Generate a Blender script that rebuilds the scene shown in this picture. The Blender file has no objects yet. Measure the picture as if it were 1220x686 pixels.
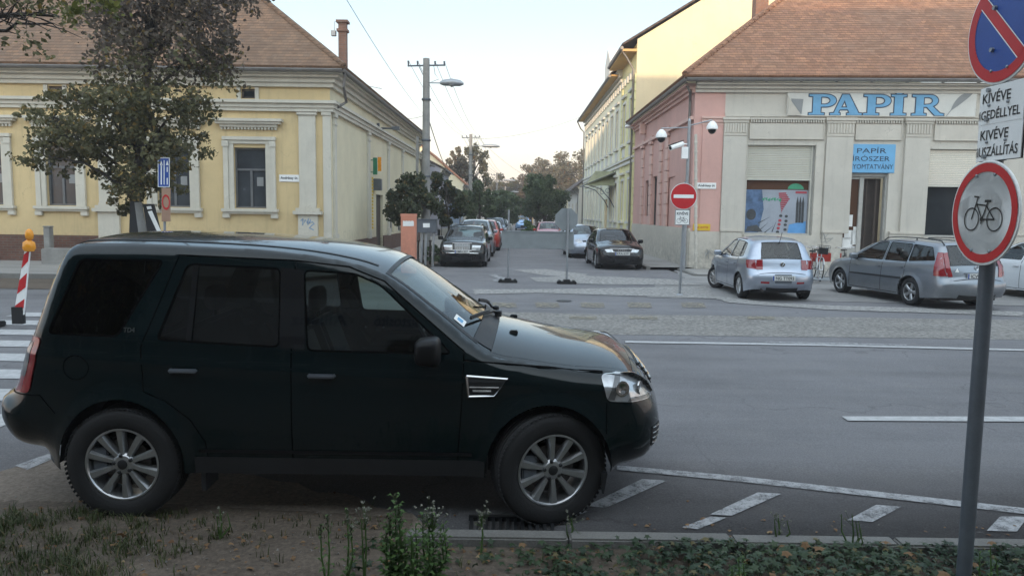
import bpy, bmesh, math, random
import numpy as np
from math import sin, cos, pi, sqrt, atan, atan2, tan, hypot
from mathutils import Vector, Matrix
random.seed(7); RNG = np.random.default_rng(5)
sc = bpy.context.scene
C = sc.collection

# ---------------------------------------------------------------- camera, sky, sun, exposure
CAM_H = 1.95; FOC = 900.0; ROLL = .014; PITCH = atan(89/900.0)
Fv = Vector((0, cos(PITCH), -sin(PITCH))); _R0 = Vector((1, 0, 0)); _U0 = Vector((0, sin(PITCH), cos(PITCH)))
Rv = _R0*cos(ROLL)+_U0*sin(ROLL); Uv = -_R0*sin(ROLL)+_U0*cos(ROLL)
cd = bpy.data.cameras.new('camera'); cam = bpy.data.objects.new('camera', cd); C.objects.link(cam)
cd.sensor_width = 36; cd.lens = 36*FOC/1220; cd.clip_start = .05; cd.clip_end = 3000
cam.matrix_world = Matrix(((Rv.x, Uv.x, -Fv.x, 0), (Rv.y, Uv.y, -Fv.y, 0), (Rv.z, Uv.z, -Fv.z, CAM_H), (0, 0, 0, 1)))
sc.camera = cam
sc.view_settings.view_transform = 'Standard'; sc.view_settings.look = 'None'
sc.view_settings.gamma = 1; sc.view_settings.exposure = 1.05
SUN_EL, SUN_AZ = math.radians(5), math.radians(188)      # azimuth clockwise from +Y: low sun behind the camera
w = bpy.data.worlds.new('World'); sc.world = w; w.use_nodes = True
nt = w.node_tree; N = nt.nodes; L = nt.links; N.clear()
wo = N.new('ShaderNodeOutputWorld'); add = N.new('ShaderNodeAddShader')
b1 = N.new('ShaderNodeBackground'); b2 = N.new('ShaderNodeBackground')
sky = N.new('ShaderNodeTexSky'); sky.sky_type = 'NISHITA'; sky.sun_disc = False
sky.sun_elevation = SUN_EL; sky.sun_rotation = SUN_AZ; sky.dust_density = 1.5
L.new(sky.outputs[0], b1.inputs[0]); b1.inputs[1].default_value = .08
tc = N.new('ShaderNodeTexCoord'); sx = N.new('ShaderNodeSeparateXYZ'); L.new(tc.outputs['Generated'], sx.inputs[0])
rp = N.new('ShaderNodeValToRGB'); L.new(sx.outputs['Z'], rp.inputs[0]); e = rp.color_ramp.elements
e[0].position = 0; e[0].color = (.44, .365, .38, 1)
e[1].position = 1; e[1].color = (.50, .56, .62, 1)
for p_, c_ in ((.06, (.46, .39, .405, 1)), (.14, (.41, .405, .43, 1)), (.24, (.315, .39, .46, 1)), (.4, (.235, .335, .445, 1))):
    q = e.new(p_); q.color = c_
L.new(rp.outputs[0], b2.inputs[0])
mr = N.new('ShaderNodeMapRange'); mr.interpolation_type = 'SMOOTHSTEP'      # the evening side of the sky, behind the viewer, is brighter
L.new(sx.outputs['Y'], mr.inputs[0]); mr.inputs[1].default_value = .35; mr.inputs[2].default_value = -.8; mr.inputs[3].default_value = .88; mr.inputs[4].default_value = 2.35
L.new(mr.outputs[0], b2.inputs[1])
tm = N.new('ShaderNodeMix'); tm.data_type = 'RGBA'; tm.blend_type = 'MULTIPLY'; tf = N.new('ShaderNodeMapRange'); L.new(sx.outputs['Y'], tf.inputs[0]); tf.inputs[1].default_value = .1; tf.inputs[2].default_value = -.9
L.new(tf.outputs[0], tm.inputs[0]); L.new(rp.outputs[0], tm.inputs[6]); tm.inputs[7].default_value = (1.0, .93, .83, 1); L.new(tm.outputs[2], b2.inputs[0])
L.new(b1.outputs[0], add.inputs[0]); L.new(b2.outputs[0], add.inputs[1]); L.new(add.outputs[0], wo.inputs[0])
sl = bpy.data.lights.new('sun', 'SUN'); sl.energy = 2.0; sl.angle = math.radians(.5); sl.color = (1, .74, .5)
so = bpy.data.objects.new('sun', sl); C.objects.link(so)
sd = Vector((sin(SUN_AZ)*cos(SUN_EL), cos(SUN_AZ)*cos(SUN_EL), sin(SUN_EL)))
so.rotation_euler = sd.to_track_quat('Z', 'Y').to_euler()
sc.cycles.max_bounces = 6; sc.cycles.transparent_max_bounces = 12

# ---------------------------------------------------------------- helpers
def ray(px, py): return Fv+Rv*((px-610)/FOC)+Uv*((343-py)/FOC)
def G(px, py, z=0.0):
    d = ray(px, py); t = (z-CAM_H)/d.z; return Vector((d.x*t, d.y*t, z))
def P(px, py, Y):
    d = ray(px, py); t = Y/d.y; return Vector((d.x*t, Y, CAM_H+d.z*t))

XF = {}
def tag(o, label=None, cat=None, group=None, kind=None):
    if label: o['label'] = label
    if cat: o['category'] = cat
    if group: o['group'] = group
    if kind: o['kind'] = kind
    return o
def thing(name, label, cat, loc=(0, 0, 0), rz=0, group=None):
    o = bpy.data.objects.new(name, None); C.objects.link(o); o.empty_display_size = .3
    o.location = loc; o.rotation_euler = (0, 0, rz)
    XF[o.name] = Matrix.Translation(Vector(loc)) @ Matrix.Rotation(rz, 4, 'Z')
    return tag(o, label, cat, group)
def link(name, me, m, parent=None):
    o = bpy.data.objects.new(name, me); C.objects.link(o)
    if m:
        for x in (m if isinstance(m, list) else [m]): me.materials.append(x)
    if parent:
        o.parent = parent; XF[o.name] = XF[parent.name]
    return o
def sub_empty(name, parent):
    o = bpy.data.objects.new(name, None); C.objects.link(o); o.parent = parent; o.empty_display_size = .1
    XF[o.name] = XF[parent.name]; return o
def smooth(o, ang=40):
    me = o.data
    me.polygons.foreach_set('use_smooth', [True]*len(me.polygons))
    if ang < 180: me.set_sharp_from_angle(angle=math.radians(ang))
def auto_uv(me):
    n = len(me.loops)
    if not n: return
    uv = me.uv_layers.new(name='uv')
    co = np.empty(len(me.vertices)*3, 'f'); me.vertices.foreach_get('co', co); co = co.reshape(-1, 3)
    vi = np.empty(n, 'i'); me.loops.foreach_get('vertex_index', vi)
    nn = np.empty(len(me.polygons)*3, 'f'); me.polygons.foreach_get('normal', nn); nn = nn.reshape(-1, 3)
    tot = np.empty(len(me.polygons), 'i'); me.polygons.foreach_get('loop_total', tot)
    fn = np.repeat(nn, tot, axis=0)
    flat = np.abs(fn[:, 2]) > .999
    t = np.stack([-fn[:, 1], fn[:, 0], np.zeros(len(fn))], 1); t[flat] = (1, 0, 0)
    t /= np.maximum(np.linalg.norm(t, axis=1, keepdims=True), 1e-6)
    b = np.cross(fn, t); b[flat] = (0, 1, 0)
    p = co[vi]
    uv.data.foreach_set('uv', np.stack([(p*t).sum(1), (p*b).sum(1)], 1).astype('f').ravel())

def superblob(c, rx, ry, rz, p=.45, nu=18, nv=12):
    f = lambda v, e_: math.copysign(abs(v)**e_, v); vs = []; fs = []
    for i in range(nv+1):
        a = -pi/2+pi*i/nv
        for k in range(nu):
            b = 2*pi*k/nu; vs.append((c[0]+rx*f(cos(a), p)*f(cos(b), p), c[1]+ry*f(cos(a), p)*f(sin(b), p), c[2]+rz*f(sin(a), p)))
    for i in range(nv):
        for k in range(nu): a = i*nu+k; b = i*nu+(k+1) % nu; fs.append((a, b, b+nu, a+nu))
    return vs, fs
class MB:
    """mesh builder; coordinates are world unless xf is set"""
    def __init__(s, xf=None): s.v = []; s.f = []; s.mi = []; s.xf = xf or Matrix.Identity(4); s.cur = 0
    def add(s, vs, fs):
        b = len(s.v); s.v += [s.xf @ Vector(v) for v in vs]
        s.f += [[i+b for i in f] for f in fs]; s.mi += [s.cur]*len(fs)
    def box(s, x0, x1, y0, y1, z0, z1):
        if x0 > x1: x0, x1 = x1, x0
        if y0 > y1: y0, y1 = y1, y0
        if z0 > z1: z0, z1 = z1, z0
        s.add([(x0, y0, z0), (x1, y0, z0), (x1, y1, z0), (x0, y1, z0), (x0, y0, z1), (x1, y0, z1), (x1, y1, z1), (x0, y1, z1)],
              [(0, 3, 2, 1), (4, 5, 6, 7), (0, 1, 5, 4), (1, 2, 6, 5), (2, 3, 7, 6), (3, 0, 4, 7)])
    def quad(s, a, b, c, d): s.add([a, b, c, d], [(0, 1, 2, 3)])
    def poly(s, pts): s.add(pts, [tuple(range(len(pts)))])
    def prism(s, pts, d):
        d = Vector(d); n = len(pts); p = [Vector(q) for q in pts]
        s.add(p+[q+d for q in p], [tuple(range(n))[::-1], tuple(range(n, 2*n))]+[(i, (i+1) % n, n+(i+1) % n, n+i) for i in range(n)])
    def tube(s, path, r, n=8, caps=True):
        path = [Vector(p) for p in path]; rs = r if isinstance(r, (list, tuple)) else [r]*len(path)
        vs = []; fs = []; prev = None
        for i, p in enumerate(path):
            t = (path[min(i+1, len(path)-1)]-path[max(i-1, 0)]).normalized()
            if prev is None:
                a = Vector((0, 0, 1)) if abs(t.z) < .9 else Vector((1, 0, 0)); u = t.cross(a).normalized()
            else:
                u = (prev-t*prev.dot(t)).normalized()
            prev = u; q = t.cross(u)
            for k in range(n):
                an = 2*pi*k/n; vs.append(p+(u*cos(an)+q*sin(an))*rs[i])
        for i in range(len(path)-1):
            for k in range(n):
                a = i*n+k; b = i*n+(k+1) % n; fs.append((a, b, b+n, a+n))
        if caps: fs += [tuple(range(n))[::-1], tuple(range((len(path)-1)*n, len(path)*n))]
        s.add(vs, fs)
    def lathe(s, prof, org=(0, 0, 0), axis=(0, 0, 1), n=24, caps=True):
        ax = Vector(axis).normalized(); a = Vector((0, 0, 1)) if abs(ax.z) < .9 else Vector((1, 0, 0))
        u = ax.cross(a).normalized(); q = ax.cross(u); o = Vector(org); vs = []; fs = []
        for r, h in prof:
            for k in range(n):
                an = 2*pi*k/n; vs.append(o+ax*h+(u*cos(an)+q*sin(an))*r)
        for i in range(len(prof)-1):
            for k in range(n):
                a = i*n+k; b = i*n+(k+1) % n; fs.append((a, b, b+n, a+n))
        if caps and prof[0][0] > 1e-5: fs.append(tuple(range(n))[::-1])
        if caps and prof[-1][0] > 1e-5: fs.append(tuple(range((len(prof)-1)*n, len(prof)*n)))
        s.add(vs, fs)
    def build(s, name, m, parent=None, sm=None, bev=0, local=False):
        me = bpy.data.meshes.new(name)
        vs = s.v
        if parent is not None and not local:
            inv = XF[parent.name].inverted(); vs = [inv @ v for v in vs]
        me.from_pydata([tuple(v) for v in vs], [], s.f)
        me.polygons.foreach_set('material_index', s.mi)
        bm = bmesh.new(); bm.from_mesh(me)
        bmesh.ops.recalc_face_normals(bm, faces=bm.faces)
        if bev:
            ed = [x for x in bm.edges if len(x.link_faces) == 2 and x.calc_face_angle(0) > .6]
            bmesh.ops.bevel(bm, geom=ed, offset=bev, segments=2, affect='EDGES', clamp_overlap=True)
        bm.to_mesh(me); bm.free(); auto_uv(me)
        o = link(name, me, m, parent)
        if sm is not None: smooth(o, sm)
        return o

def raw_mesh(name, v, f, m, parent=None):
    """numpy quads"""
    me = bpy.data.meshes.new(name); v = np.asarray(v, 'f'); f = np.asarray(f, 'i'); k = f.shape[1]
    me.vertices.add(len(v)); me.vertices.foreach_set('co', v.ravel())
    me.loops.add(f.size); me.loops.foreach_set('vertex_index', f.ravel())
    me.polygons.add(len(f)); me.polygons.foreach_set('loop_start', np.arange(0, f.size, k, dtype='i'))
    me.update(calc_edges=True); me.validate()
    return link(name, me, m, parent)

# ---------------------------------------------------------------- materials
class NT:
    def __init__(s, name):
        s.m = bpy.data.materials.new(name); s.m.use_nodes = True; s.n = s.m.node_tree.nodes; s.l = s.m.node_tree.links
        s.b = s.n['Principled BSDF']; s.out = s.n['Material Output']
    def new(s, t, **k):
        x = s.n.new('ShaderNode'+t)
        for a, b in k.items(): setattr(x, a, b)
        return x
    def val(s, sock, v):
        if hasattr(v, 'is_output') or hasattr(v, 'links') and not isinstance(v, (tuple, list, float, int)): s.l.new(v, sock)
        elif isinstance(v, (tuple, list)) and len(v) == 3 and sock.type == 'RGBA': sock.default_value = (*v, 1)
        else: sock.default_value = v
    def coord(s, which='UV'): return s.new('TexCoord').outputs[which]
    def noise(s, vec, scale, detail=4, rough=.6, dist=0):
        x = s.new('TexNoise'); s.l.new(vec, x.inputs['Vector']); x.inputs['Scale'].default_value = scale
        x.inputs['Detail'].default_value = detail; x.inputs['Roughness'].default_value = rough; x.inputs['Distortion'].default_value = dist
        return x.outputs['Fac']
    def ramp(s, fac, a, b, ca=0.0, cb=1.0):
        x = s.new('MapRange'); s.l.new(fac, x.inputs[0]); x.inputs[1].default_value = a; x.inputs[2].default_value = b
        x.inputs[3].default_value = ca; x.inputs[4].default_value = cb; return x.outputs[0]
    def mix(s, fac, a, b, mode='MIX'):
        x = s.new('Mix', data_type='RGBA', blend_type=mode)
        s.val(x.inputs[0], fac); s.val(x.inputs[6], a); s.val(x.inputs[7], b); return x.outputs[2]
    def math(s, op, a, b=0.0):
        x = s.new('Math', operation=op); s.val(x.inputs[0], a); s.val(x.inputs[1], b); return x.outputs[0]
    def bump(s, h, st=.3, d=.01):
        x = s.new('Bump'); x.inputs['Strength'].default_value = st; x.inputs['Distance'].default_value = d; s.l.new(h, x.inputs['Height'])
        s.l.new(x.outputs[0], s.b.inputs['Normal'])
    def col(s, c): s.val(s.b.inputs['Base Color'], c)
    def set(s, **k):
        for a, b in k.items(): s.val(s.b.inputs[a.replace('_', ' ')], b)
        return s
def sh(c, k): return tuple(min(1, x*k) for x in c)
def mat(name, c, rough=.6, metal=0, var=.18, vs=2.0, bump=0, bs=60, coat=0, fine=.08):
    t = NT(name); co = t.coord('Object')
    n1 = t.noise(co, vs, 5, .65); n2 = t.noise(co, vs*22, 3)
    cc = t.mix(t.ramp(n1, .3, .7), sh(c, 1-var), sh(c, 1+var*.7))
    cc = t.mix(t.ramp(n2, .35, .65, 0, fine*3), cc, sh(c, .6))
    t.col(cc); t.set(Metallic=metal); t.val(t.b.inputs['Roughness'], t.ramp(n1, .2, .8, max(rough-.08, 0), min(rough+.08, 1)))
    if coat: t.set(Coat_Weight=coat); t.b.inputs['Coat Roughness'].default_value = .04
    if bump: t.bump(t.noise(co, bs, 4), bump, .02)
    return t.m
def paint(name, c, metal=.0, rough=.35, dirt=.12, dc=(.13, .12, .105), ior=1.42):
    t = NT(name); co = t.coord('Object'); n = t.noise(co, 3, 6, .7); fl = t.noise(co, 900, 1)
    cc = t.mix(t.ramp(fl, .3, .7, 0, .25), c, sh(c, 1.5))
    sx = t.new('SeparateXYZ'); t.l.new(co, sx.inputs[0])
    low = t.ramp(sx.outputs['Z'], .25, .85, 1, .06)
    d = t.math('MULTIPLY', t.ramp(n, .35, .8, 0, dirt*4), low)
    t.col(t.mix(d, cc, dc)); t.val(t.b.inputs['Roughness'], t.math('ADD', t.math('MULTIPLY', d, .6), rough))
    t.b.inputs['Specular IOR Level'].default_value = .2; t.set(Metallic=metal, Coat_Weight=1.0); t.b.inputs['Coat IOR'].default_value = ior; t.val(t.b.inputs['Coat Roughness'], t.math('ADD', t.math('MULTIPLY', d, .5), .03))
    return t.m
def glassy(name, tint=(.03, .035, .04), alpha=.5, rough=.02):
    """tinted car glass: mixes see-through with a clear reflection"""
    t = NT(name); t.n.remove(t.b)
    tr = t.new('BsdfTransparent'); tr.inputs[0].default_value = (*tint, 1)
    gl = t.new('BsdfGlossy'); gl.inputs['Roughness'].default_value = rough; gl.inputs[0].default_value = (1, 1, 1, 1)
    fr = t.new('Fresnel'); fr.inputs[0].default_value = 1.5
    mx = t.new('MixShader'); t.l.new(t.ramp(fr.outputs[0], 0, 1, .015, 1), mx.inputs[0])
    t.l.new(tr.outputs[0], mx.inputs[1]); t.l.new(gl.outputs[0], mx.inputs[2]); t.l.new(mx.outputs[0], t.out.inputs[0])
    return t.m
def plaster(name, c, stain=.35, sc_=1.0):
    t = NT(name); co = t.coord('Object'); uv = t.coord('UV')
    n1 = t.noise(co, .5*sc_, 6, .7); n2 = t.noise(co, 6*sc_, 5, .7)
    mp = t.new('Mapping'); t.l.new(uv, mp.inputs[0]); mp.inputs['Scale'].default_value = (3, .25, 1)
    n3 = t.noise(mp.outputs[0], 1.4, 5, .7)
    cc = t.mix(t.ramp(n1, .3, .7), sh(c, .88), sh(c, 1.08))
    cc = t.mix(t.ramp(n3, .52, .8, 0, stain), cc, tuple(x*.55+.03 for x in c))
    cc = t.mix(t.ramp(n2, .58, .8, 0, stain*.7), cc, tuple(x*.62+.02 for x in c))
    sz = t.new('SeparateXYZ'); t.l.new(co, sz.inputs[0]); gr = t.math('MULTIPLY', t.ramp(sz.outputs['Z'], .1, 1.5, .9, 0), t.ramp(n2, .38, .62))
    cc = t.mix(gr, cc, tuple(x*.5+.03 for x in c))
    vo = t.new('TexVoronoi', feature='DISTANCE_TO_EDGE'); vo.inputs['Scale'].default_value = .6; nw = t.new('TexNoise'); t.l.new(co, nw.inputs['Vector']); nw.inputs['Scale'].default_value = 2; nw.inputs['Detail'].default_value = 6
    vm = t.new('VectorMath', operation='MULTIPLY_ADD'); t.l.new(nw.outputs['Color'], vm.inputs[0]); vm.inputs[1].default_value = (1.2,)*3; t.l.new(co, vm.inputs[2]); t.l.new(vm.outputs[0], vo.inputs['Vector'])
    cc = t.mix(t.math('MULTIPLY', t.ramp(vo.outputs['Distance'], 0, .006, .55, 0), t.ramp(n1, .5, .6)), cc, sh(c, .4))
    t.col(cc); t.set(Roughness=.88); t.bump(t.noise(co, 45, 5, .7), .25, .02); return t.m
def tiles(name, c1, c2, c3, bw=.21, rh=.20):
    t = NT(name); uv = t.coord('UV'); co = t.coord('Object')
    br = t.new('TexBrick'); t.l.new(uv, br.inputs['Vector'])
    for k, v in (('Scale', 1), ('Mortar Size', .006), ('Brick Width', bw), ('Row Height', rh), ('Bias', 0), ('Mortar Smooth', .2)): br.inputs[k].default_value = v
    br.inputs['Color1'].default_value = (*c1, 1); br.inputs['Color2'].default_value = (*c2, 1); br.inputs['Mortar'].default_value = (*sh(c1, .25), 1)
    vn = t.new('TexVoronoi'); 
    mp = t.new('Mapping'); t.l.new(uv, mp.inputs[0]); mp.inputs['Scale'].default_value = (1/bw, 1/rh, 1); t.l.new(mp.outputs[0], vn.inputs['Vector']); vn.inputs['Scale'].default_value = .9
    cc = t.mix(t.ramp(t.noise(co, .45, 6, .7), .35, .7, 0, .8), br.outputs[0], c3)
    hs = t.new('SeparateColor'); t.l.new(vn.outputs['Color'], hs.inputs[0])
    cc = t.mix(t.ramp(hs.outputs[0], 0, 1, 0, .7), cc, sh(c1, .4))
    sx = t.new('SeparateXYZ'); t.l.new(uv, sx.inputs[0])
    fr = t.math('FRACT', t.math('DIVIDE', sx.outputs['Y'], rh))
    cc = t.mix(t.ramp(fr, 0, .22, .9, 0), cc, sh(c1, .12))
    t.col(cc); t.set(Roughness=.85)
    t.bump(t.math('ADD', t.math('MULTIPLY', fr, -1.0), t.math('MULTIPLY', hs.outputs[1], .35)), 1.0, .035); return t.m
def foliage(name, a, b, c=None, rough=.6, trans=.25):
    t = NT(name); g = t.new('NewGeometry'); r = g.outputs['Random Per Island']
    n = t.noise(t.coord('Object'), .9, 3)
    f = t.math('ADD', t.math('MULTIPLY', r, .7), t.ramp(n, .35, .65, -.15, .45))
    cc = t.mix(f, a, b)
    if c: cc = t.mix(t.math('GREATER_THAN', r, .93), cc, c)
    t.col(cc); t.set(Roughness=rough); t.b.inputs['Specular IOR Level'].default_value = .3
    tl = t.new('BsdfTranslucent'); t.l.new(cc, tl.inputs[0]); mx = t.new('MixShader'); mx.inputs[0].default_value = trans
    t.l.new(t.b.outputs[0], mx.inputs[1]); t.l.new(tl.outputs[0], mx.inputs[2]); t.l.new(mx.outputs[0], t.out.inputs[0]); return t.m
def ground_mat(name, base, dust, dustamt=.5, bs=220, speck=.5, crack=0):
    t = NT(name); co = t.coord('Object')
    n1 = t.noise(co, .35, 7, .7); n2 = t.noise(co, 2.2, 6, .7, .5); n3 = t.noise(co, bs*.35, 3, .8)
    mp = t.new('Mapping'); t.l.new(co, mp.inputs[0]); mp.inputs['Scale'].default_value = (.12, 1.3, 1)
    n4 = t.noise(mp.outputs[0], 1.0, 5, .6)
    cc = t.mix(t.ramp(n1, .35, .65), sh(base, .78), sh(base, 1.18))
    cc = t.mix(t.ramp(n4, .42, .68, 0, .7), cc, sh(base, 1.32)); cc = t.mix(t.ramp(n4, .42, .25, 0, .6), cc, sh(base, .72))
    cc = t.mix(t.ramp(n2, .5, .75, 0, dustamt), cc, dust)
    cc = t.mix(t.ramp(n3, .5, .72, 0, speck), cc, sh(base, 1.9))
    cc = t.mix(t.ramp(n3, .5, .3, 0, speck), cc, sh(base, .45))
    if crack:
        vo = t.new('TexVoronoi', feature='DISTANCE_TO_EDGE'); vo.inputs['Scale'].default_value = .33
        ns = t.new('TexNoise'); t.l.new(co, ns.inputs['Vector']); ns.inputs['Scale'].default_value = 1.3; ns.inputs['Detail'].default_value = 6
        vm = t.new('VectorMath', operation='MULTIPLY_ADD'); t.l.new(ns.outputs['Color'], vm.inputs[0]); vm.inputs[1].default_value = (1.4,)*3; t.l.new(co, vm.inputs[2])
        t.l.new(vm.outputs[0], vo.inputs['Vector'])
        cr = t.ramp(vo.outputs['Distance'], .0, .008, crack, 0)
        cc = t.mix(t.math('MULTIPLY', cr, t.ramp(n1, .44, .52)), cc, sh(base, .3))
    t.col(cc); t.set(Roughness=.85); t.b.inputs['Specular IOR Level'].default_value = .35
    t.bump(t.noise(co, bs, 4, .8), .6, .012 if bs > 50 else .03); return t.m

M = {}
M['asphalt'] = ground_mat('asphalt', (.155, .152, .158), (.21, .2, .19), .4, crack=.4)
M['side_asphalt'] = ground_mat('side_asphalt', (.15, .147, .154), (.24, .23, .215), .5, crack=.5)
M['dusty'] = ground_mat('dusty_asphalt', (.22, .215, .21), (.33, .315, .29), .6, speck=.35)
M['gravel'] = ground_mat('gravel', (.195, .185, .172), (.33, .315, .285), .8, 34, 1.0)
M['pave'] = ground_mat('pave', (.27, .26, .245), (.33, .31, .28), .5, speck=.3)
M['dirt'] = ground_mat('dirt', (.15, .122, .098), (.25, .21, .17), .7, 90, .6)
M['soil'] = ground_mat('soil', (.10, .078, .06), (.18, .145, .11), .6, 90, .6)
M['kerb'] = ground_mat('kerb_stone', (.17, .165, .155), (.1, .09, .075), .6, speck=.3)
def road_paint(name, c, wear):
    t = NT(name); co = t.coord('Object'); n = t.noise(co, 9, 6, .75); n2 = t.noise(co, 70, 3, .8)
    f = t.math('ADD', t.ramp(n, .42, .68, 0, wear), t.ramp(n2, .5, .7, 0, wear*.6))
    t.col(t.mix(t.ramp(n, .3, .7, 0, .4), c, sh(c, .7)))
    t.set(Roughness=.8)
    tr = t.new('BsdfTransparent'); mx = t.new('MixShader'); cl = t.new('Clamp'); t.l.new(f, cl.inputs[0]); t.l.new(cl.outputs[0], mx.inputs[0])
    t.l.new(t.b.outputs[0], mx.inputs[1]); t.l.new(tr.outputs[0], mx.inputs[2]); t.l.new(mx.outputs[0], t.out.inputs[0]); return t.m
M['mark'] = road_paint('road_marking', (.46, .46, .46), .22)
M['mark_worn'] = road_paint('road_marking_worn', (.34, .34, .345), .7)
M['mark_cream'] = road_paint('road_marking_cream', (.28, .25, .19), 1.3)
M['dust'] = road_paint('dust_patch', (.34, .33, .315), .55)
M['yellow'] = plaster('yellow_plaster', (.65, .50, .27), .6)
M['cream'] = plaster('cream_plaster', (.70, .63, .45), .2)
M['trim'] = plaster('trim_plaster', (.60, .565, .48), .4, 2)
M['papir'] = plaster('shop_plaster', (.55, .515, .45), .5)
M['papir_trim'] = plaster('shop_trim', (.56, .52, .45), .3, 2)
M['pink'] = plaster('pink_plaster', (.62, .37, .32), .25)
M['pinkpale'] = plaster('pale_pink_trim', (.66, .44, .38), .2, 2)
M['greyplinth'] = plaster('grey_plinth', (.54, .50, .43), .3)
M['lemon'] = plaster('lemon_plaster', (.80, .75, .42), .1)
M['palelemon'] = plaster('pale_lemon_plaster', (.82, .80, .62), .12)
M['firewall'] = plaster('firewall_plaster', (.70, .62, .42), .15, .5)
M['white'] = plaster('white_plaster', (.68, .66, .60), .25)
M['lilac'] = plaster('lilac_plaster', (.40, .39, .45), .25)
M['blue'] = plaster('pale_blue_plaster', (.38, .48, .62), .2)
M['ochre'] = plaster('ochre_plaster', (.60, .38, .16), .2)
M['roof_old'] = tiles('old_tiles', (.31, .165, .085), (.20, .118, .07), (.15, .105, .072))
M['roof_red'] = tiles('red_tiles', (.43, .20, .10), (.31, .14, .08), (.25, .155, .10))
M['roof_orange'] = tiles('orange_tiles', (.5, .2, .09), (.42, .16, .07), (.36, .15, .08))
M['roof_dark'] = tiles('dark_tiles', (.12, .08, .065), (.09, .065, .055), (.1, .08, .07))
def brickmat(name, a, b, mo):
    t = NT(name); br = t.new('TexBrick'); t.l.new(t.coord('UV'), br.inputs['Vector'])
    for k, v in (('Scale', 1), ('Mortar Size', .012), ('Brick Width', .27), ('Row Height', .085)): br.inputs[k].default_value = v
    br.inputs['Color1'].default_value = (*a, 1); br.inputs['Color2'].default_value = (*b, 1); br.inputs['Mortar'].default_value = (*mo, 1)
    t.col(t.mix(t.ramp(t.noise(t.coord('Object'), 2, 6, .7), .4, .7, 0, .6), br.outputs[0], sh(a, .5))); t.set(Roughness=.9)
    t.bump(br.outputs['Fac'], -.5, .01); return t.m
M['brick'] = brickmat('brick', (.16, .07, .045), (.11, .055, .04), (.13, .11, .095))
M['chimney'] = brickmat('chimney_brick', (.28, .145, .10), (.22, .115, .085), (.22, .17, .14))
M['concrete'] = mat('concrete', (.28, .275, .26), .9, 0, .25, 3, .4, 60)
M['galv'] = mat('galvanised_steel', (.34, .36, .38), .45, .7, .15, 4)
M['greypole'] = mat('grey_painted_steel', (.115, .13, .15), .45, .2, .2, 6)
M['gutter'] = mat('zinc_gutter', (.21, .2, .19), .5, .5, .25, 3)
M['wood'] = mat('dark_wood', (.05, .035, .028), .6, 0, .3, 5)
M['wframe'] = mat('painted_frame', (.42, .41, .38), .5, 0, .15, 6)
M['wframe_dark'] = mat('brown_frame', (.07, .05, .04), .5, 0, .2, 6)
M['rubber'] = mat('rubber', (.012, .012, .013), .75, 0, .3, 8, .2, 120)
t = NT('seam'); t.col((.002, .002, .002)); t.set(Roughness=.9); t.b.inputs['Specular IOR Level'].default_value = .05; M['seam'] = t.m
M['tyre'] = mat('tyre_rubber', (.011, .011, .012), .8, 0, .4, 9, .2, 90)
M['blk'] = mat('black_plastic', (.014, .015, .017), .5, 0, .2, 6)
M['gblk'] = paint('gloss_black', (.006, .006, .007), 0, .2, .03)
M['inside'] = mat('car_interior', (.02, .02, .021), .8, 0, .2, 5)
M['seat'] = mat('seat_fabric', (.016, .016, .018), .85, 0, .2, 7)
M['alloy'] = mat('alloy', (.46, .47, .48), .33, .8, .18, 6)
M['chrome'] = mat('chrome', (.6, .6, .6), .15, 1, .1, 6)
M['disc'] = mat('brake_disc', (.1, .09, .085), .5, .8, .3, 8)
M['red'] = mat('sign_red', (.55, .025, .03), .4, 0, .1, 6)
M['signwhite'] = mat('sign_white', (.86, .86, .84), .5, 0, .05, 5, fine=.025)
M['signblack'] = mat('sign_black', (.012, .012, .014), .4)
M['signblue'] = mat('sign_blue', (.03, .085, .34), .4, 0, .1, 5)
M['signback'] = mat('sign_back', (.30, .325, .335), .5, .6, .12, 5)
M['plate'] = mat('plate_white', (.62, .62, .6), .4, 0, .06, 6)
M['amber'] = mat('amber_plastic', (.85, .33, .02), .25, 0, .15, 9)
M['orange'] = plaster('orange_render', (.64, .27, .18), .2)
M['taillight'] = mat('tail_lamp', (.25, .010, .015), .12, 0, .25, 20, coat=1)
M['lampglass'] = mat('headlamp', (.50, .52, .54), .12, .55, .35, 12, coat=1)
M['lampdark'] = mat('lamp_dark', (.12, .125, .13), .15, .3, .3, 15, coat=1)
M['carglass'] = glassy('car_glass', (.58, .66, .62))
M['privacy'] = glassy('privacy_glass', (.14, .15, .15))
M['screen'] = glassy('windscreen_glass', (.6, .68, .67))
M['darkglass'] = mat('dark_window', (.02, .024, .028), .06, 0, .3, 1.5, fine=.0)
M['wgrey'] = mat('grey_window_frame', (.13, .135, .14), .5, 0, .2, 6)
M['housewin'] = mat('house_window', (.045, .052, .06), .22, 0, .35, 1.2, fine=.0)
M['shutter'] = mat('roller_shutter', (.62, .60, .52), .5, 0, .06, 3)
M['paperblue'] = mat('paper_blue', (.16, .42, .68), .55, 0, .08, 3)
M['letterblue'] = mat('letter_blue', (.12, .34, .66), .5, 0, .12, 3)
M['letterdark'] = mat('letter_dark', (.03, .05, .09), .5)
M['greysign'] = mat('grey_board', (.27, .28, .28), .6, 0, .1, 3)
M['yellowtag'] = mat('yellow_plate', (.75, .5, .03), .5, 0, .1, 3)
M['bark'] = mat('bark', (.055, .045, .038), .9, 0, .35, 4, .6, 30)
M['tree_dark'] = foliage('foliage_dark', (.045, .056, .036), (.105, .12, .062), (.16, .12, .05))
M['tree_brown_top'] = foliage('foliage_autumn_top', (.085, .065, .055), (.155, .125, .09), (.22, .15, .06))
M['tree_brown'] = foliage('foliage_autumn', (.075, .075, .038), (.17, .155, .07), (.28, .19, .06))
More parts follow.
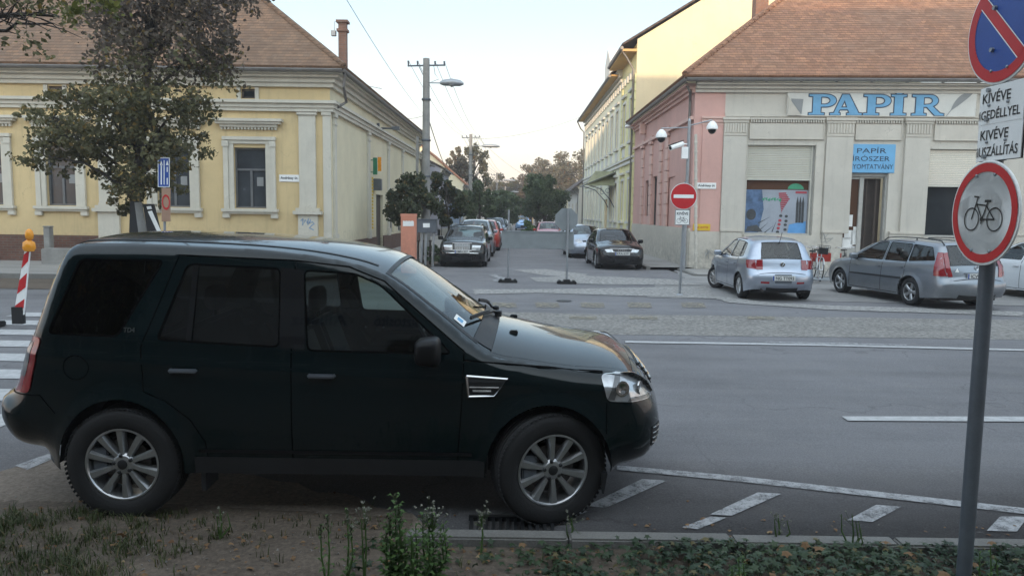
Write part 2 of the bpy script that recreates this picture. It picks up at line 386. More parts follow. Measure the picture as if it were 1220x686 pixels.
M['tree_olive'] = foliage('foliage_olive', (.05, .055, .03), (.13, .12, .06), (.2, .12, .05))
M['tree_far'] = foliage('foliage_far', (.10, .093, .07), (.19, .175, .12), (.22, .13, .08))
M['tree_red'] = foliage('foliage_reddish', (.10, .075, .05), (.15, .12, .075))
M['bushgreen'] = foliage('foliage_bush', (.055, .082, .045), (.115, .15, .075))
M['weed'] = foliage('weed_leaf', (.045, .09, .025), (.1, .17, .05))
M['weedhead'] = foliage('weed_head', (.07, .085, .05), (.13, .14, .09))
M['fluff'] = foliage('seed_fluff', (.2, .2, .16), (.36, .36, .30))
M['ivy'] = foliage('ivy_leaf', (.018, .038, .018), (.055, .085, .04), (.12, .10, .04), .4)
M['grass'] = foliage('grass_blade', (.028, .045, .014), (.075, .085, .03), (.13, .1, .05))
M['deadleaf'] = foliage('dead_leaf', (.12, .06, .03), (.26, .16, .08), (.30, .22, .12), .7)
# ---------------------------------------------------------------- text
def text_verts(s, bold=0.0, res=3):
    cu = bpy.data.curves.new('t', 'FONT'); cu.body = s; cu.resolution_u = res; cu.offset = bold; cu.fill_mode = 'FRONT'
    o = bpy.data.objects.new('t', cu); C.objects.link(o)
    dg = bpy.context.evaluated_depsgraph_get(); me = bpy.data.meshes.new_from_object(o.evaluated_get(dg))
    v = [tuple(x.co) for x in me.vertices]; f = [tuple(p.vertices) for p in me.polygons]
    bpy.data.objects.remove(o); bpy.data.curves.remove(cu); bpy.data.meshes.remove(me)
    return v, f
def text_on(mb, s, org, ux, uy, width, height, bold=.0, align='C', off=.004):
    """letters laid on the plane at org (centre), axes ux (right) uy (up), squeezed to width x height"""
    v, f = text_verts(s, bold)
    if not v: return
    xs = [a[0] for a in v]; ys = [a[1] for a in v]; x0, x1, y0, y1 = min(xs), max(xs), min(ys), max(ys)
    ux = Vector(ux).normalized(); uy = Vector(uy).normalized(); n = ux.cross(uy); o = Vector(org)
    mb.add([o+ux*(((a[0]-x0)/(x1-x0)-.5)*width)+uy*(((a[1]-y0)/(y1-y0)-.5)*height)+n*off for a in v], f)
def curve_fill(polys, off=0.0):
    cu = bpy.data.curves.new('t', 'CURVE'); cu.dimensions = '2D'; cu.fill_mode = 'FRONT'; cu.offset = off
    for pts in polys:
        sp = cu.splines.new('POLY'); sp.points.add(len(pts)-1); sp.use_cyclic_u = True
        for i, p in enumerate(pts): sp.points[i].co = (p[0], p[1], 0, 1)
    o = bpy.data.objects.new('t', cu); C.objects.link(o)
    dg = bpy.context.evaluated_depsgraph_get(); me = bpy.data.meshes.new_from_object(o.evaluated_get(dg))
    v = [tuple(x.co) for x in me.vertices]; f = [tuple(p.vertices) for p in me.polygons]
    bpy.data.objects.remove(o); bpy.data.curves.remove(cu); bpy.data.meshes.remove(me)
    return v, f

# ---------------------------------------------------------------- cars
SUB = 6
def catmull(pts, sub=SUB):
    out = []; n = len(pts)
    for i in range(n-1):
        p0 = pts[max(i-1, 0)]; p1 = pts[i]; p2 = pts[i+1]; p3 = pts[min(i+2, n-1)]
        l = hypot(p2[0]-p1[0], p2[1]-p1[1]); l0 = hypot(p1[0]-p0[0], p1[1]-p0[1]) or l; l1 = hypot(p3[0]-p2[0], p3[1]-p2[1]) or l
        for k in range(sub):
            t = k/sub; q = []
            for d in range(len(p1)):
                m1 = (p2[d]-p0[d])*l/(l+l0); m2 = (p3[d]-p1[d])*l/(l+l1)
                if i == 0: m1 = p2[d]-p1[d]
                if i == n-2: m2 = p2[d]-p1[d]
                h = (2*t**3-3*t*t+1)*p1[d]+(t**3-2*t*t+t)*m1+(-2*t**3+3*t*t)*p2[d]+(t**3-t*t)*m2
                q.append(h)
            out.append(tuple(q))
    out.append(tuple(pts[-1])); return out
def roundpoly(pts, r, n=4):
    """round the corners of a polygon"""
    out = []; m = len(pts)
    for i in range(m):
        a = Vector(pts[i-1][:2]); b = Vector(pts[i][:2]); c = Vector(pts[(i+1) % m][:2])
        ra = min(r, (a-b).length*.45, (c-b).length*.45); p = b+(a-b).normalized()*ra; q = b+(c-b).normalized()*ra
        for k in range(n+1):
            t = k/n; out.append(tuple((1-t)**2*p+2*t*(1-t)*b+t*t*q))
    return out
def inside(px, pz, poly):
    r = np.zeros(len(px), bool); n = len(poly)
    for i in range(n):
        x0, z0 = poly[i]; x1, z1 = poly[(i+1) % n]
        if z0 == z1: continue
        c = ((z0 > pz) != (z1 > pz)) & (px < (x1-x0)*(pz-z0)/(z1-z0)+x0); r ^= c
    return r

class Car:
    def __init__(s, S, root, res=.03):
        s.S = S; s.root = root; s.res = res
        d = catmull(S['sil'])              # (x, z, r, crown)
        s.d = np.array(d); s.P = s.d[:, :2]
        s.bz = lambda x: S['belt'][0]+S['belt'][1]*x
    def W(s, X, Z):
        S = s.S; X = np.asarray(X, float); Z = np.asarray(Z, float); hw = S['hw']
        bz = s.bz(X); zl = S.get('zl', .35)
        t = np.clip((bz-Z)/(bz-zl), -1, 1.6)
        low = hw-.05*np.clip(1-t, 0, 1)**2.2-.035*np.clip(t-.45, 0, 1.2)**2*2
        low = low+S.get('crease', .008)*np.exp(-((Z-(bz-.13))/.03)**2)
        up = hw-.05-S.get('inset', .012)-(Z-bz)*S.get('tumble', .33)
        k = np.clip((Z-bz)/.02, 0, 1)
        W = low*(1-k)+np.minimum(up, low)*k
        xf, xr = S['sil'][0][0], S['sil'][-1][0]
        W = W-S.get('tf', .06)*np.clip((X-(xf-.9))/.9, 0, 1)**2-S.get('tr', .05)*np.clip(((xr+.8)-X)/.8, 0, 1)**2
        for ax in S['axles']:              # flared arches
            dd = np.hypot(X-ax, Z-S['wr']); W = W+S.get('flare', .02)*np.exp(-((dd-S['ar'])/.05)**2)*(Z < bz-.05)
        A = s.P[:-1]; B = s.P[1:]; D = B-A; L2 = np.maximum((D**2).sum(1), 1e-9)
        q = np.stack([X, Z], 1)[:, None, :]
        tt = np.clip(((q-A)*D).sum(2)/L2, 0, 1); dist = np.sqrt(((q-(A+tt[..., None]*D))**2).sum(2))
        j = dist.argmin(1); dm = dist[np.arange(len(X)), j]
        tj = tt[np.arange(len(X)), j]; r = s.d[j, 2]*(1-tj)+s.d[j+1, 2]*tj
        u = 1-np.minimum(dm/r, 1)
        return W-r*(1-np.sqrt(np.maximum(1-u*u, 0)))
    # side surface --------------------------------------------------
    def grid_cut(s, outlines, bbox, hint=None):
        x0, x1, z0, z1 = bbox; res = s.res
        xs = list(np.arange(x0, x1+res, res)); zs = list(np.arange(z0, z1+res, res))
        if res < .05:
            for e_, r in ((s.P[:, 0].max(), .22), (s.P[:, 0].min(), .18)):
                sg = -1 if e_ > 0 else 1
                for th in np.linspace(.05, 1.2, 12): xs.append(e_+sg*r*(1-cos(th)))
            xs = sorted(x for x in xs if x0-res < x < x1+res*2)
            xs = [x for i, x in enumerate(xs) if i == 0 or x-xs[i-1] > 1e-4]
        bm = bmesh.new(); g = [[bm.verts.new((x, 0, z)) for z in zs] for x in xs]
        for i in range(len(xs)-1):
            for k in range(len(zs)-1): bm.faces.new((g[i][k], g[i+1][k], g[i+1][k+1], g[i][k+1]))
        for poly, closed in outlines:
            n = len(poly)
            for i in range(n if closed else n-1):
                a = poly[i]; b = poly[(i+1) % n]; dx, dz = b[0]-a[0], b[1]-a[1]; l = hypot(dx, dz)
                if l < 1e-5: continue
                X0, X1 = min(a[0], b[0])-1e-4, max(a[0], b[0])+1e-4; Z0, Z1 = min(a[1], b[1])-1e-4, max(a[1], b[1])+1e-4
                fs = []
                for f in bm.faces:
                    vx = [v.co.x for v in f.verts]
                    if max(vx) < X0 or min(vx) > X1: continue
                    vz = [v.co.z for v in f.verts]
                    if max(vz) < Z0 or min(vz) > Z1: continue
                    fs.append(f)
                if not fs: continue
                geom = list(set(fs) | {e for f in fs for e in f.edges} | {v for f in fs for v in f.verts})
                bmesh.ops.bisect_plane(bm, geom=geom, dist=2e-5, plane_co=(a[0], 0, a[1]), plane_no=(-dz/l, 0, dx/l))
        return bm
    def sides(s, regions, body_poly, arches, holes, bbox):
        """regions: list of (name, polygon). returns dict name -> list of (side, verts, faces)"""
        outl = [(body_poly, True)]+[(h, True) for h in holes]+[(p, True) for _, p in regions]+[(a, True) for a in arches]
        bm = s.grid_cut(outl, bbox)
        bm.faces.ensure_lookup_table()
        cx = np.array([f.calc_center_median().x for f in bm.faces]); cz = np.array([f.calc_center_median().z for f in bm.faces])
        keep = inside(cx, cz, body_poly)
        for a in arches+holes: keep &= ~inside(cx, cz, a)
        lab = np.full(len(cx), -1)
        for i, (n, p) in enumerate(regions): lab[(lab < 0) & inside(cx, cz, p)] = i
        V = np.array([(v.co.x, v.co.z) for v in bm.verts]); bm.verts.index_update(); Wv = s.W(V[:, 0], V[:, 1])
        F = [[v.index for v in f.verts] for f in bm.faces]; bm.free()
        out = {}
        for i in range(-1, len(regions)):
            name = 'body' if i < 0 else regions[i][0]
            idx = [k for k in range(len(F)) if keep[k] and lab[k] == i]
            out[name] = (V, Wv, [F[k] for k in idx])
        return out
    def side_mb(s, mb, data, side, off=0):
        V, Wv, F = data
        used = sorted({i for f in F for i in f}); mp = {k: i for i, k in enumerate(used)}
        mb.add([(V[k][0], side*(Wv[k]+off), V[k][1]) for k in used], [[mp[i] for i in (f if side > 0 else f[::-1])] for f in F])
    def side_patch(s, mb, poly, side, off=.004, res=None, rim=True):
        """overlay plate following the side surface"""
        xs = [p[0] for p in poly]; zs = [p[1] for p in poly]
        old = s.res; s.res = res or s.res
        bm = s.grid_cut([(poly, True)], (min(xs), max(xs), min(zs), max(zs))); s.res = old
        bm.faces.ensure_lookup_table()
        cx = np.array([f.calc_center_median().x for f in bm.faces]); cz = np.array([f.calc_center_median().z for f in bm.faces])
        k = inside(cx, cz, poly); bm.verts.index_update()
        V = np.array([(v.co.x, v.co.z) for v in bm.verts]); W = s.W(V[:, 0], V[:, 1])
        s.side_mb(mb, (V, W, [[v.index for v in f.verts] for i, f in enumerate(bm.faces) if k[i]]), side, off)
        if rim:
            n = len(poly); X = np.array([p[0] for p in poly]); Z = np.array([p[1] for p in poly]); w_ = s.W(X, Z)
            mb.add([(X[i], side*(w_[i]+off), Z[i]) for i in range(n)]+[(X[i], side*(w_[i]-.012), Z[i]) for i in range(n)],
                   [(i, (i+1) % n, n+(i+1) % n, n+i) for i in range(n)])
        bm.free()
    def ribbon(s, mb, path, side, w_=.006, off=.0015, closed=False):
        pts = []
        m = len(path)
        for i in range(m if closed else m-1):
            a = path[i]; b = path[(i+1) % m]; k = max(1, int(hypot(b[0]-a[0], b[1]-a[1])/.05))
            for j in range(k): pts.append((a[0]+(b[0]-a[0])*j/k, a[1]+(b[1]-a[1])*j/k))
        if not closed: pts.append(path[-1])
        n = len(pts); X = []; Z = []
        for i in range(n):
            a = pts[i-1] if (i or closed) else pts[0]; b = pts[(i+1) % n] if (i < n-1 or closed) else pts[-1]
            dx, dz = b[0]-a[0], b[1]-a[1]; l = hypot(dx, dz) or 1
            for q in (-1, 1): X.append(pts[i][0]-dz/l*q*w_/2); Z.append(pts[i][1]+dx/l*q*w_/2)
        W = s.W(X, Z); fs = [(2*i, 2*i+1, (2*i+3) % (2*n), (2*i+2) % (2*n)) for i in range(n if closed else n-1)]
        mb.add([(X[i], side*(W[i]+off), Z[i]) for i in range(2*n)], fs)
    # strip over the middle -----------------------------------------
    def strip_pt(s, u, t, off=0.0):
        u = min(max(u*SUB, 0), len(s.d)-1.001); i = int(u); f = u-i
        d = s.d[i]*(1-f)+s.d[i+1]*f
        if not hasattr(s, 'ys'): s.ys = s.W(s.d[:, 0], s.d[:, 1]); 
        ys = s.ys[i]*(1-f)+s.ys[i+1]*f
        a = s.d[max(i-1, 0)]; b = s.d[min(i+2, len(s.d)-1)]; tx, tz = b[0]-a[0], b[1]-a[1]; l = hypot(tx, tz)
        nx, nz = tz/l, -tx/l               # outward for front-to-rear over the top
        k = d[3]*(1-abs(t)**2.4)+off
        return (d[0]+nx*k, t*ys, d[1]+nz*k)
    def strip(s, mb, u0, u1, t0, t1, off=0.0, rim=False, nu=None, ntt=None):
        nu = nu or max(2, int((u1-u0)*SUB)); 
        t0f = t0 if callable(t0) else (lambda u: t0); t1f = t1 if callable(t1) else (lambda u: t1)
        ntt = ntt or max(2, int(abs(t1f(u0)-t0f(u0))*9))
        vs = []; fs = []
        for i in range(nu+1):
            u = u0+(u1-u0)*i/nu; a = t0f(u); b = t1f(u)
            for k in range(ntt+1): vs.append(s.strip_pt(u, a+(b-a)*k/ntt, off))
        for i in range(nu):
            for k in range(ntt):
                a = i*(ntt+1)+k; fs.append((a, a+1, a+ntt+2, a+ntt+1))
        if rim:
            per = [k for k in range(ntt)]+[i*(ntt+1)+ntt for i in range(nu)]+[nu*(ntt+1)+ntt-k for k in range(ntt)]+[(nu-i)*(ntt+1) for i in range(nu)]
            inn = []
            for i in range(nu+1):
                u = u0+(u1-u0)*i/nu; a = t0f(u); b = t1f(u)
                for k in range(ntt+1): inn.append(s.strip_pt(u, a+(b-a)*k/ntt, -.01))
            base = len(vs); vs += [inn[k] for k in per]; m = len(per)
            fs += [(per[k], per[(k+1) % m], base+(k+1) % m, base+k) for k in range(m)]
        mb.add(vs, fs)

WS = (1, 1, 1)
def make_wheel(parent, x, y, r, wd, rim_r, spokes, side, steer=0, style='spoke', hero=False, m_rim=None):
    """side +1: outer face towards +y. wheel > tyre, rim, brake_disc"""
    o = sub_empty('wheel', parent); o.location = (x, y, r); o.scale = WS; o.rotation_euler = (0, 0, steer); XF[o.name] = Matrix.Identity(4)
    n = 64 if hero else 28; mb = MB(); h = wd/2
    prof = [(rim_r*.98, -h*.8), (rim_r+.02, -h*.95), (r-.05, -h), (r-.012, -h*.86), (r, -h*.7)]
    if hero:
        for g in (-.45, -.15, .15, .45): prof += [(r, h*(g-.05)), (r-.009, h*(g-.04)), (r-.009, h*(g+.04)), (r, h*(g+.05))]
    prof += [(r, h*.7), (r-.012, h*.86), (r-.03, h*.97), (r-.055, h), (r-.075, h*1.01), (rim_r+.025, h*.97), (rim_r+.008, h*.9), (rim_r*.985, h*.8)]
    mb.lathe(prof, axis=(0, side, 0), n=n, caps=False)
    if hero:                               # shoulder blocks
        for k in range(72):
            a = 2*pi*k/72
            for s_ in (-1, 1):
                c = Vector((cos(a), 0, sin(a))); t_ = Vector((-sin(a), 0, cos(a))); p = c*(r-.0045)+Vector((0, s_*h*.80, 0))
                vs = [p+c*q*.003+t_*w_*.009+Vector((0, v_*h*.13, 0)) for q in (-1, 1) for w_ in (-1, 1) for v_ in (-1, 1)]
                mb.add(vs, [(0, 1, 3, 2), (4, 6, 7, 5), (0, 4, 5, 1), (2, 3, 7, 6), (0, 2, 6, 4), (1, 5, 7, 3)])
    mb.build('tyre', M['tyre'], o, 35)
    rb = MB(); yo = h*.86
    rb.lathe([(rim_r*.99, -h*.8), (rim_r*.93, -h*.6), (rim_r*.90, h*.3), (rim_r*.93, yo*.9), (rim_r, yo), (rim_r*1.0, yo*1.03), (rim_r*.955, yo*1.04), (rim_r*.93, yo*.96)], axis=(0, side, 0), n=n, caps=False)
    def spoke(a, w0, w1, d0, d1):
        c = Vector((cos(a), 0, sin(a))); t_ = Vector((-sin(a), 0, cos(a))); Y = Vector((0, side, 0))
        r0 = rim_r*.2; r1 = rim_r*.95
        pts = []
        for rr, ww, dd in ((r0, w0, d0), ((r0+r1)/2, (w0+w1)/2*.92, (d0+d1)/2+.006), (r1, w1, d1)):
            for q, e_ in ((-1, 0), (-.62, 1), (.62, 1), (1, 0)): pts.append(c*rr+t_*ww*q+Y*(dd-.016*(1-e_)))
            for q in (1, -1): pts.append(c*rr+t_*ww*q*.9+Y*(dd-.05))
        fs = []
        for b in (0, 6):
            for k in range(6): fs.append((b+k, b+(k+1) % 6, b+6+(k+1) % 6, b+6+k))
        rb.add(pts, fs)
    if style == 'spoke':
        for k in range(spokes):
            a = 2*pi*(k+.5)/spokes+.05
            spoke(a, .017 if spokes > 6 else .035, .030 if spokes > 6 else .045, yo*.86, yo*.98)
    else:
        for k in range(spokes):
            a = 2*pi*k/spokes; spoke(a, rim_r*.10, rim_r*.16, yo*.98, yo*.98)
        rb.lathe([(0, yo*.8), (rim_r*.9, yo*.8)], axis=(0, side, 0), n=n)
    rb.lathe([(rim_r*.30, yo*.5), (rim_r*.30, yo*.80), (rim_r*.24, yo*.93), (rim_r*.12, yo*.97), (0, yo*.98)], axis=(0, side, 0), n=20)
    rm = rb.build('rim', m_rim or M['alloy'], o, 30)
    if hero:
        nb = MB()
        for k in range(5):
            a = 2*pi*k/5+.5; nb.lathe([(.013, yo*.80), (.013, yo*.97), (.009, yo*1.0), (0, yo*1.0)], org=(cos(a)*.057, 0, sin(a)*.057), axis=(0, side, 0), n=6)
        nb.lathe([(.032, yo*.93), (.032, yo*1.0), (.026, yo*1.03), (0, yo*1.03)], axis=(0, side, 0), n=16)
        q = nb.build('wheel_nuts', M['blk'], o, 30)
        db = MB(); db.lathe([(.155, .02), (.155, .045), (.06, .046), (.06, .07), (0, .07)], axis=(0, side, 0), n=32); db.build('brake_disc', M['disc'], o, 30)
        cb = MB(); cb.box(-.20, -.10, side*.0, side*.08, -.06, .10); cb.build('brake_caliper', M['greypole'], o, bev=.01)
    return o

def build_car(S, root, bodymat, res=.08, hero=False, plate=None, front=True, extras=None, privacy=None):
    """S: shape table. Builds the parts of one car under root, local +x is the nose."""
    c = Car(S, root, res); ax = S['axles']; wr = S['wr']; ar = S['ar']; zb = S['zb']
    xr, xf = S['sil'][-1][0], S['sil'][0][0]
    sil = [tuple(p) for p in c.P]
    body = [(xf, S['sil'][0][1])]+sil[1:]
    body += [(xr+.02, S['sil'][-1][1]), (ax[1]-ar, zb), (ax[0]+ar, zb)]
    arches = []
    for a in ax: arches.append([(a+ar*cos(t), wr+.0+ar*sin(t)*S.get('aq', 1)) for t in np.linspace(-.0, pi, 22 if hero else 12)]+[(a-ar, -.1), (a+ar, -.1)])
    wins = S['windows']; holes = [roundpoly(w_, .04 if hero else .03, 3) for _, w_ in wins]
    bbox = (c.P[:, 0].min()-.01, c.P[:, 0].max()+.01, zb-.03, c.P[:, 1].max()+.01)
    regs = [(n, p) for n, p in S.get('doors', [])]
    if 'sill' in S: regs = [('sill_cladding', S['sill'])]+regs
    data = c.sides(regs, body, arches, holes, bbox)
    lc = dict(local=True)
    mb = MB()
    for sd_ in (-1, 1): c.side_mb(mb, data['body'], sd_)
    # middle strip, leaving out windscreen and rear window
    ws, rw = S['wscreen'], S['rwin']
    tw, tr_ = S.get('tw', .9), S.get('trw', .86)
    last = len(S['sil'])-1
    hood = S.get('hood')
    segs = [(0, hood[0] if hood else ws[0], -1, 1)]
    if hood: segs += [(hood[1], ws[0], -1, 1), (hood[0], hood[1], -1, -hood[2]), (hood[0], hood[1], hood[2], 1)]
    segs += [(ws[0], ws[1], -1, -tw), (ws[0], ws[1], tw, 1), (ws[1], rw[0], -1, 1), (rw[0], rw[1], -1, -tr_), (rw[0], rw[1], tr_, 1), (rw[1], last, -1, 1)]
    for u0, u1, t0, t1 in segs:
        if u1 > u0: c.strip(mb, u0, u1, t0, t1, ntt=(16 if hero else 8) if t1-t0 > 1 else 3, nu=max(2, int((u1-u0)*(SUB if hero else 3))))
    # underside and wheel wells
    b = mb.build('body', bodymat, root, 38, **lc)
    ub = MB(); hw = S['hw']
    x_, z_ = xf-.25, S['sil'][0][1]
    ub.box(xr+.2, xf-.2, -hw+.2, hw-.2, zb-.02, zb+.16)
    for sd_ in (-1, 1):
        ub.box(ax[1]+ar*.98, ax[0]-ar*.98, sd_*(hw-.21), sd_*(hw-.10), zb-.01, zb+.1)
        for a in ax:                       # wheel well liner
            pr = [(a+ar*1.005*cos(t), wr+ar*1.005*sin(t)) for t in np.linspace(0, pi, 14)]
            for i in range(len(pr)-1):
                p, q = pr[i], pr[i+1]
                ub.quad((p[0], sd_*(hw-.03), p[1]), (q[0], sd_*(hw-.03), q[1]), (q[0], sd_*(hw-.42), q[1]), (p[0], sd_*(hw-.42), p[1]))
            ub.add([(p[0], sd_*(hw-.40), p[1]) for p in pr]+[(a-ar, sd_*(hw-.40), wr-.1), (a+ar, sd_*(hw-.40), wr-.1)], [tuple(range(len(pr)+2))])
    ub.build('underbody', M['blk'], root, **lc)
    if 'sill' in S:
        for sd_ in (-1, 1):
            q = MB(); c.side_mb(q, data['sill_cladding'], sd_, .003); q.build('sill_cladding', M['blk'], root, 38, **lc)
    if hood:
        q = MB(); c.strip(q, hood[0]+.03, hood[1]-.03, -hood[2]+.004, hood[2]-.004, ntt=22, nu=20)
        hd = q.build('bonnet', bodymat, root, 60, **lc)
    for n, p in S.get('doors', []):
        for sd_ in (-1, 1):
            q = MB(); c.side_mb(q, data[n], sd_)
            q.cur = 1
            c.ribbon(q, p, sd_, S.get('seam', .012), .0015, True)
            dr = q.build('door', [bodymat, M['seam']], root, 38, **lc)
            hx, hz = S['handles'][n]
            q = MB(); y = float(c.W([hx], [hz])[0])
            q.box(hx-.09, hx+.09, sd_*(y+.012), sd_*(y+.034), hz-.014, hz+.014)
            q.box(hx-.09, hx-.07, sd_*(y-.01), sd_*(y+.02), hz-.012, hz+.012); q.box(hx+.07, hx+.09, sd_*(y-.01), sd_*(y+.02), hz-.012, hz+.012)
            q.build('handle', S.get('handle_mat', bodymat), dr, 30, bev=.008, **lc)
            if hero:
                q = MB(); q.lathe([(.0, y+.003), (.045, y+.002), (.052, y+.004), (.055, y-.002)], org=(hx, 0, hz), axis=(0, sd_, 0), n=20)
    gl = M['carglass']; pv = privacy or gl
    for i, (kind, w_) in enumerate(wins):
        for sd_ in (-1, 1):
            q = MB(); pl = holes[i]; c.side_patch(q, pl, sd_, -.008, res=.12 if not hero else .05, rim=False)
            wn = q.build('side_window', pv if kind == 'rear' else gl, root, 60, **lc)
            q = MB(); c.ribbon(q, pl, sd_, .012, .0015, True); q.build('window_seal', M['seam'], wn, **lc)
    for p in S.get('pillars', []):
        q = MB()
        for sd_ in (-1, 1): c.side_patch(q, p, sd_, .003)
        q.build('pillar_trim', M['gblk'], root, **lc)
    nu = 14 if hero else 6
    q = MB(); c.strip(q, ws[0], ws[1], -tw, tw, -.006, ntt=12, nu=nu); q.build('windscreen', M['screen'], root, 60, **lc)
    q = MB(); c.strip(q, rw[0], rw[1], -tr_, tr_, -.004, ntt=12, nu=nu); q.build('rear_window', pv, root, 60, **lc)
    for a0, a1, tt_ in ((ws[0], ws[1], tw), (rw[0], rw[1], tr_)):
        q = MB()
        for sg in (-1, 1): c.strip(q, a0, a1, sg*(tt_-.012), sg*(tt_+.03), .002, ntt=1, nu=nu)
        for u in (a0, a1): c.strip(q, u-.04, u+.04, -tt_-.03, tt_+.03, .002, ntt=12, nu=1)
        q.build('screen_seal', M['blk'], root, **lc)
    # cabin
    q = MB(); bz0 = c.bz(0)
    zf = zb+.12
    q.box(xr+.35, S['dash'], -hw+.13, hw-.13, zf, zf+.02)
    q.build('cabin_floor', M['inside'], root, **lc)
    q = MB(); q.prism([(S['dash']-.05, -hw+.17, zf+.3), (S['dash']+.35, -hw+.17, zf+.3), (S['dash']+.35, -hw+.17, bz0-.06), (S['dash']-.05, -hw+.17, bz0-.02)], (0, 2*hw-.34, 0))
    db = q.build('dashboard', M['inside'], root, **lc)
    q = MB(); a0 = Vector((S['dash']-.22, .36, bz0-.05)); axx = Vector((.85, 0, .5)).normalized(); u = Vector((0, 1, 0)); v2 = axx.cross(u)
    ring = [a0+(u*cos(t)+v2*sin(t))*.185 for t in np.linspace(0, 2*pi, 21)]
    q.tube(ring, .014, 6); q.tube([a0-u*.18, a0+u*.18], .012, 5); q.tube([a0, a0+axx*.2], .03, 6); q.build('steering_wheel', M['blk'], root, 40, **lc)
    def seat(x, y, wd=.24, name='seat'):
        q = MB(); top = bz0+.02
        q.prism([(x-.02, y-wd, zf+.1), (x+.5, y-wd, zf+.12), (x+.5, y-wd, zf+.27), (x, y-wd, zf+.24)], (0, 2*wd, 0))
        q.prism([(x-.02, y-wd, zf+.2), (x+.12, y-wd, zf+.24), (x-.06, y-wd, top+.03), (x-.18, y-wd, top)], (0, 2*wd, 0))
        st = q.build(name, M['seat'], root, 50, bev=.03, **lc)
        for yy in ([y] if wd < .3 else [y-.4, y+.4]):
            q = MB(); q.add(*superblob((x-.15, yy, top+.15), .055, .14, .095, .6)); q.box(x-.16, x-.145, yy-.06, yy-.05, top-.02, top+.1); q.box(x-.16, x-.145, yy+.05, yy+.06, top-.02, top+.1)
            q.build('headrest', M['seat'], st, 60, **lc)
    seat(S['dash']-.95, .36); seat(S['dash']-.95, -.36); seat(S['dash']-1.8, 0, hw-.28, 'rear_seat')
    # mirrors
    mx, mz = S['mirror']
    for sd_ in (-1, 1):
        y = float(c.W([mx], [mz])[0]); q = MB(); k = S.get('mk', 1.0)
        vs_, fs_ = superblob((0, 0, 0), .085*k, .115*k, .082*k, .5); q.add([(mx+.01+v_[0]*(1-.9*abs(v_[1]))+.02, sd_*(y+.13*k)+v_[1], mz+.085*k+v_[2]*(1+(v_[0]*1.2))) for v_ in vs_], fs_)
        mr = q.build('mirror', S.get('mirror_mat', bodymat), root, 60, **lc)
        q = MB(); q.prism([(mx+.0, sd_*(y-.03), mz-.02), (mx+.09, sd_*(y-.03), mz-.03), (mx+.08, sd_*(y-.03), mz+.05), (mx+.01, sd_*(y-.03), mz+.05)], (0, sd_*.12, .03)); q.build('mirror_arm', M['blk'], mr, **lc)
    # lamps, grille, plates
    def strip_part(name, m, rects, off=.006, parent=root):
        q = MB()
        for r_ in rects: c.strip(q, r_[0], r_[1], r_[2], r_[3], off, True, nu=max(2, int((r_[1]-r_[0])*5)), ntt=max(2, int(abs(r_[3]-r_[2])*8)))
        return q.build(name, m, parent, 30, **lc)
    for nm, m, recs in S.get('strips', []):
        for r_ in recs: strip_part(nm, M[m], [r_], r_[4] if len(r_) > 4 else .006)
    for nm, m, poly, off in S.get('sidepatches', []):
        for sd_ in (-1, 1):
            q = MB(); c.side_patch(q, poly, sd_, off, res=.03 if hero else .05); q.build(nm, M[m], root, 50, **lc)
    for sd_ in (-1, 1):
        for i, a in enumerate(ax):
            make_wheel(root, a, sd_*(hw-S.get('win', .02)-S['ww']/2), wr, S['ww'], S['rim'], S['spokes'], sd_, (S.get('steer', 0) if i == 0 else 0), S.get('wstyle', 'spoke'), hero)
    def plate_at(u, txt, rear, dz=0):
        p = Vector(c.strip_pt(u, 0, .02)); sg = -1 if rear else 1; q = MB()
        q.box(p.x, p.x+sg*.012, -.26, .26, p.z-.056, p.z+.056); pl = q.build('number_plate', M['plate'], root, bev=.003, **lc)
        q = MB(); ux = (0, 1, 0) if not rear else (0, -1, 0)
        text_on(q, txt, (p.x+sg*.012, .0 if not rear else -.02, p.z), ux, (0, 0, 1), .41, .075, .012); q.build('plate_text', M['signblack'], pl, **lc)
        q = MB(); yy = (-.255, -.222) if not rear else (.222, .255)
        q.box(p.x+sg*.012, p.x+sg*.0135, yy[0], yy[1], p.z-.052, p.z+.052); q.build('plate_band', M['signblue'], pl, **lc)
    if plate:
        for u, txt, rear in plate: plate_at(u, txt, rear)
    if S.get('rails'):
        u0, u1 = S['rails']
        for sg in (-1, 1):
            q = MB(); n = 10; pth = []
            for i in range(n+1):
                u = u0+(u1-u0)*i/n; p = Vector(c.strip_pt(u, sg*.93, .055 if 0 < i < n else 0.0)); pth.append(p)
            q.tube(pth, .014, 6); m_ = c.strip_pt((u0+u1)/2, sg*.93, 0); q.tube([m_, (m_[0], m_[1], m_[2]+.055)], .014, 6)
            q.build('roof_rail', M[S.get('railmat', 'blk')], root, 40, **lc)
    return c
def sx(pts, k): return [(p[0]*k,)+tuple(p[1:]) for p in pts]
# ---------------------------------------------------------------- ground, road, markings
def road_dz(y): return -.046*min(1, max(0, (6.6-y)/2.2))
def sheet(name, pts, z, m, parent=None, kind='structure', jag=0, seed=1):
    rnd = random.Random(seed); out = []
    n = len(pts)
    for i in range(n):
        a = Vector(pts[i][:2]); b = Vector(pts[(i+1) % n][:2]); k = max(1, int((b-a).length/.12)) if jag else 1
        k = min(k, 80)
        nn = Vector((-(b-a).y, (b-a).x)).normalized(); off = 0
        for j in range(k):
            off = off*.7+rnd.uniform(-jag, jag)*.6 if j else 0
            p = a+(b-a)*j/k+nn*off; out.append((p.x, p.y, z+(road_dz(p.y) if name != 'main_road' else 0)))
    q = MB(); q.poly(out); o = q.build(name, m, parent)
    bm = bmesh.new(); bm.from_mesh(o.data); bmesh.ops.triangulate(bm, faces=bm.faces); bm.to_mesh(o.data); bm.free()
    for p in o.data.polygons:
        if p.normal.z < 0: o.data.flip_normals(); break
    if kind and not parent: o['kind'] = kind
    return o
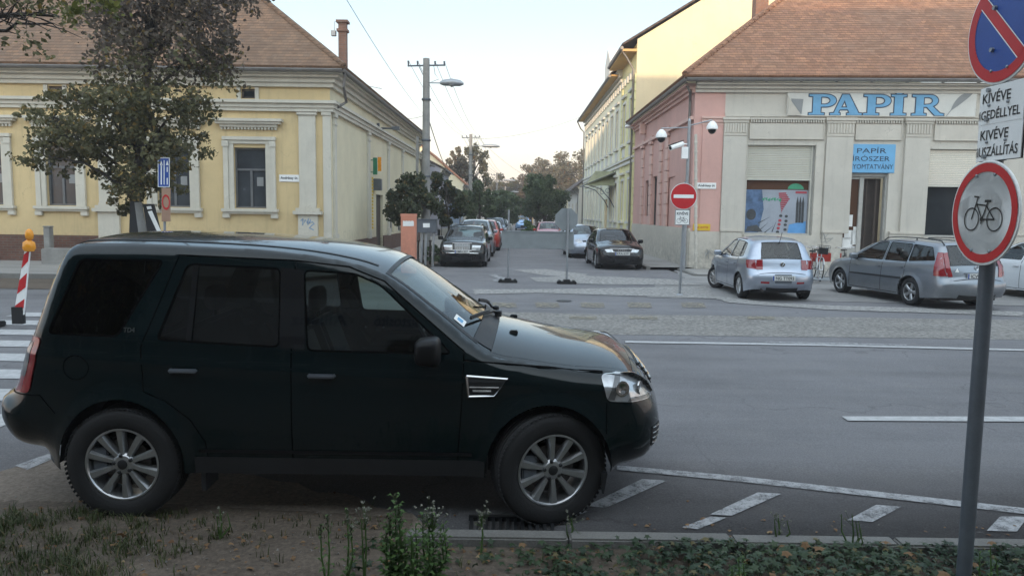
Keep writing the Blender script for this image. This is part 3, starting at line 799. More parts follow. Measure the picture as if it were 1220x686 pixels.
q = MB(); q.quad((-500, -300, -.07), (500, -300, -.07), (500, 800, -.07), (-500, 800, -.07)); g_ = q.build('ground', M['dirt']); g_['kind'] = 'structure'
q = MB(); zr_ = [(4.0, -.050), (4.4, -.050), (6.6, -.004), (20.6, -.004)]
for (y0, z0), (y1, z1) in zip(zr_, zr_[1:]): q.add([(-60, y0, z0), (60, y0, z0), (60, y1, z1), (-60, y1, z1)], [(0, 1, 2, 3)])
o = q.build('main_road', M['asphalt']); o['kind'] = 'structure'; bmw = bmesh.new(); bmw.from_mesh(o.data); bmesh.ops.remove_doubles(bmw, verts=bmw.verts, dist=1e-4); bmw.to_mesh(o.data); bmw.free(); smooth(o, 180)
sheet('side_street', [(-3.2, 18.9), (6.0, 18.9), (5.6, 26), (5.3, 120), (-2.6, 120), (-2.9, 26)], .0, M['side_asphalt'])
sheet('gravel_strip', [(-3.5, 12.3), (60, 12.1), (60, 14.9), (3, 14.75), (-2, 14.9)], .000, M['gravel'], jag=.06, seed=3)
sheet('plaza', [(3.2, 17.9), (12, 17.2), (60, 16.2), (60, 25.9), (5.75, 26.9), (5.4, 23.5), (4.2, 21.6)], .004, M['dusty'], jag=.05, seed=4)
sheet('dust_patch', [tuple(G(*p))[:2] for p in [(566, 351), (563, 345), (640, 345), (760, 343), (846, 341), (850, 356), (800, 354), (700, 351), (640, 349)]], .010, M['dust'], jag=.05, seed=6)
sheet('dust_patch', [tuple(G(*p))[:2] for p in [(610, 322), (650, 321), (700, 327), (690, 332), (640, 327)]], .010, M['dust'], jag=.05, seed=8)
sheet('dust_patch', [tuple(G(*p))[:2] for p in [(630, 331), (700, 329), (800, 333), (840, 340), (720, 339), (640, 336)]], .012, M['dust'], jag=.05, seed=9)
sheet('dust_patch', [tuple(G(*p))[:2] for p in [(840, 352), (930, 362), (1220, 372), (1220, 377), (980, 369), (870, 361)]], .012, M['dust'], jag=.06, seed=11)
sheet('far_pavement', [(-60, 20.6), (-6.4, 20.6), (-4.2, 24.5), (-3.5, 26), (-3.4, 60), (-6.2, 60), (-6.2, 25.9), (-60, 25.9)], .11, M['pave'])
q = MB(); q.box(-60, -6.5, 20.42, 20.6, -.01, .13); q.tube([(-6.5, 20.5, .06), (-4.3, 24.3, .06), (-3.6, 26, .06), (-3.45, 60, .06)], .09, 4); o = q.build('kerb', M['kerb']); o['kind'] = 'structure'
sheet('verge_far', [(-60, 17.5), (-5.2, 17.9), (-6.3, 20.4), (-60, 20.4)], .006, M['soil'], jag=.1, seed=5)
sheet('right_pavement', [(4.95, 27), (6.5, 27.2), (6.5, 70), (4.95, 70)], .10, M['pave'])
q = MB(); q.box(4.8, 4.95, 27, 70, -.01, .115); o = q.build('kerb', M['kerb']); o['kind'] = 'structure'
# shop forecourt step
sheet('shop_pavement', [(5.9, 24.6), (34, 22.6), (34, 26.5), (5.9, 27.2)], .05, M['pave'], jag=.0)
q = MB(); q.box(5.9, 6.05, 24.6, 26.9, -.01, .06); q.prism([(5.9, 24.5, -.01), (34, 22.5, -.01), (34, 22.6, -.01), (5.9, 24.6, -.01)], (0, 0, .065)); o = q.build('kerb', M['kerb']); o['kind'] = 'structure'
# markings
def mark(px, m='mark', z=.008, **k): sheet('road_marking', [tuple(G(*p))[:2] for p in px], z, M[m], **k)
mark([(745, 406.4), (980, 410.3), (1230, 416.6), (1230, 418.6), (980, 412.3), (745, 408.6)])
mark([(912, 407.3), (1080, 411.0), (1080, 412.4), (912, 408.7)], 'mark_worn', .012)
mark([(1003, 496.5), (1240, 496.8), (1240, 502.8), (1010, 501.6)])
mark([(735, 552.5), (880, 564.5), (1220, 600.5), (1300, 607), (1300, 614.5), (1220, 607), (880, 570.5), (735, 557.5)], 'mark_worn')
for p in ([(765, 568), (795, 569.5), (722, 600), (698, 598)], [(903, 583), (931, 584.5), (872, 609), (846, 607.5)], [(846, 610), (866, 611), (832, 624), (812, 622)], [(1044, 597), (1074, 599), (1040, 616), (1010, 614)], [(1192, 610), (1225, 610.5), (1212, 627), (1176, 626)]): mark(p, 'mark_worn', .009)
mark([(700, 604), (664, 617), (640, 616), (668, 602)], 'mark_worn')
mark([(18, 552), (70, 535), (82, 537), (32, 557)], 'mark_worn')
for x in (601, 652, 706, 762, 826): mark([(x-15, 360.5), (x+13, 361), (x+15, 367), (x-13, 366.5)], 'mark_cream', .004+.008)
for x in (693, 765, 905): mark([(x-15, 377), (x+18, 377.5), (x+18, 381), (x-15, 380.5)], 'mark_cream', .012)
mark([(582, 328), (590, 327.5), (606, 333), (590, 336), (586, 334), (594, 332.5)], 'mark_worn', .014)
for k in range(8):                       # zebra crossing left
    y0 = 6.45+k*.98
    sheet('road_marking', [(-9, y0), (-4.52+.02*k, y0+.02), (-4.52+.02*k, y0+.5), (-9, y0+.5)], .006, M['mark'])
# drain and manhole
q = MB(); c_ = G(672, 358.6); q.lathe([(.0, .012), (.16, .012), (.17, .004)], org=(c_.x, c_.y, 0), n=24)
tag(q.build('manhole_cover', M['blk']), 'small dark round cover in the dusty asphalt of the crossing', 'manhole')
# near kerb stones
q = MB(); x = -.62; y0 = 4.33; rnd = random.Random(3)
for i in range(16):
    l = .98; dz = rnd.uniform(-.006, .006); ya = 4.445-.012*(x+.6); q.box(x+.004, x+l-.004, ya-.125, ya, -.12, .035+dz); x += l
o = q.build('kerb', M['kerb'], bev=.012); o['kind'] = 'structure'
# drain grille in front of the kerb
q = MB(); gx = .02
q.box(gx-.28, gx+.28, 4.47, 4.50, -.06, -.01); q.box(gx-.28, gx+.28, 4.74, 4.77, -.06, -.01)
for i in range(12): q.box(gx-.27+i*.047, gx-.25+i*.047, 4.50, 4.74, -.06, -.018)
tag(q.build('drain_grating', M['blk']), 'iron drain grating beside the kerb under the front of the dark green four-wheel-drive', 'drain')
# near verge: bumpy soil sheet
def terrain(name, x0, x1, y0, y1, step, m, hf, mask=None):
    xs = np.arange(x0, x1+step, step); ys = np.arange(y0, y1+step, step); X, Y = np.meshgrid(xs, ys, indexing='ij')
    Z = np.vectorize(hf)(X, Y); n = len(ys); v = np.stack([X, Y, Z], 2).reshape(-1, 3)
    f = [(i*n+k, (i+1)*n+k, (i+1)*n+k+1, i*n+k+1) for i in range(len(xs)-1) for k in range(n-1)]
    o = raw_mesh(name, v, f, M[m]); auto_uv(o.data); smooth(o, 180); o['kind'] = 'structure'; return o
from mathutils import noise as MN
def nz(x, y, s): return MN.noise(Vector((x*s, y*s, 3.1)))
def verge_h(x, y):
    yk = 4.31-.012*(x+.6) if x > -.6 else 4.75+.25*min(1, (-.6-x)/2)
    base = .0+.05*nz(x, y, 1.3)+.02*nz(x, y, 6)+.010*nz(x, y, 22)
    e = yk-y
    if x > -.6: return -.02+max(base, -.02)*min(1, max(e, 0)*4) - (.08 if e < -.02 else 0)
    t = min(1, max(e/.8, 0)); return base*t+(-.030 if t > 0 else -.11)+.03*t+.004*nz(x, y, 30)
terrain('verge_soil', -5, 6, 2.0, 5.3, .035, 'soil', verge_h)
terrain('verge_ground', -14, 14, -6.5, 2.1, .5, 'soil', lambda x, y: .0+.03*nz(x, y, .8))
# dirt strip the back of the SUV stands on
sheet('dirt_strip', [tuple(G(*p))[:2] for p in [(-200, 600), (-60, 575), (0, 558), (70, 538), (230, 548), (420, 585), (520, 622), (520, 660), (-300, 680)]], .004, M['dirt'], jag=.08, seed=12)

# ---------------------------------------------------------------- facade tools
class Facade:
    def __init__(s, O, ang, parent): s.O = Vector(O); s.a = ang; s.u = Vector((cos(ang), sin(ang), 0)); s.n = Vector((sin(ang), -cos(ang), 0)); s.par = parent
    def uz(s, px, py):
        d = ray(px, py); o = Vector((0, 0, CAM_H)); t = (s.O-o).dot(s.n)/d.dot(s.n); p = o+d*t; return (p-s.O).dot(s.u), p.z
    def X(s): # local x along wall, y into wall, z up
        return Matrix.Translation(s.O) @ Matrix.Rotation(s.a, 4, 'Z')
    def mb(s): return MB(s.X())
    def wall(s, name, m, u0, u1, z0, z1, holes=(), depth=.18, skip_reveal=False):
        us = sorted({u0, u1}|{h[0] for h in holes}|{h[1] for h in holes}); zs = sorted({z0, z1}|{h[2] for h in holes}|{h[3] for h in holes})
        q = s.mb()
        for i in range(len(us)-1):
            for k in range(len(zs)-1):
                uc, zc = (us[i]+us[i+1])/2, (zs[k]+zs[k+1])/2
                if any(h[0] < uc < h[1] and h[2] < zc < h[3] for h in holes): continue
                if uc < u0 or uc > u1 or zc < z0 or zc > z1: continue
                q.quad((us[i], 0, zs[k]), (us[i+1], 0, zs[k]), (us[i+1], 0, zs[k+1]), (us[i], 0, zs[k+1]))
        for h in holes:
            a, b, c, d = h[:4]
            for p in (((a, c), (b, c)), ((b, c), (b, d)), ((b, d), (a, d)), ((a, d), (a, c))):
                q.quad((p[0][0], 0, p[0][1]), (p[1][0], 0, p[1][1]), (p[1][0], depth, p[1][1]), (p[0][0], depth, p[0][1]))
        bm_o = q.build(name, m, s.par); return bm_o
    def bx(s, name, m, items, bev=0, parent=None):
        if name in ('plinth', 'plinth_ledge', 'side_base', 'base_wall', 'frame') and len(items) > 1:
            for it in items: o = s.bx(name, m, [it], bev, parent)
            return o
        q = s.mb()
        for u0, u1, z0, z1, d0, d1 in items: q.box(u0, u1, -d1, -d0, z0, z1)    # d outward
        return q.build(name, m, parent or s.par, bev=bev)
    def window(s, u0, u1, z0, z1, depth=.14, panes=2, transom=.66, m='wframe', glass='housewin', name='window', bars=0):
        q = s.mb(); f = .06; d = depth
        q.box(u0, u0+f, d-.05, d, z0, z1); q.box(u1-f, u1, d-.05, d, z0, z1); q.box(u0+f, u1-f, d-.05, d, z0, z0+f); q.box(u0+f, u1-f, d-.05, d, z1-f, z1)
        if transom: q.box(u0+f, u1-f, d-.06, d-.005, z0+(z1-z0)*transom-.035, z0+(z1-z0)*transom+.035)
        if panes == 2: q.box((u0+u1)/2-.04, (u0+u1)/2+.04, d-.055, d-.003, z0+f, z0+(z1-z0)*(transom or 1)-.035 if transom else z1-f)
        w_ = q.build(name, M[m], s.par)
        q = s.mb(); q.quad((u0+.01, d-.015, z0+.01), (u1-.01, d-.015, z0+.01), (u1-.01, d-.015, z1-.01), (u0+.01, d-.015, z1-.01)); q.build('pane', M[glass], w_)
        return w_
def roof_part(name, m, faces, parent, thick=.10):
    q = MB()
    for f in faces:
        n = (Vector(f[1])-Vector(f[0])).cross(Vector(f[2])-Vector(f[0])).normalized()
        if n.z < 0: n = -n
        q.prism([Vector(p)+n*.0 for p in f], n*thick)
    return q.build(name, m, parent)
def dentils(q, u0, u1, z0, z1, d0, d1, step, wd):
    n = int((u1-u0)/step); st = (u1-u0)/n
    for i in range(n): q.box(u0+i*st+(st-wd)/2, u0+i*st+(st+wd)/2, -d1, -d0, z0, z1)

# ---------------------------------------------------------------- yellow corner building (left)
YF = 25.85; CX = P(394, 200, YF).x
yb = thing('yellow_corner_building', 'ochre yellow single-storey corner building with white window surrounds on the left', 'building', (CX, YF, 0))
F = Facade((CX, YF, 0), 0, yb)
u_ = lambda px, py=200: F.uz(px, py)[0]
z_ = lambda py, px=300: F.uz(px, py)[1]
ZE = z_(88, 330)         # eave
holes = []; wn = []
for g0, g1 in ((279, 317), (187, 226), (55, 90), (-33, 3), (-125, -90), (-215, -180)):
    a, b = u_(g0), u_(g1); holes.append((a, b, z_(248, 300), z_(176, 300))); wn.append((a, b))
att = []
for g0, g1 in ((287, 304), (57, 75), (-130, -112)):
    att.append((u_(g0, 110), u_(g1, 110), z_(117.5, 296), z_(106, 296)))
UL = -26
F.wall('front_wall', M['yellow'], UL, 0, .62, ZE-.05, holes+att)
F.bx('base_wall', M['brick'], [(UL, .03, -.02, z_(283, 330)-.02, -.3, .045)])
for h in holes:
    a, b, c, d = h
    w_ = F.window(a, b, c, d, .16, 2, .64, 'wgrey')
    F.bx('window_surround', M['trim'], [(a-.17, a, c-.02, d+.12, -.0, .06), (b, b+.17, c-.02, d+.12, -.0, .06), (a-.34, a-.17, c-.02, d+.22, 0, .10), (b+.17, b+.34, c-.02, d+.22, 0, .10), (a-.17, b+.17, d+.12, d+.24, 0, .07), (a-.36, b+.36, d+.24, d+.36, 0, .12),
        (a-.37, a-.14, d+.02, d+.22, .10, .125), (b+.14, b+.37, d+.02, d+.22, .10, .125)], .008, w_)
    F.bx('sill', M['trim'], [(a-.42, b+.42, c-.13, c-.02, 0, .17), (a-.38, b+.38, c-.20, c-.13, 0, .12), (a-.40, a-.16, c-.34, c-.20, 0, .11), (b+.16, b+.40, c-.34, c-.20, 0, .11)], .012, w_)
    q = F.mb(); zt = z_(150, 297)
    q.box(a-.62, b+.62, -.26, 0, zt+.13, zt+.22); q.box(a-.55, b+.55, -.20, 0, zt+.05, zt+.13); q.box(a-.42, b+.42, -.12, 0, zt-.05, zt+.05); dentils(q, a-.42, b+.42, zt-.13, zt-.05, 0, .09, .11, .06)
    q.build('window_hood', M['trim'], w_)
    q = F.mb()
    q.quad(((a+b)/2+.18, .135, c+.75), ((a+b)/2+.40, .135, c+.75), ((a+b)/2+.40, .135, c+1.05), ((a+b)/2+.18, .135, c+1.05)); q.build('paper_notice', M['greysign'], w_)
for h in att:
    w_ = F.window(h[0], h[1], h[2], h[3], .14, 1, 0, 'wframe_dark', 'darkglass', 'attic_window'); F.bx('frame', M['trim'], [(h[0]-.13, h[0], h[2]-.06, h[3]+.06, 0, .04), (h[1], h[1]+.13, h[2]-.06, h[3]+.06, 0, .04)], 0, w_)
# pilasters
for (p0, p1, wide) in ((357, 377, .12), (118, 140, .12), (-90+13, -72+13, .12)):
    a, b = u_(p0), u_(p1); zt = z_(134, 365); zc = z_(250, 365)
    F.bx('pilaster', M['trim'], [(a, b, zc, zt, 0, .09), (a-.05, b+.05, zt-.1, zt, .0, .14), (a-.10, b+.10, zt, zt+.08, 0, .17), (a-.05, b+.05, .62, zc-.16, 0, .12), (a-.20, b+.20, zc-.16, zc-.04, 0, .22), (a-.12, b+.12, zc-.04, zc+.06, 0, .16),
        (a, b, zc+.06, zc+.14, .09, .15)], .01)
F.bx('corner_pilaster', M['trim'], [(-.25, .02, .62, z_(138, 388), 0, .05), (-.29, .04, z_(138, 388), z_(132, 388), 0, .08)], .01)
# entablature
zA, zB = z_(133, 340), z_(119, 340); zf = z_(104, 340)
q = F.mb()
q.box(UL, .12, -.10, 0, zA, zA+.12); q.box(UL, .16, -.15, 0, zA+.12, zA+.24); q.box(UL, .24, -.24, 0, zB-.13, zB-.03); q.box(UL, .20, -.18, 0, zA+.24, zB-.13)
q.build('string_course', M['trim'], yb)
q = F.mb(); q.box(UL, .14, -.12, 0, zf, zf+.14); q.box(UL, .22, -.2, 0, zf+.14, zf+.30); q.box(UL, .36, -.34, 0, zf+.30, ZE-.04); q.box(UL, .5, -.48, 0, ZE-.04, ZE+.02)
q.build('cornice', M['trim'], yb)
# street sign, graffiti
def wall_plate(fac, pxs, name, m, text=None, parent=None, tm='signblack', th=.03, h=.6, bold=.01, tw=.86):
    (x0, y0), (x1, y1) = pxs; a, zb_ = fac.uz(x0, y1); b, zt_ = fac.uz(x1, y0); par = parent or fac.par
    o = fac.bx(name, m, [(a, b, zb_, zt_, .0, th)], .004)
    if text:
        q = MB(); c_ = fac.O+fac.u*((a+b)/2)+fac.n*th; c_.z = (zb_+zt_)/2
        lines = text.split('\n'); H_ = (zt_-zb_)
        for i, ln in enumerate(lines):
            cc = c_.copy(); cc.z = zt_-H_*(i+.5)/len(lines)
            wl = (b-a)*tw*(len(ln)/max(len(x) for x in lines))**.6
            text_on(q, ln, cc, fac.u, (0, 0, 1), wl, H_*h/len(lines), bold)
        q.build('lettering', M[tm], o)
    return o
wall_plate(F, ((333, 208.5), (357, 216.5)), 'street_name_plate', M['signwhite'], 'Andrássy út.', h=.5, bold=.02)
q = F.mb(); a, zc = u_(367), z_(266, 367)
rnd = random.Random(4); pth = []
for k, (dx, dz) in enumerate([(-.24, .08), (-.16, .16), (-.18, -.08), (-.08, .12), (-.02, .0), (.02, .16), (.0, -.06), (.10, .12), (.06, .0), (.16, .06), (.22, -.02), (.14, -.06), (.05, -.16), (.2, -.22)]): pth.append((a+dx, -.126, zc+dz))
q.tube(pth, .012, 4); q.build('graffiti', M['letterblue'], yb)
# side wing along the street
WA = pi/2-.012        # wall runs away from us; outer normal towards +x
class FacadeR(Facade):
    pass
Fs = Facade((CX+.0, YF, 0), WA, yb)   # u along +Y, normal +x
L_W = 22.3; zs = ZE
uS = lambda px, py=200: Fs.uz(px, py)[0]
dh = [(uS(448), uS(456), .2, 2.7), (uS(463), uS(469), .9, 3.1), (uS(474), uS(478.5), .9, 3.1)]
Fs.wall('side_wall', M['cream'], 0, L_W, .62, zs-.05, dh)
Fs.bx('side_base', M['brick'], [(0, dh[0][0], -.02, .82, -.3, .05), (dh[0][1], L_W, -.02, .82, -.3, .05)])
for i, h in enumerate(dh):
    if i == 0:
        d_ = Fs.bx('door', M['wood'], [(h[0], h[1], .2, 2.7, -.2, -.12)]); Fs.bx('step', M['concrete'], [(h[0]-.2, h[1]+.2, -.02, .2, -.3, .5)])
    else: Fs.window(h[0], h[1], h[2], h[3], .14)
for px in (396.5, 437, 461, 478):
    a = uS(px); wd = .42 if px > 400 else .3
    a = max(a, .02); Fs.bx('pilaster', M['trim'], [(a, a+wd, .8, 5.1, 0, .08), (a-.05, a+wd+.05, 5.1, 5.25, 0, .12), (a-.03, a+wd+.03, 4.85, 4.93, .0, .11), (a-.06, a+wd+.06, .8, 1.15, 0, .12)], .01)
q = Fs.mb(); q.box(.02, L_W, -.12, 0, zA, zA+.12); q.box(.02, L_W, -.17, 0, zA+.12, zB-.13); q.box(.02, L_W, -.25, 0, zB-.13, zB-.03); q.build('string_course', M['trim'], yb)
q = Fs.mb(); q.box(.02, L_W, -.12, 0, zf, zf+.14); q.box(.02, L_W, -.22, 0, zf+.14, zf+.30); q.box(.02, L_W, -.36, 0, zf+.30, ZE-.04); q.box(.02, L_W, -.5, 0, ZE-.04, ZE+.02); q.build('cornice', M['trim'], yb)
q = MB()
O = Vector((CX, YF, 0)); us = Fs.u; ns = Fs.n
e0 = Vector((CX-26, YF-.55, ZE+.06)); e1 = Vector((CX+.55, YF-.55, ZE+.06)); e2 = O+us*L_W+ns*.55+Vector((0, 0, ZE+.06)); 
q.tube([e0, e1], .075, 8); q.tube([e1, e2], .075, 8)
p = O+us*L_W+ns*.5; q.tube([e2, p+Vector((0, .1, ZE-.25)), O+us*(L_W+.1)+ns*.12+Vector((0, 0, ZE-.75)), O+us*(L_W+.1)+ns*.12+Vector((0, 0, .1))], .05, 8)
c0 = Vector((CX+.12, YF+.35, 0)); q.tube([e1+Vector((0, .3, -.05)), e1+Vector((-.05, .35, -.5)), c0+Vector((.35, 0, ZE-.85)), c0+Vector((.02, 0, ZE-1.05))], .05, 8)
q.build('gutter', M['gutter'], yb, 40)
# roof
SL = .80; RW = 6.2
rz = ZE+.08; r0 = Vector((CX-26, YF-.6, rz)); r1 = Vector((CX+.6, YF-.6, rz)); apex = Vector((CX+.6-RW, YF-.6+RW, rz+RW*SL)); rl = Vector((CX-26, YF-.6+RW, rz+RW*SL))
r2 = O+us*(L_W+.2)+ns*.6+Vector((0, 0, rz)); rr = r2-ns*RW+Vector((0, 0, RW*SL))
back = Vector((CX-26, YF-.6+2*RW, rz)); bk2 = Vector((CX+.6-2*RW, YF-.6+2*RW, rz)); bk3 = r2-ns*2*RW
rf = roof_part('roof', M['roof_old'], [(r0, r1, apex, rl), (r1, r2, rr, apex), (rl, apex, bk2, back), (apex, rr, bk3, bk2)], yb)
q = MB(); q.tube([r1+Vector((0, 0, .1)), apex+Vector((0, 0, .12))], .11, 6); q.tube([rl+Vector((0, 0, .12)), apex+Vector((0, 0, .12)), rr+Vector((0, 0, .12))], .11, 6); q.build('ridge_tiles', M['roof_old'], rf, 60)
q = MB(); q.poly([r2-us*.12, rr-us*.12, bk3-us*.12]); q.poly([O+us*L_W+Vector((0, 0, 0)), O+us*L_W+Vector((0, 0, rz)), O+us*L_W-ns*10+Vector((0, 0, rz)), O+us*L_W-ns*10]); q.build('gable_wall', M['cream'], yb)
def chimney(x, y, z0, z1, wd, parent, lamp=False):
    q = MB(); q.box(x-wd/2, x+wd/2, y-wd/2, y+wd/2, z0, z1); q.box(x-wd/2-.06, x+wd/2+.06, y-wd/2-.06, y+wd/2+.06, z1-.35, z1-.25); q.box(x-wd/2-.08, x+wd/2+.08, y-wd/2-.08, y+wd/2+.08, z1, z1+.09); return q.build('chimney', M['chimney'], parent)
ch_p = P(408.5, 28, 31.5); chm = chimney(ch_p.x, 31.5, ZE+.3, ch_p.z, .31, rf)
q = MB(); q.box(ch_p.x-.42, ch_p.x-.24, 31.2, 31.4, ch_p.z-.55, ch_p.z-.35); q.tube([(ch_p.x-.3, 31.3, ch_p.z-.35), (ch_p.x-.3, 31.3, ch_p.z-.0), (ch_p.x, 31.3, ch_p.z-.0)], .015, 5); q.build('chimney_lamp', M['galv'], chm)
q = MB(); a = P(436, 112, 36); q.tube([(a.x, 36, ZE), a], .015, 5); b0, b1 = P(430, 101, 36), P(455, 106, 36); q.tube([b0, b1], .012, 4); q.tube([a, P(438, 103, 36)], .012, 4)
for k in range(6):
    c_ = b0+(b1-b0)*(k+.5)/6; q.tube([c_+Vector((0, -.25, 0)), c_+Vector((0, .25, 0))], .006, 4)
q.build('tv_aerial', M['galv'], rf)
# wall lamp, green sign, small vents
a, zc = Fs.uz(449, 153); q = Fs.mb(); q.box(a-.1, a+.1, -.12, -.02, zc-.22, zc+.22); q.tube([(a, -.1, zc), (a, -.75, zc+.0)], .04, 6); q.box(a-.12, a+.12, -1.0, -.7, zc-.06, zc+.08)
tag(q.build('wall_lamp', M['greypole']), 'grey floodlight on an arm under the string course of the side wall', 'lamp')
a, zt = Fs.uz(441, 188); _, zb_ = Fs.uz(441, 208); q = Fs.mb(); q.box(a-.05, a+.05, -.30, -.13, zb_, zt); q.tube([(a, 0, zt-.1), (a, -.14, zt-.1)], .02, 5); q.tube([(a, 0, zb_+.1), (a, -.14, zb_+.1)], .02, 5)
M['green'] = mat('green_sign', (.02, .20, .10), .4); o = q.build('shop_sign', M['green'], None); tag(o, 'narrow upright green sign sticking out of the cream side wall', 'sign')
q = Fs.mb(); q.box(a+1.0, a+1.08, -.28, -.13, zb_+.2, zt+.1); q.tube([(a+1.04, 0, zt-.1), (a+1.04, -.14, zt-.1)], .02, 5); tag(q.build('shop_sign', M['amber']), 'small orange sign behind the green one on the cream side wall', 'sign')
q = Fs.mb(); a, zc = Fs.uz(445, 220); q.box(a-.2, a+.2, -.35, -.02, zc-.25, zc+.25); tag(q.build('wall_box', M['greypole'], bev=.02), 'small dark box fixed to the side wall below the green sign', 'box')
q = Fs.mb()
for k in range(16): q.box(uS(441)-.09, uS(441)+.09, -.12, -.085, 1.2+k*.14, 1.29+k*.14)
q.build('painted_stripes', M['yellowtag'], yb)

# ---------------------------------------------------------------- houses further along the left side
def house(name, label, X0, Y0, Y1, depth, ze, slope, wallm, roofm, side=1, nwin=3, gable_front=True, winm='housewin', base='greyplinth', wz=(1.2, 2.9), two=False, over=.35, chim=False):
    """street-side wall at X0 facing +x (side=1, left of street) or -x (side=-1)"""
    h = thing(name, label, 'house', (X0, Y0, 0)); s = side
    F1 = Facade((X0, Y0, 0), pi/2, h) if s > 0 else Facade((X0, Y1, 0), -pi/2, h)
    Lh = Y1-Y0; hol = []
    rows = [wz] if not two else [wz, (wz[0]+3.3, wz[1]+3.3)]
    for r_ in rows:
        for i in range(nwin):
            c_ = Lh*(i+.5)/nwin; hol.append((c_-.5, c_+.5, r_[0], r_[1]))
    F1.wall('street_wall', wallm, 0, Lh, 0, ze, hol)
    for a, b, c_, d_ in hol:
        w_ = F1.window(a, b, c_, d_, .13, 2, .66, glass=winm); F1.bx('surround', M['trim'], [(a-.14, a, c_, d_+.14, 0, .05), (b, b+.14, c_, d_+.14, 0, .05), (a, b, d_, d_+.14, 0, .05), (a-.2, b+.2, c_-.12, c_, 0, .12)], 0, w_)
    F1.bx('plinth', M[base], [(0, Lh, -.02, .6, -.2, .05)]); F1.bx('cornice', M['trim'], [(0, Lh, ze-.35, ze-.2, 0, .1), (0, Lh, ze-.2, ze, 0, .22)])
    X1 = X0-s*depth; q = MB()
    xm = (X0+X1)/2; hr = depth/2*slope
    for yy in (Y0, Y1): q.poly([(X0, yy, 0), (X1, yy, 0), (X1, yy, ze), (xm, yy, ze+hr), (X0, yy, ze)])
    q.quad((X1, Y0, 0), (X1, Y1, 0), (X1, Y1, ze), (X1, Y0, ze)); q.build('end_walls', wallm, h)
    o = over; dz = -o*slope
    rf_ = roof_part('roof', roofm, [((X0+s*o, Y0-.15, ze+dz+.05), (X0+s*o, Y1+.15, ze+dz+.05), (xm, Y1+.15, ze+hr+.05), (xm, Y0-.15, ze+hr+.05)), ((X1-s*o, Y0-.15, ze+dz+.05), (X1-s*o, Y1+.15, ze+dz+.05), (xm, Y1+.15, ze+hr+.05), (xm, Y0-.15, ze+hr+.05))], h)
    q = MB(); q.tube([(X0+s*(o+.06), Y0-.1, ze+dz+.02), (X0+s*(o+.06), Y1+.1, ze+dz+.02)], .06, 6); q.tube([(X0+s*(o+.06), Y0+.1, ze+dz), (X0+s*.1, Y0+.15, ze+dz-.4), (X0+s*.1, Y0+.15, .1)], .045, 6); q.build('gutter', M['gutter'], h, 40)
    if chim: chimney(xm+s*1.2, (Y0+Y1)/2, ze+.5, ze+hr+1.0, .5, rf_)
    return h
house('yellow_house', 'pale yellow gabled house just past the corner building, behind the concrete lamp pole', -6.5, 49.0, 58.5, 8, 5.6, .62, M['cream'], M['roof_dark'], 1, 3, chim=False)
house('lilac_house', 'grey lilac house with a scrolled gable behind the small trees on the left', -5.7, 59.5, 67, 7, 5.4, .5, M['lilac'], M['roof_dark'], 1, 2)
house('blue_house', 'low pale blue house on the left of the street behind the second pole', -4.9, 68.5, 76, 7, 3.8, .5, M['blue'], M['roof_dark'], 1, 2)
house('orange_roofed_house', 'house with a bright orange tiled roof on the left past the blue house', -5.2, 78, 92, 8.5, 5.0, .85, M['cream'], M['roof_orange'], 1, 4)
house('ochre_house', 'ochre house half way down the left side of the street', -5.3, 95, 109, 8, 4.4, .7, M['ochre'], M['roof_red'], 1, 4)
house('white_house', 'white house near the far left end of the street', -5.4, 112, 126, 8, 4.2, .7, M['white'], M['roof_dark'], 1, 4)
# house closing the street
eh = thing('ochre_end_house', 'ochre house with brown hipped roof closing the far end of the street', 'house', (-1, 150, 0))
Fe = Facade((-4.0, 150, 0), 0, eh)
hol = [(i*1.6+.5, i*1.6+1.3, 2.4, 3.7) for i in range(5)]
Fe.wall('front_wall', M['ochre'], 0, 8, 0, 4.8, hol)
for a, b, c_, d_ in hol: Fe.window(a, b, c_, d_)
roof_part('roof', M['roof_dark'], [((-4.8, 149.2, 4.7), (4.8, 149.2, 4.7), (1.2, 153, 7.8), (-1.2, 153, 7.8)), ((4.8, 149.2, 4.7), (4.8, 157, 4.7), (1.2, 153, 7.8)), ((-4.8, 149.2, 4.7), (-4.8, 157, 4.7), (-1.2, 153, 7.8))], eh)
q = MB(); q.box(-4, 4, 150.2, 157, 0, 4.6); q.build('walls', M['ochre'], eh)
# ---------------------------------------------------------------- pink and cream shop building (right)
RO = P(821.5, 300, 27.35); RX, RY = RO.x, 27.35; RA = -.055
pb = thing('shop_building', 'pink and cream corner building with the stationery shop and red tiled hip roof', 'building', (RX, RY, 0))
FR = Facade((RX, RY, 0), RA, pb)
ur = lambda px, py=240: FR.uz(px, py)[0]
zr = lambda py, px=1000: FR.uz(px, py)[1]
ZR = zr(99, 900); UR = 27
base_t = zr(277, 930)
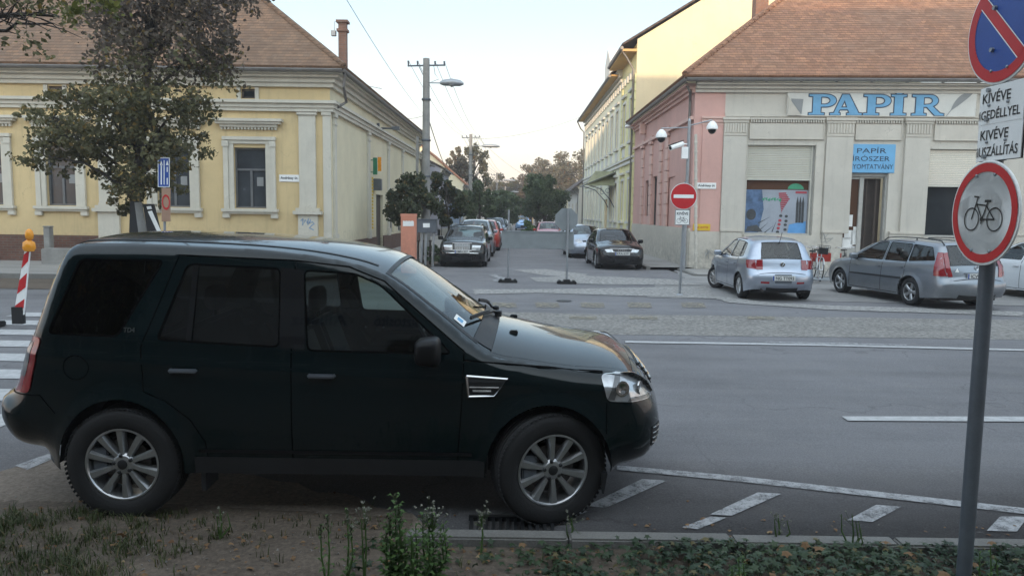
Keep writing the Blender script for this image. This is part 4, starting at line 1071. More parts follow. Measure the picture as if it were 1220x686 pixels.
# openings
s1 = (ur(888), ur(969), zr(280, 930), zr(173, 930)); dr = (ur(1006), ur(1057), .14, zr(172, 1035)); s2 = (ur(1103), ur(1182), zr(283, 1140), zr(178, 1140))
s3 = (ur(1248), ur(1300), s2[2], s2[3]); s4 = (ur(1352), ur(1430), s2[2], s2[3])
up = ur(859.5)
FR.wall('pink_wall', M['pink'], 0, up, base_t, ZR-.05); FR.wall('shop_wall', M['papir'], up, UR, .0, ZR-.05, [s1, dr, s2, s3, s4], .32)
FR.bx('corner_plinth', M['greyplinth'], [(-.02, up, -.02, base_t, -.2, .05)])
FR.bx('plinth', M['papir'], [(up, s1[0]-.1, -.02, base_t, -.1, .12), (s1[1]+.35, dr[0]-.04, -.02, base_t, -.1, .10), (dr[1]+.1, s2[0]-.1, -.02, base_t, -.1, .12), (s2[1]+.3, s3[0]-.1, -.02, base_t, -.1, .12), (s1[0]-.1, s1[1]+.35, -.02, s1[2]-.12, -.1, .06), (s2[0]-.1, s2[1]+.3, -.02, s2[2]-.12, -.1, .06)], .01)
FR.bx('plinth_ledge', M['papir_trim'], [(up-.03, s1[0]-.06, base_t, base_t+.09, 0, .15), (s1[1]+.32, dr[0]-.01, base_t, base_t+.09, 0, .13), (dr[1]+.08, s2[0]-.06, base_t, base_t+.09, 0, .15), (s2[1]+.3, s3[0]-.1, base_t, base_t+.09, 0, .15)], .015)
zc = zr(142, 990)
for p0, p1 in ((858.5, 886), (980, 1012), (1073, 1103), (1189, 1216), (1318, 1345)):
    a, b = ur(p0), ur(p1)
    pl_ = FR.bx('pilaster', M['papir'], [(a, b, base_t, zc-.62, 0, .09)], .01)
    q = FR.mb(); q.box(a-.0, b+.0, -.09, 0, zc-.62, zc-.15); q.box(a-.03, b+.03, -.13, 0, zc-.15, zc-.06); q.box(a-.06, b+.06, -.17, 0, zc-.06, zc+.03)
    n = 9
    for i in range(n):
        c_ = a+(b-a)*(i+.5)/n; q.box(c_-.028, c_+.028, -.118, -.09, zc-.50, zc-.17)
    q.box(a, b, -.105, -.09, zc-.60, zc-.55); q.build('capital', M['papir_trim'], pl_)
for (a, b) in ((ur(889), ur(977)), (ur(1014), ur(1069)), (ur(1107), ur(1180)), (ur(1222), ur(1312))):
    q = FR.mb(); q.box(a, b, -.10, 0, zc-.04, zc+.02); dentils(q, a, b, zc-.14, zc-.04, 0, .085, .085, .045)
    q.box(a+.02, b-.02, -.05, 0, zc-.68, zc-.17); q.box(a, a+.03, -.07, 0, zc-.70, zc-.15); q.box(b-.03, b, -.07, 0, zc-.70, zc-.15); q.box(a, b, -.07, 0, zc-.72, zc-.68)
    q.build('fascia_panel', M['papir_trim'], pb)
FR.bx('frieze_band', M['papir'], [(up, UR, zr(141, 1000)+.03, zr(137, 1000)+.04, 0, .05)])
q = FR.mb(); q.box(0, UR, -.10, 0, ZR-.34, ZR-.22); q.box(-.0, UR, -.2, 0, ZR-.22, ZR-.1); q.box(-.0, UR, -.34, 0, ZR-.1, ZR-.02); q.build('cornice', M['papir'], pb)
FR.bx('corner_capital', M['pinkpale'], [(.28, up-.02, zc-.25, zc-.15, 0, .05), (.26, up-.01, zc-.15, zc-.03, 0, .09), (.25, up-.0, zc-.03, zc+.06, 0, .13)], .01)
FR.bx('corner_strip', M['pink'], [(.30, up-.04, base_t, zc-.25, 0, .035)])
# name board
M['nameblue'] = mat('name_blue', (.15, .38, .60), .5, 0, .15, 3); M['boardwhite'] = plaster('board_white', (.66, .65, .60), .15, 2)
b0, b1 = ur(937, 125), ur(1163, 125); zt, zb_ = zr(106, 1050), zr(139.5, 1050)
bd = FR.bx('shop_name_board', M['boardwhite'], [(b0, b1, zb_, zt, 0, .07)], .01)
q = FR.mb(); q.box(b0, b1, -.085, -.07, zt-.03, zt); q.box(b1-.03, b1, -.085, -.07, zb_, zt-.03); q.box(b0+.3, b1-.03, -.085, -.07, zb_, zb_+.03)
q.add([(b0-.01, -.10, zb_+.75), (b0+.02, -.13, zb_+.02), (b0+.5, -.12, zb_+.02), (b0+.12, -.16, zb_+.5)], [(0, 1, 3), (1, 2, 3)]); q.build('board_frame', M['papir_trim'], bd)
q = FR.mb(); q.add([(b0+.13, -.095, zb_+.60), (b0+.14, -.095, zb_+.50), (b0+.50, -.095, zb_+.05), (b0+.55, -.095, zb_+.58)], [(0, 1, 2, 3)]); q.build('board_curl', M['greysign'], bd)
def arc(cx, cy, rx, ry, a0, a1, n=12): return [(cx+rx*cos(a0+(a1-a0)*i/n), cy+ry*sin(a0+(a1-a0)*i/n)) for i in range(n+1)]
sP = [(-.12, 0), (.50, 0), (.50, .08), (.38, .10), (.38, .40)]
bowl = arc(.55, .70, .42, .30, -pi/2, pi/2); hole = arc(.50, .70, .24, .19, -pi/2, pi/2)
Pl = [[(-.12, 0), (.50, 0), (.50, .08), (.36, .10), (.36, .40)]+bowl+[(-.12, 1), (-.12, .92), (.04, .90), (.04, .10), (-.12, .08)], [(.36, .51)]+hole+[(.36, .89)]]
Al = [[(-.1, 0), (.32, 0), (.32, .08), (.24, .10), (.31, .27), (.66, .27), (.73, .10), (.62, .08), (.62, 0), (1.25, 0), (1.25, .08), (1.12, .10), (.68, 1.0), (.40, 1.0), (.06, .10), (-.1, .08)], [(.36, .37), (.50, .72), (.62, .37)]]
Il = [[(0, 0), (.62, 0), (.62, .08), (.48, .10), (.48, .90), (.62, .92), (.62, 1), (0, 1), (0, .92), (.14, .90), (.14, .10), (0, .08)], [(.18, 1.04), (.40, 1.04), (.60, 1.20), (.36, 1.20)]]
Rl = [[(-.12, 0), (.48, 0), (.48, .08), (.36, .10), (.36, .42), (.50, .42), (.86, 0), (1.22, 0), (1.22, .08), (1.08, .10), (.74, .45)]+arc(.62, .72, .34, .28, -pi/3, pi/2, 10)+[(-.12, 1), (-.12, .92), (.04, .90), (.04, .10), (-.12, .08)], [(.36, .52)]+arc(.52, .71, .22, .18, -pi/2, pi/2)+[(.36, .89)]]
lp = [(Pl, 963, 995), (Al, 988.5, 1026), (Pl, 1028, 1060), (Il, 1060.5, 1078.5), (Rl, 1085.5, 1123.5)]
zl0, zl1 = zr(137.8, 1040), zr(113.5, 1040)
for polys, p0, p1 in lp:
    a, b = ur(p0, 125), ur(p1, 125)
    xs = [p[0] for p in polys[0]]; k = (b-a)/(max(xs)-min(xs)); hgt = (zl1-zl0)
    ps = [[(a+(p[0]-min(xs))*k, zl0+p[1]*hgt) for p in pl] for pl in polys]
    let = None
    for off, d, m, nm in ((.035, .078, 'letterdark', 'letter_outline'), (0, .084, 'nameblue', 'letter')):
        v, f = curve_fill(ps, off); q = FR.mb(); q.add([(x[0], -d, x[1]) for x in v], f); q.build(nm, M[m], bd)
# feather
q = FR.mb(); a0 = (ur(1127, 125), zr(139, 1127)); a1 = (ur(1158, 110), zr(110, 1158)); pts = []
for i in range(13):
    t = i/12; x = a0[0]+(a1[0]-a0[0])*t; z = a0[1]+(a1[1]-a0[1])*t+.12*sin(t*pi); w_ = .02+.13*sin(max(0, t-.2)/.8*pi)**.7 if t > .2 else .015; pts.append((x, z, w_))
for i in range(12):
    x, z, w_ = pts[i]; X_, Z_, W_ = pts[i+1]; q.quad((x-w_*.6, -.078, z+w_*.5), (x+w_*.6, -.078, z-w_*.5), (X_+W_*.6, -.078, Z_-W_*.5), (X_-W_*.6, -.078, Z_+W_*.5))
q.build('feather', M['greysign'], bd)
# shop windows
def shop_window(h, zsh, poster=False):
    a, b, c_, d_ = h; q = FR.mb()
    w_ = FR.bx('shop_window', M['wframe'], [(b-.12, b, c_, d_, -.30, -.12), (a, a+.05, c_, d_, -.30, -.12), (a+.05, b-.12, c_, c_+.07, -.30, -.12)])
    q.quad((a, .24, c_), (b, .24, c_), (b, .24, zsh), (a, .24, zsh)); gl_ = q.build('pane', M['darkglass'] if not poster else M['shopglass'], w_)
    q = FR.mb(); n = int((d_-zsh)/.062)
    for i in range(n):
        z0 = zsh+(d_-zsh)*i/n; z1 = zsh+(d_-zsh)*(i+1)/n; q.prism([(a+.03, .14, z0+.004), (a+.03, .118, z0+.012), (a+.03, .118, z1-.012), (a+.03, .14, z1-.004)], (b-a-.14, 0, 0))
    q.box(a+.03, b-.11, .10, .16, zsh-.05, zsh+.0); q.box(a, a+.035, .08, .2, c_, d_); q.box(b-.115, b-.08, .08, .2, c_, d_); q.build('roller_shutter', M['shutter'], w_)
    q = FR.mb(); q.box(b-.0, b+.28, -.03, 0, c_-.12, d_+.05); q.box(a-.02, b+.28, -.05, 0, c_-.12, c_-.0); q.build('frame', M['papir_trim'], w_)
    return w_
t = NT('shop_glass'); t.col((.10, .05, .03)); t.set(Roughness=.05); M['shopglass'] = t.m
w1 = shop_window(s1, zr(213, 930), True); w2 = shop_window(s2, zr(221, 1140)); w3 = shop_window(s3, zr(224, 1270)); w4 = shop_window(s4, zr(224, 1390))
# poster in window 1
a, b, c_, d_ = s1; pt = zr(226, 930); q = FR.mb(); q.quad((a+.06, .23, c_+.07), (b-.13, .23, c_+.07), (b-.13, .23, pt), (a+.06, .23, pt)); M['poster'] = mat('poster_grey', (.34, .37, .42), .4, 0, .15, 1.5); ps_ = q.build('window_poster', M['poster'], w1)
PW = b-.13-(a+.06); PH = pt-(c_+.07)
def pp(fx, fz, d=.222): return (a+.06+PW*fx, d, c_+.07+PH*fz)
q = FR.mb(); q.poly([pp(0, 0), pp(.22, 0), pp(.30, .55), pp(.26, 1), pp(0, 1)]); M['posterblue'] = mat('poster_blue', (.10, .17, .30), .45, 0, .6, 3); q.build('poster_print', M['posterblue'], ps_)
q = FR.mb()
for k in range(11):
    t = k/10; z = .93-.028*k*1.6; l = .02+.32*(1-abs(t-.3))**1.3*.45; q.quad(pp(.53+.02*k*.3, z, .220), pp(.53+l*1.1, z+.01, .220), pp(.53+l*1.1, z-.022, .220), pp(.53+.02*k*.3, z-.03, .220))
for k, (x, z) in enumerate(((.57, .29), (.56, .2), (.55, .11))): q.poly([pp(x+.027*cos(t), z+.032*sin(t), .219) for t in np.linspace(0, 2*pi, 13)[:-1]])
q.quad(pp(.8, .97, .22), pp(.98, .97, .22), pp(.98, .92, .22), pp(.8, .92, .22)); M['posterred'] = mat('poster_red', (.40, .05, .07), .4); q.build('poster_print', M['posterred'], ps_)
q = FR.mb()
for k, (x, z) in enumerate(((.58, .40), (.67, .39), (.67, .28), (.66, .19), (.66, .08), (.54, .02))): q.poly([pp(x+.027*cos(t), z+.032*sin(t), .219) for t in np.linspace(0, 2*pi, 13)[:-1]])
for p0_, p1_ in (((.22, .22), (.42, .38)), ((.22, .02), (.39, .25)), ((.33, 0), (.48, .18)), ((.45, .02), (.52, .30))):
    dx, dz = p1_[0]-p0_[0], p1_[1]-p0_[1]; l = hypot(dx, dz); nx, nz_ = -dz/l*.008, dx/l*.012; q.poly([pp(p0_[0]+nx, p0_[1]+nz_, .2205), pp(p0_[0]-nx, p0_[1]-nz_, .2205), pp(*p1_, .2205)])
for x in (.84, .93, .885): q.poly([pp(x-.02, .24, .2205), pp(x+.02, .24, .2205), pp(x+.02, .70, .2205), pp(x, .86, .2205), pp(x-.02, .70, .2205)])
q.poly([pp(.10+.08*cos(t), .42+.13*sin(t), .2185) for t in np.linspace(0, 2*pi, 15)[:-1]]); q.poly([pp(.02, .03, .2185), pp(.3, .02, .2185), pp(.2, .18, .2185), pp(.05, .14, .2185)]); q.build('poster_print', M['lampdark'], ps_)
q = FR.mb(); q.poly([pp(.70, 0, .2215), pp(.99, 0, .2215), pp(.99, .28, .2215), pp(.72, .2, .2215)]); q.build('poster_print', M['letterblue'], ps_)
M['postergreen'] = mat('poster_green', (.06, .32, .18), .45)
q = FR.mb()
for k in range(7): q.poly([pp(.26+.045*k, .78+.03*sin(k*2), .2195), pp(.30+.045*k, .74+.04*sin(k*3), .2195), pp(.31+.045*k, .82, .2195)])
q.poly([pp(.80+.13*cos(t), 1.02+.13*sin(t), .226) for t in np.linspace(0, pi, 9)]); q.build('poster_print', M['postergreen'], ps_)
# door bay
a, b, c_, d_ = dr; zs0 = zr(206, 1035); zd = zr(210, 1035)
sg = FR.bx('shop_sign', M['paperblue'], [(a+.02, b-.03+.2, zs0, d_, -.10, .03)], .01)
q = MB()
for i, (ln, y0_, wf) in enumerate((('PAPÍR', 179, .62), ('ÍRÓSZER', 188.5, .78), ('NYOMTATVÁNY', 198, .94))):
    cc = FR.O+FR.u*((a+b)/2+.09)+FR.n*.034; cc.z = zr(y0_, 1035); text_on(q, ln, cc, FR.u, (0, 0, 1), (b-a+.15)*wf, .21, .0, off=.003)
q.build('lettering', M['letterdark'], sg)
m_ = ur(1029)
ds_ = FR.bx('shop_door', M['wframe'], [(a, a+.06, c_, zd, -.3, -.2), (m_-.10, m_+.04, c_, zd, -.3, -.18), (a+.06, m_-.10, c_, c_+.75, -.28, -.21), (a+.06, m_-.10, zd-.10, zd, -.3, -.2), (m_+.04, b, zd-.06, zd, -.3, -.2), (a, b, zd, d_, -.3, -.12), (b-.06, b, c_, zd, -.3, -.1)])
q = FR.mb(); q.quad((a+.05, .26, c_+.7), (m_-.09, .26, c_+.7), (m_-.09, .26, zd-.09), (a+.05, .26, zd-.09)); q.build('pane', M['shopglass'], ds_)
q = FR.mb()
for x, z, w_, hh in ((.14, 1.9, .28, .42), (.15, 1.45, .3, .32), (.40, 1.25, .26, .5), (.1, .95, .36, .55), (.46, 1.7, .2, .2), (.42, .9, .2, .3)): q.quad((a+x, .25, c_+z-.4), (a+x+w_, .25, c_+z-.4), (a+x+w_, .25, c_+z+hh-.4), (a+x, .25, c_+z+hh-.4))
q.build('paper_notice', M['signwhite'], ds_)
q = FR.mb(); q.box(m_+.04, b-.06, .5, 3.2, c_, zd-.06); q.build('doorway', M['wood'], ds_)
q = FR.mb(); q.box(m_+.5, m_+.56, .30, .34, c_, zd-.08); q.box(m_+.2, m_+.23, .34, .37, c_, zd-.08); q.box(m_+.56, b-.08, .33, .36, c_, c_+.4); q.build('door_leaf', M['wframe_dark'], ds_)
FR.bx('door_step', M['concrete'], [(a-.05, b+.1, -.02, .14, -.3, .35)], .02)
# graffiti scribbles, plates on the pink corner
for px, py, m in ((846, 302, 'greysign'), (986, 283, 'greysign')):
    u0, z0 = FR.uz(px, py); rnd = random.Random(px); q = FR.mb(); pth = [(u0+rnd.uniform(-.25, .25), -.108, z0+rnd.uniform(-.22, .22)) for _ in range(9)]; q.tube(pth, .010, 4); q.build('graffiti', M[m], pb)
wall_plate(FR, ((829.5, 218), (853, 225)), 'street_name_plate', M['signwhite'], 'Andrássy út', h=.5, bold=.02, th=.06)
wall_plate(FR, ((825.5, 267), (846, 274.5)), 'yellow_notice_plate', M['yellowtag'], 'GÁZ VEZETÉK', tm='red', h=.35, tw=.8, th=.06)
# side wall of pink building
FP = Facade((RX, RY+13.2, 0), -pi/2+.0, pb)     # runs towards us, normal -x
uP = lambda px, py=240: FP.uz(px, py)[0]; LP = 13.2
ph = [(uP(768.5), uP(772.5), 1.9, 3.6), (uP(777), uP(782), 1.2, 3.7), (uP(795), uP(803), 1.5, 3.5)]
ph = [(min(a, b), max(a, b), c_, d_) for a, b, c_, d_ in ph]
FP.wall('pink_side_wall', M['pink'], 0, LP, 1.45, ZR-.05, ph, .25)
FP.bx('side_plinth', M['greyplinth'], [(0, LP, -.02, 1.5, -.2, .06)])
for i, h in enumerate(ph):
    if i < 2: FP.window(h[0], h[1], h[2], h[3], .15, 1, 0, 'wframe_dark')
    else: FP.bx('blind_window', M['pink'], [(h[0], h[1], h[2], h[3], -.1, -.05)])
for px in (765, 775, 786.5, 794):
    u0 = uP(px); q = FP.mb()
    for k in range(9): q.box(u0-.3, u0+.3, -.07, 0, 1.5+k*.46, 1.5+k*.46+.43)
    q.box(u0-.36, u0+.36, -.13, 0, 5.2, 5.34); q.build('quoin_strip', M['pinkpale'], pb, bev=.01)
q = FP.mb(); q.box(0, LP-.05, -.12, 0, 5.36, 5.48); q.box(0, LP-.04, -.1, 0, ZR-.34, ZR-.22); q.box(0, LP-.03, -.2, 0, ZR-.22, ZR-.1); q.box(0, LP-.02, -.34, 0, ZR-.1, ZR-.02); q.build('cornice', M['pinkpale'], pb)
# gutters, downpipe
C0 = Vector((RX-.42, RY-.42, ZR+.06)); C1 = Vector((RX-.42, RY+13.4, ZR+.06)); C2 = FR.O+FR.u*UR+FR.n*.45; C2.z = ZR+.06
q = MB(); q.tube([C1, C0], .085, 8); q.tube([C0, C2], .085, 8)
q.tube([C0+Vector((.12, .6, -.05)), C0+Vector((.25, .5, -.35)), Vector((RX-.09, RY+.35, ZR-.6)), Vector((RX-.09, RY+.35, .1))], .055, 8); q.build('gutter', M['gutter'], pb, 40)
q = FR.mb()
for k in range(24): q.box(1.2*k, 1.2*k+.03, -.56, -.02, ZR+.0, ZR+.03)
q.build('gutter_brackets', M['gutter'], pb)
# hip roof
rz = ZR+.10; sl = .80; d_ = 7.0; c0 = Vector((RX-.5, RY-.5, rz)); c2 = FR.O+FR.u*UR+FR.n*.5; c2.z = rz; ap = c0+Vector((d_, d_, d_*sl)); ap2 = c2-FR.n*d_+Vector((0, 0, d_*sl))
c1 = Vector((RX-.5, RY+13.2, rz)); ap1 = c1+Vector((d_, 0, d_*sl))
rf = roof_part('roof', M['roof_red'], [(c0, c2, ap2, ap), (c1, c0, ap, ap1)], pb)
q = MB()
for A_, B_ in ((c0, ap),):
    n = 26
    for i in range(n):
        p0_ = A_.lerp(B_, i/n)+Vector((0, 0, .10)); p1_ = A_.lerp(B_, (i+1.15)/n)+Vector((0, 0, .13)); q.tube([p0_, p1_], [.13, .10], 7)
q.build('ridge_tiles', M['roof_red'], rf, 60)
p_ = P(910, 8, 34); chimney(p_.x, 34.5, rz+2.5, p_.z+1.0, .55, rf)

# ---------------------------------------------------------------- two-storey yellow building behind
YY0 = RY+13.4; LX = RX+.0
lb = thing('lemon_two_storey_building', 'tall pale lemon building with white-framed windows and blank firewall, behind the pink house', 'building', (LX, YY0, 0))
L1 = 28.5; FL = Facade((LX, YY0+L1, 0), -pi/2, lb)
uL = lambda px, py=200: FL.uz(px, py)[0]
def zL(py, px=800): return P(px, py, YY0).z
ze1 = P(767, 47, YY0).z
# near block (lemon, u from L1-6 to L1), far block (pale)
nb = (L1-5.2, L1)
def up_row(u0, u1, n, w_, z0, z1): return [(u0+(u1-u0)*(i+.5)/n-w_/2, u0+(u1-u0)*(i+.5)/n+w_/2, z0, z1) for i in range(n)]
h1 = up_row(nb[0], nb[1], 2, 1.0, 1.6, 3.9)+up_row(nb[0], nb[1], 2, 1.0, 6.0, 8.3)
h2 = up_row(.8, 15.0, 6, 1.05, 1.6, 3.9)+up_row(.8, 22.8, 9, 1.05, 6.0, 8.3)+up_row(18.2, 22.8, 2, 1.05, 1.6, 3.9)
dr_ = [(15.9, 17.3, .1, 3.0)]
FL.wall('near_wall', M['lemon'], nb[0], nb[1], 0, ze1-.2, h1); FL.wall('street_wall', M['palelemon'], 0, nb[0], 0, 10.6, h2+dr_)
for h in h1+h2:
    w_ = FL.window(h[0], h[1], h[2], h[3], .13, 2, .66, 'wframe', 'housewin'); FL.bx('surround', M['white'], [(h[0]-.13, h[0], h[2], h[3]+.13, 0, .05), (h[1], h[1]+.13, h[2], h[3]+.13, 0, .05), (h[0], h[1], h[3], h[3]+.13, 0, .05), (h[0]-.2, h[1]+.2, h[2]-.14, h[2], 0, .14), (h[0]-.2, h[1]+.2, h[3]+.35, h[3]+.47, 0, .14), (h[0]-.02, h[1]+.02, h[2]-.75, h[2]-.25, 0, .04)], 0, w_)
FL.bx('door', M['ochre'], [(15.9, 17.3, .1, 3.0, -.2, -.12)])
q = FL.mb()
for z0, z1, d in ((4.75, 4.9, .1), (5.0, 5.12, .14), (.0, .7, .06)): q.box(0, L1, -d, 0, z0, z1)
for i in range(28): q.box(.6+i, 1.0+i, -.12, -.0, 9.3, 9.65)
for z0, z1, d in ((9.8, 9.95, .12), (10.1, 10.3, .2), (10.3, 10.5, .32)): q.box(0, nb[0], -d, 0, z0, z1)
q.build('string_course', M['white'], lb)
for u0 in (nb[0], nb[1]-.6):
    q = FL.mb()
    for k in range(20): q.box(u0, u0+.55, -.06, 0, .2+k*.46, .2+k*.46+.42)
    q.build('quoin_strip', M['lemon'], lb)
# firewall facing us
q = MB(); apx = LX+7.5; hz_ = ze1+7.5*.62
q.poly([(LX, YY0, 0), (LX+15, YY0, 0), (LX+15, YY0, ze1), (apx, YY0, hz_), (LX, YY0, ze1)]); q.build('firewall', M['firewall'], lb); q = MB(); q.poly([(LX, YY0+L1, 0), (LX+15, YY0+L1, 0), (LX+15, YY0+L1, 10.6), (apx, YY0+L1, 10.6+4.6), (LX, YY0+L1, 10.6)]); q.build('end_wall', M['palelemon'], lb)
o_ = .75
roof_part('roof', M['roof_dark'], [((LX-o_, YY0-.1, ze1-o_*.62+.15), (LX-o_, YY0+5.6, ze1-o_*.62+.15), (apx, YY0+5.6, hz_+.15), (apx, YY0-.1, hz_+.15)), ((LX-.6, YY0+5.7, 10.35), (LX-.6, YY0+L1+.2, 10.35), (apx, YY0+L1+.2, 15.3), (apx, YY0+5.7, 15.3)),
   ((LX+15.5, YY0-.1, ze1-.2), (LX+15.5, YY0+L1, ze1-.2), (apx, YY0+L1, hz_+.15), (apx, YY0-.1, hz_+.15))], lb)
q = MB(); q.box(LX-o_, LX, YY0, YY0+5.6, ze1-.62, ze1-.50); q.box(LX-.62, LX, YY0+5.6, YY0+L1, 10.2, 10.3); q.build('soffit', M['ochre'], lb)
q = MB(); q.tube([(LX-o_-.05, YY0, ze1-.45), (LX-o_-.05, YY0+5.6, ze1-.45)], .09, 8); q.tube([(LX-.7, YY0+5.8, 10.25), (LX-.7, YY0+L1, 10.25)], .09, 8)
q.tube([(LX-o_-.05, YY0+.2, ze1-.5), (LX-.5, YY0+.25, ze1-.9), (LX-.12, YY0+.3, ze1-1.5), (LX-.12, YY0+.3, .1)], .06, 8); q.tube([(LX-.7, YY0+L1, 10.2), (LX-.4, YY0+L1, 9.6), (LX-.1, YY0+L1, 9.3), (LX-.1, YY0+L1, .1)], .06, 8); q.build('gutter', M['gutter'], lb, 40)
q = MB(); q.prism([(LX-.2, YY0+10, 10.4), (LX-.2, YY0+12.6, 10.4), (LX-.2, YY0+12.6, 12.0), (LX-.2, YY0+11.3, 13.0), (LX-.2, YY0+10, 12.0)], (3, 0, 0)); q.build('dormer', M['white'], lb)
# door canopy
cn = thing('door_canopy', 'sloping greenish glass canopy on curved brackets over the door of the lemon building', 'canopy', (LX, 49.6, 2.5))
ya, yb_ = 47.8, 51.4
M['canopyglass'] = mat('canopy_sheet', (.30, .31, .20), .4, 0, .3, 3)
q = MB(); q.prism([(LX-.02, ya, 4.55), (LX-.02, yb_, 4.55), (LX-1.9, yb_, 3.75), (LX-1.9, ya, 3.75)], (0, 0, .04)); q.prism([(LX-1.9, ya-.01, 3.75), (LX-.02, ya-.01, 3.75), (LX-.02, ya+.9, 4.66), (LX-1.2, ya+.9, 4.66)], (0, 0, .03)); q.build('canopy_sheet', M['canopyglass'], cn)
q = MB()
for k in range(6): y = ya+(yb_-ya)*k/5; q.tube([(LX, y, 4.6), (LX-1.9, y, 3.8)], .025, 5)
q.tube([(LX-1.9, ya, 3.78), (LX-1.9, yb_, 3.78)], .04, 6)
for y in (ya+.3, yb_-.3):
    q.tube([(LX-1.7, y, 3.8), (LX-.9, y, 3.55), (LX-.3, y, 2.9), (LX-.02, y, 2.4)], .03, 6); q.tube([(LX-.45+.14*cos(t), y, 3.45+.14*sin(t)) for t in np.linspace(0, 2*pi, 12)], .015, 5)
q.build('bracket', M['greypole'], cn)
# houses beyond on the right
house('white_gabled_house', 'low white house with dark red roof next past the lemon building', LX-.35, YY0+L1+1.0, YY0+L1+15, 9, 4.6, .75, M['white'], M['roof_dark'], -1, 3, over=.6)
house('cream_house', 'cream house further along the right side of the street', LX-.3, YY0+L1+17, YY0+L1+33, 9, 4.0, .75, M['cream'], M['roof_red'], -1, 4)

# ---------------------------------------------------------------- buildings behind the camera (seen mirrored in the car)
ob = thing('office_building', 'long brownish building behind the viewer, seen mirrored in the car windows', 'building', (0, -8, 0))
FB = Facade((22, -8, 0), pi, ob)        # u runs towards -x, normal +y
hb = [(i*3.6+1.1, i*3.6+2.7, 1.0, 3.1) for i in range(12)]+[(i*3.6+1.2, i*3.6+2.6, z0, z0+1.9) for i in range(12) for z0 in (3.85, 9.2)]
M['officewall'] = plaster('office_plaster', (.15, .135, .115), .3)
FB.wall('street_wall', M['officewall'], -10, 56, 0, 13.5, hb)
for h in hb: FB.window(*h[:4], .15)
M['bandgrey'] = plaster('band_plaster', (.30, .30, .29), .1); FB.bx('sign_band', M['bandgrey'], [(14, 36, 6.0, 7.0, 0, .12)])
FB.bx('string_course', M['trim'], [(-10, 56, 3.4, 3.55, 0, .12), (-10, 56, 8.3, 8.45, 0, .15), (-10, 56, 13.0, 13.5, 0, .4)])
for u0, tx, wd in ((26.3, 'Allianz', 1.35), (24.4, 'Biztosító', 1.15)):
    q = MB(); cc = FB.O+FB.u*u0+FB.n*.125; cc.z = 6.45; text_on(q, tx, cc, FB.u, (0, 0, 1), wd, .28, .01); q.build('lettering', M['letterdark'], ob)
roof_part('roof', M['roof_red'], [((32.5, -7.6, 13.35), (-34.5, -7.6, 13.35), (-34.5, -17, 13.5), (32.5, -17, 13.5))], ob)
q = MB(); q.box(-34, 32, -18, -8.4, 0, 12.9); q.build('rear_block', M['white'], ob)
# ---------------------------------------------------------------- the dark green SUV in front
SUV = dict(
 sil=[(1.86, .30, .30, .03), (2.05, .36, .34, .04), (2.14, .48, .36, .05), (2.155, .60, .36, .05), (2.13, .71, .34, .05), (2.07, .82, .30, .05), (1.98, .905, .22, .055), (1.85, .955, .13, .07),
      (1.5, .985, .09, .095), (1.2, 1.025, .08, .11), (.95, 1.075, .07, .12),
      (.60, 1.32, .06, .09), (.26, 1.545, .06, .07), (.0, 1.625, .06, .065), (-.45, 1.685, .06, .06), (-1.1, 1.715, .06, .055), (-1.72, 1.72, .07, .045), (-1.87, 1.69, .07, .04),
      (-1.96, 1.52, .09, .04), (-2.075, 1.20, .14, .05), (-2.165, 1.0, .18, .06), (-2.24, .82, .22, .06), (-2.35, .74, .24, .06), (-2.36, .58, .26, .06), (-2.26, .42, .28, .05), (-2.07, .37, .28, .04)],
 belt=(1.085, -.045), hw=.93, tumble=.30, inset=.0, axles=(1.366, -1.442), wr=.365, ar=.418, ww=.235, rim=.235, zb=.32, zl=.32, tf=.05, tr=.05, flare=.02,
 windows=[('rear', [(-1.925, 1.175), (-1.76, 1.625), (-1.20, 1.625), (-1.455, 1.165)]),
          ('rear', [(-1.20, 1.15), (-1.04, 1.605), (-.43, 1.585), (-.405, 1.115)]),
          ('front', [(-.22, 1.095), (-.27, 1.575), (.06, 1.56), (.24, 1.49), (.72, 1.085)])],
 doors=[('rear_door', [(-1.30, 1.10), (-1.10, 1.66), (-.33, 1.635), (-.315, .34), (-.86, .34), (-.885, .52), (-.98, .66), (-1.14, .775), (-1.28, .83)]),
        ('front_door', [(-.33, 1.635), (.02, 1.60), (.26, 1.515), (.80, 1.10), (.79, .80), (.76, .34), (-.315, .34)])],
 handles={'rear_door': (-1.02, .965), 'front_door': (-.12, .945)},
 sill=[(-.96, .25), (.94, .25), (.94, .425), (-.96, .425)],
 wscreen=(10.25, 12.0), rwin=(17.4, 19.0), hood=(6.3, 9.95, .955), tw=.93, trw=.9, dash=.62, mirror=(.55, 1.04), mk=1.0, win=.0, steer=.30, spokes=10, seam=.008,
 pillars=[], strips=[('grille', 'blk', [(4.5, 5.9, -.55, .55, .004)]), ('lower_grille', 'blk', [(1.2, 2.6, -.6, .6, .008)]), ('tailgate_trim', 'blk', [(21.6, 22.3, -.8, .8)])],
 sidepatches=[])
t = NT('mirror_black'); t.col((.007, .007, .008)); t.set(Roughness=.45); t.b.inputs['Specular IOR Level'].default_value = .22; SUV['mirror_mat'] = t.m; SUV['handle_mat'] = M['greypole']
M['suvpaint'] = paint('suv_paint', (.0013, .0065, .0078), .1, .22, .03, (.05, .045, .04), 1.28)
SUVX, SUVY = -1.08, 5.58
suv = thing('parked_suv', 'very dark green four-wheel-drive parked side-on in the foreground at the kerb', 'SUV', (SUVX+.012, SUVY, -.028), 0)
suv.rotation_euler = (.018, 0, 0); suv.scale = (.965, 1, 1.022); WS = (1/.965, 1, 1/1.022)
car = build_car(SUV, suv, M['suvpaint'], .03, True, plate=None, privacy=M['privacy'])
WS = (1, 1, 1)
lc = dict(local=True)
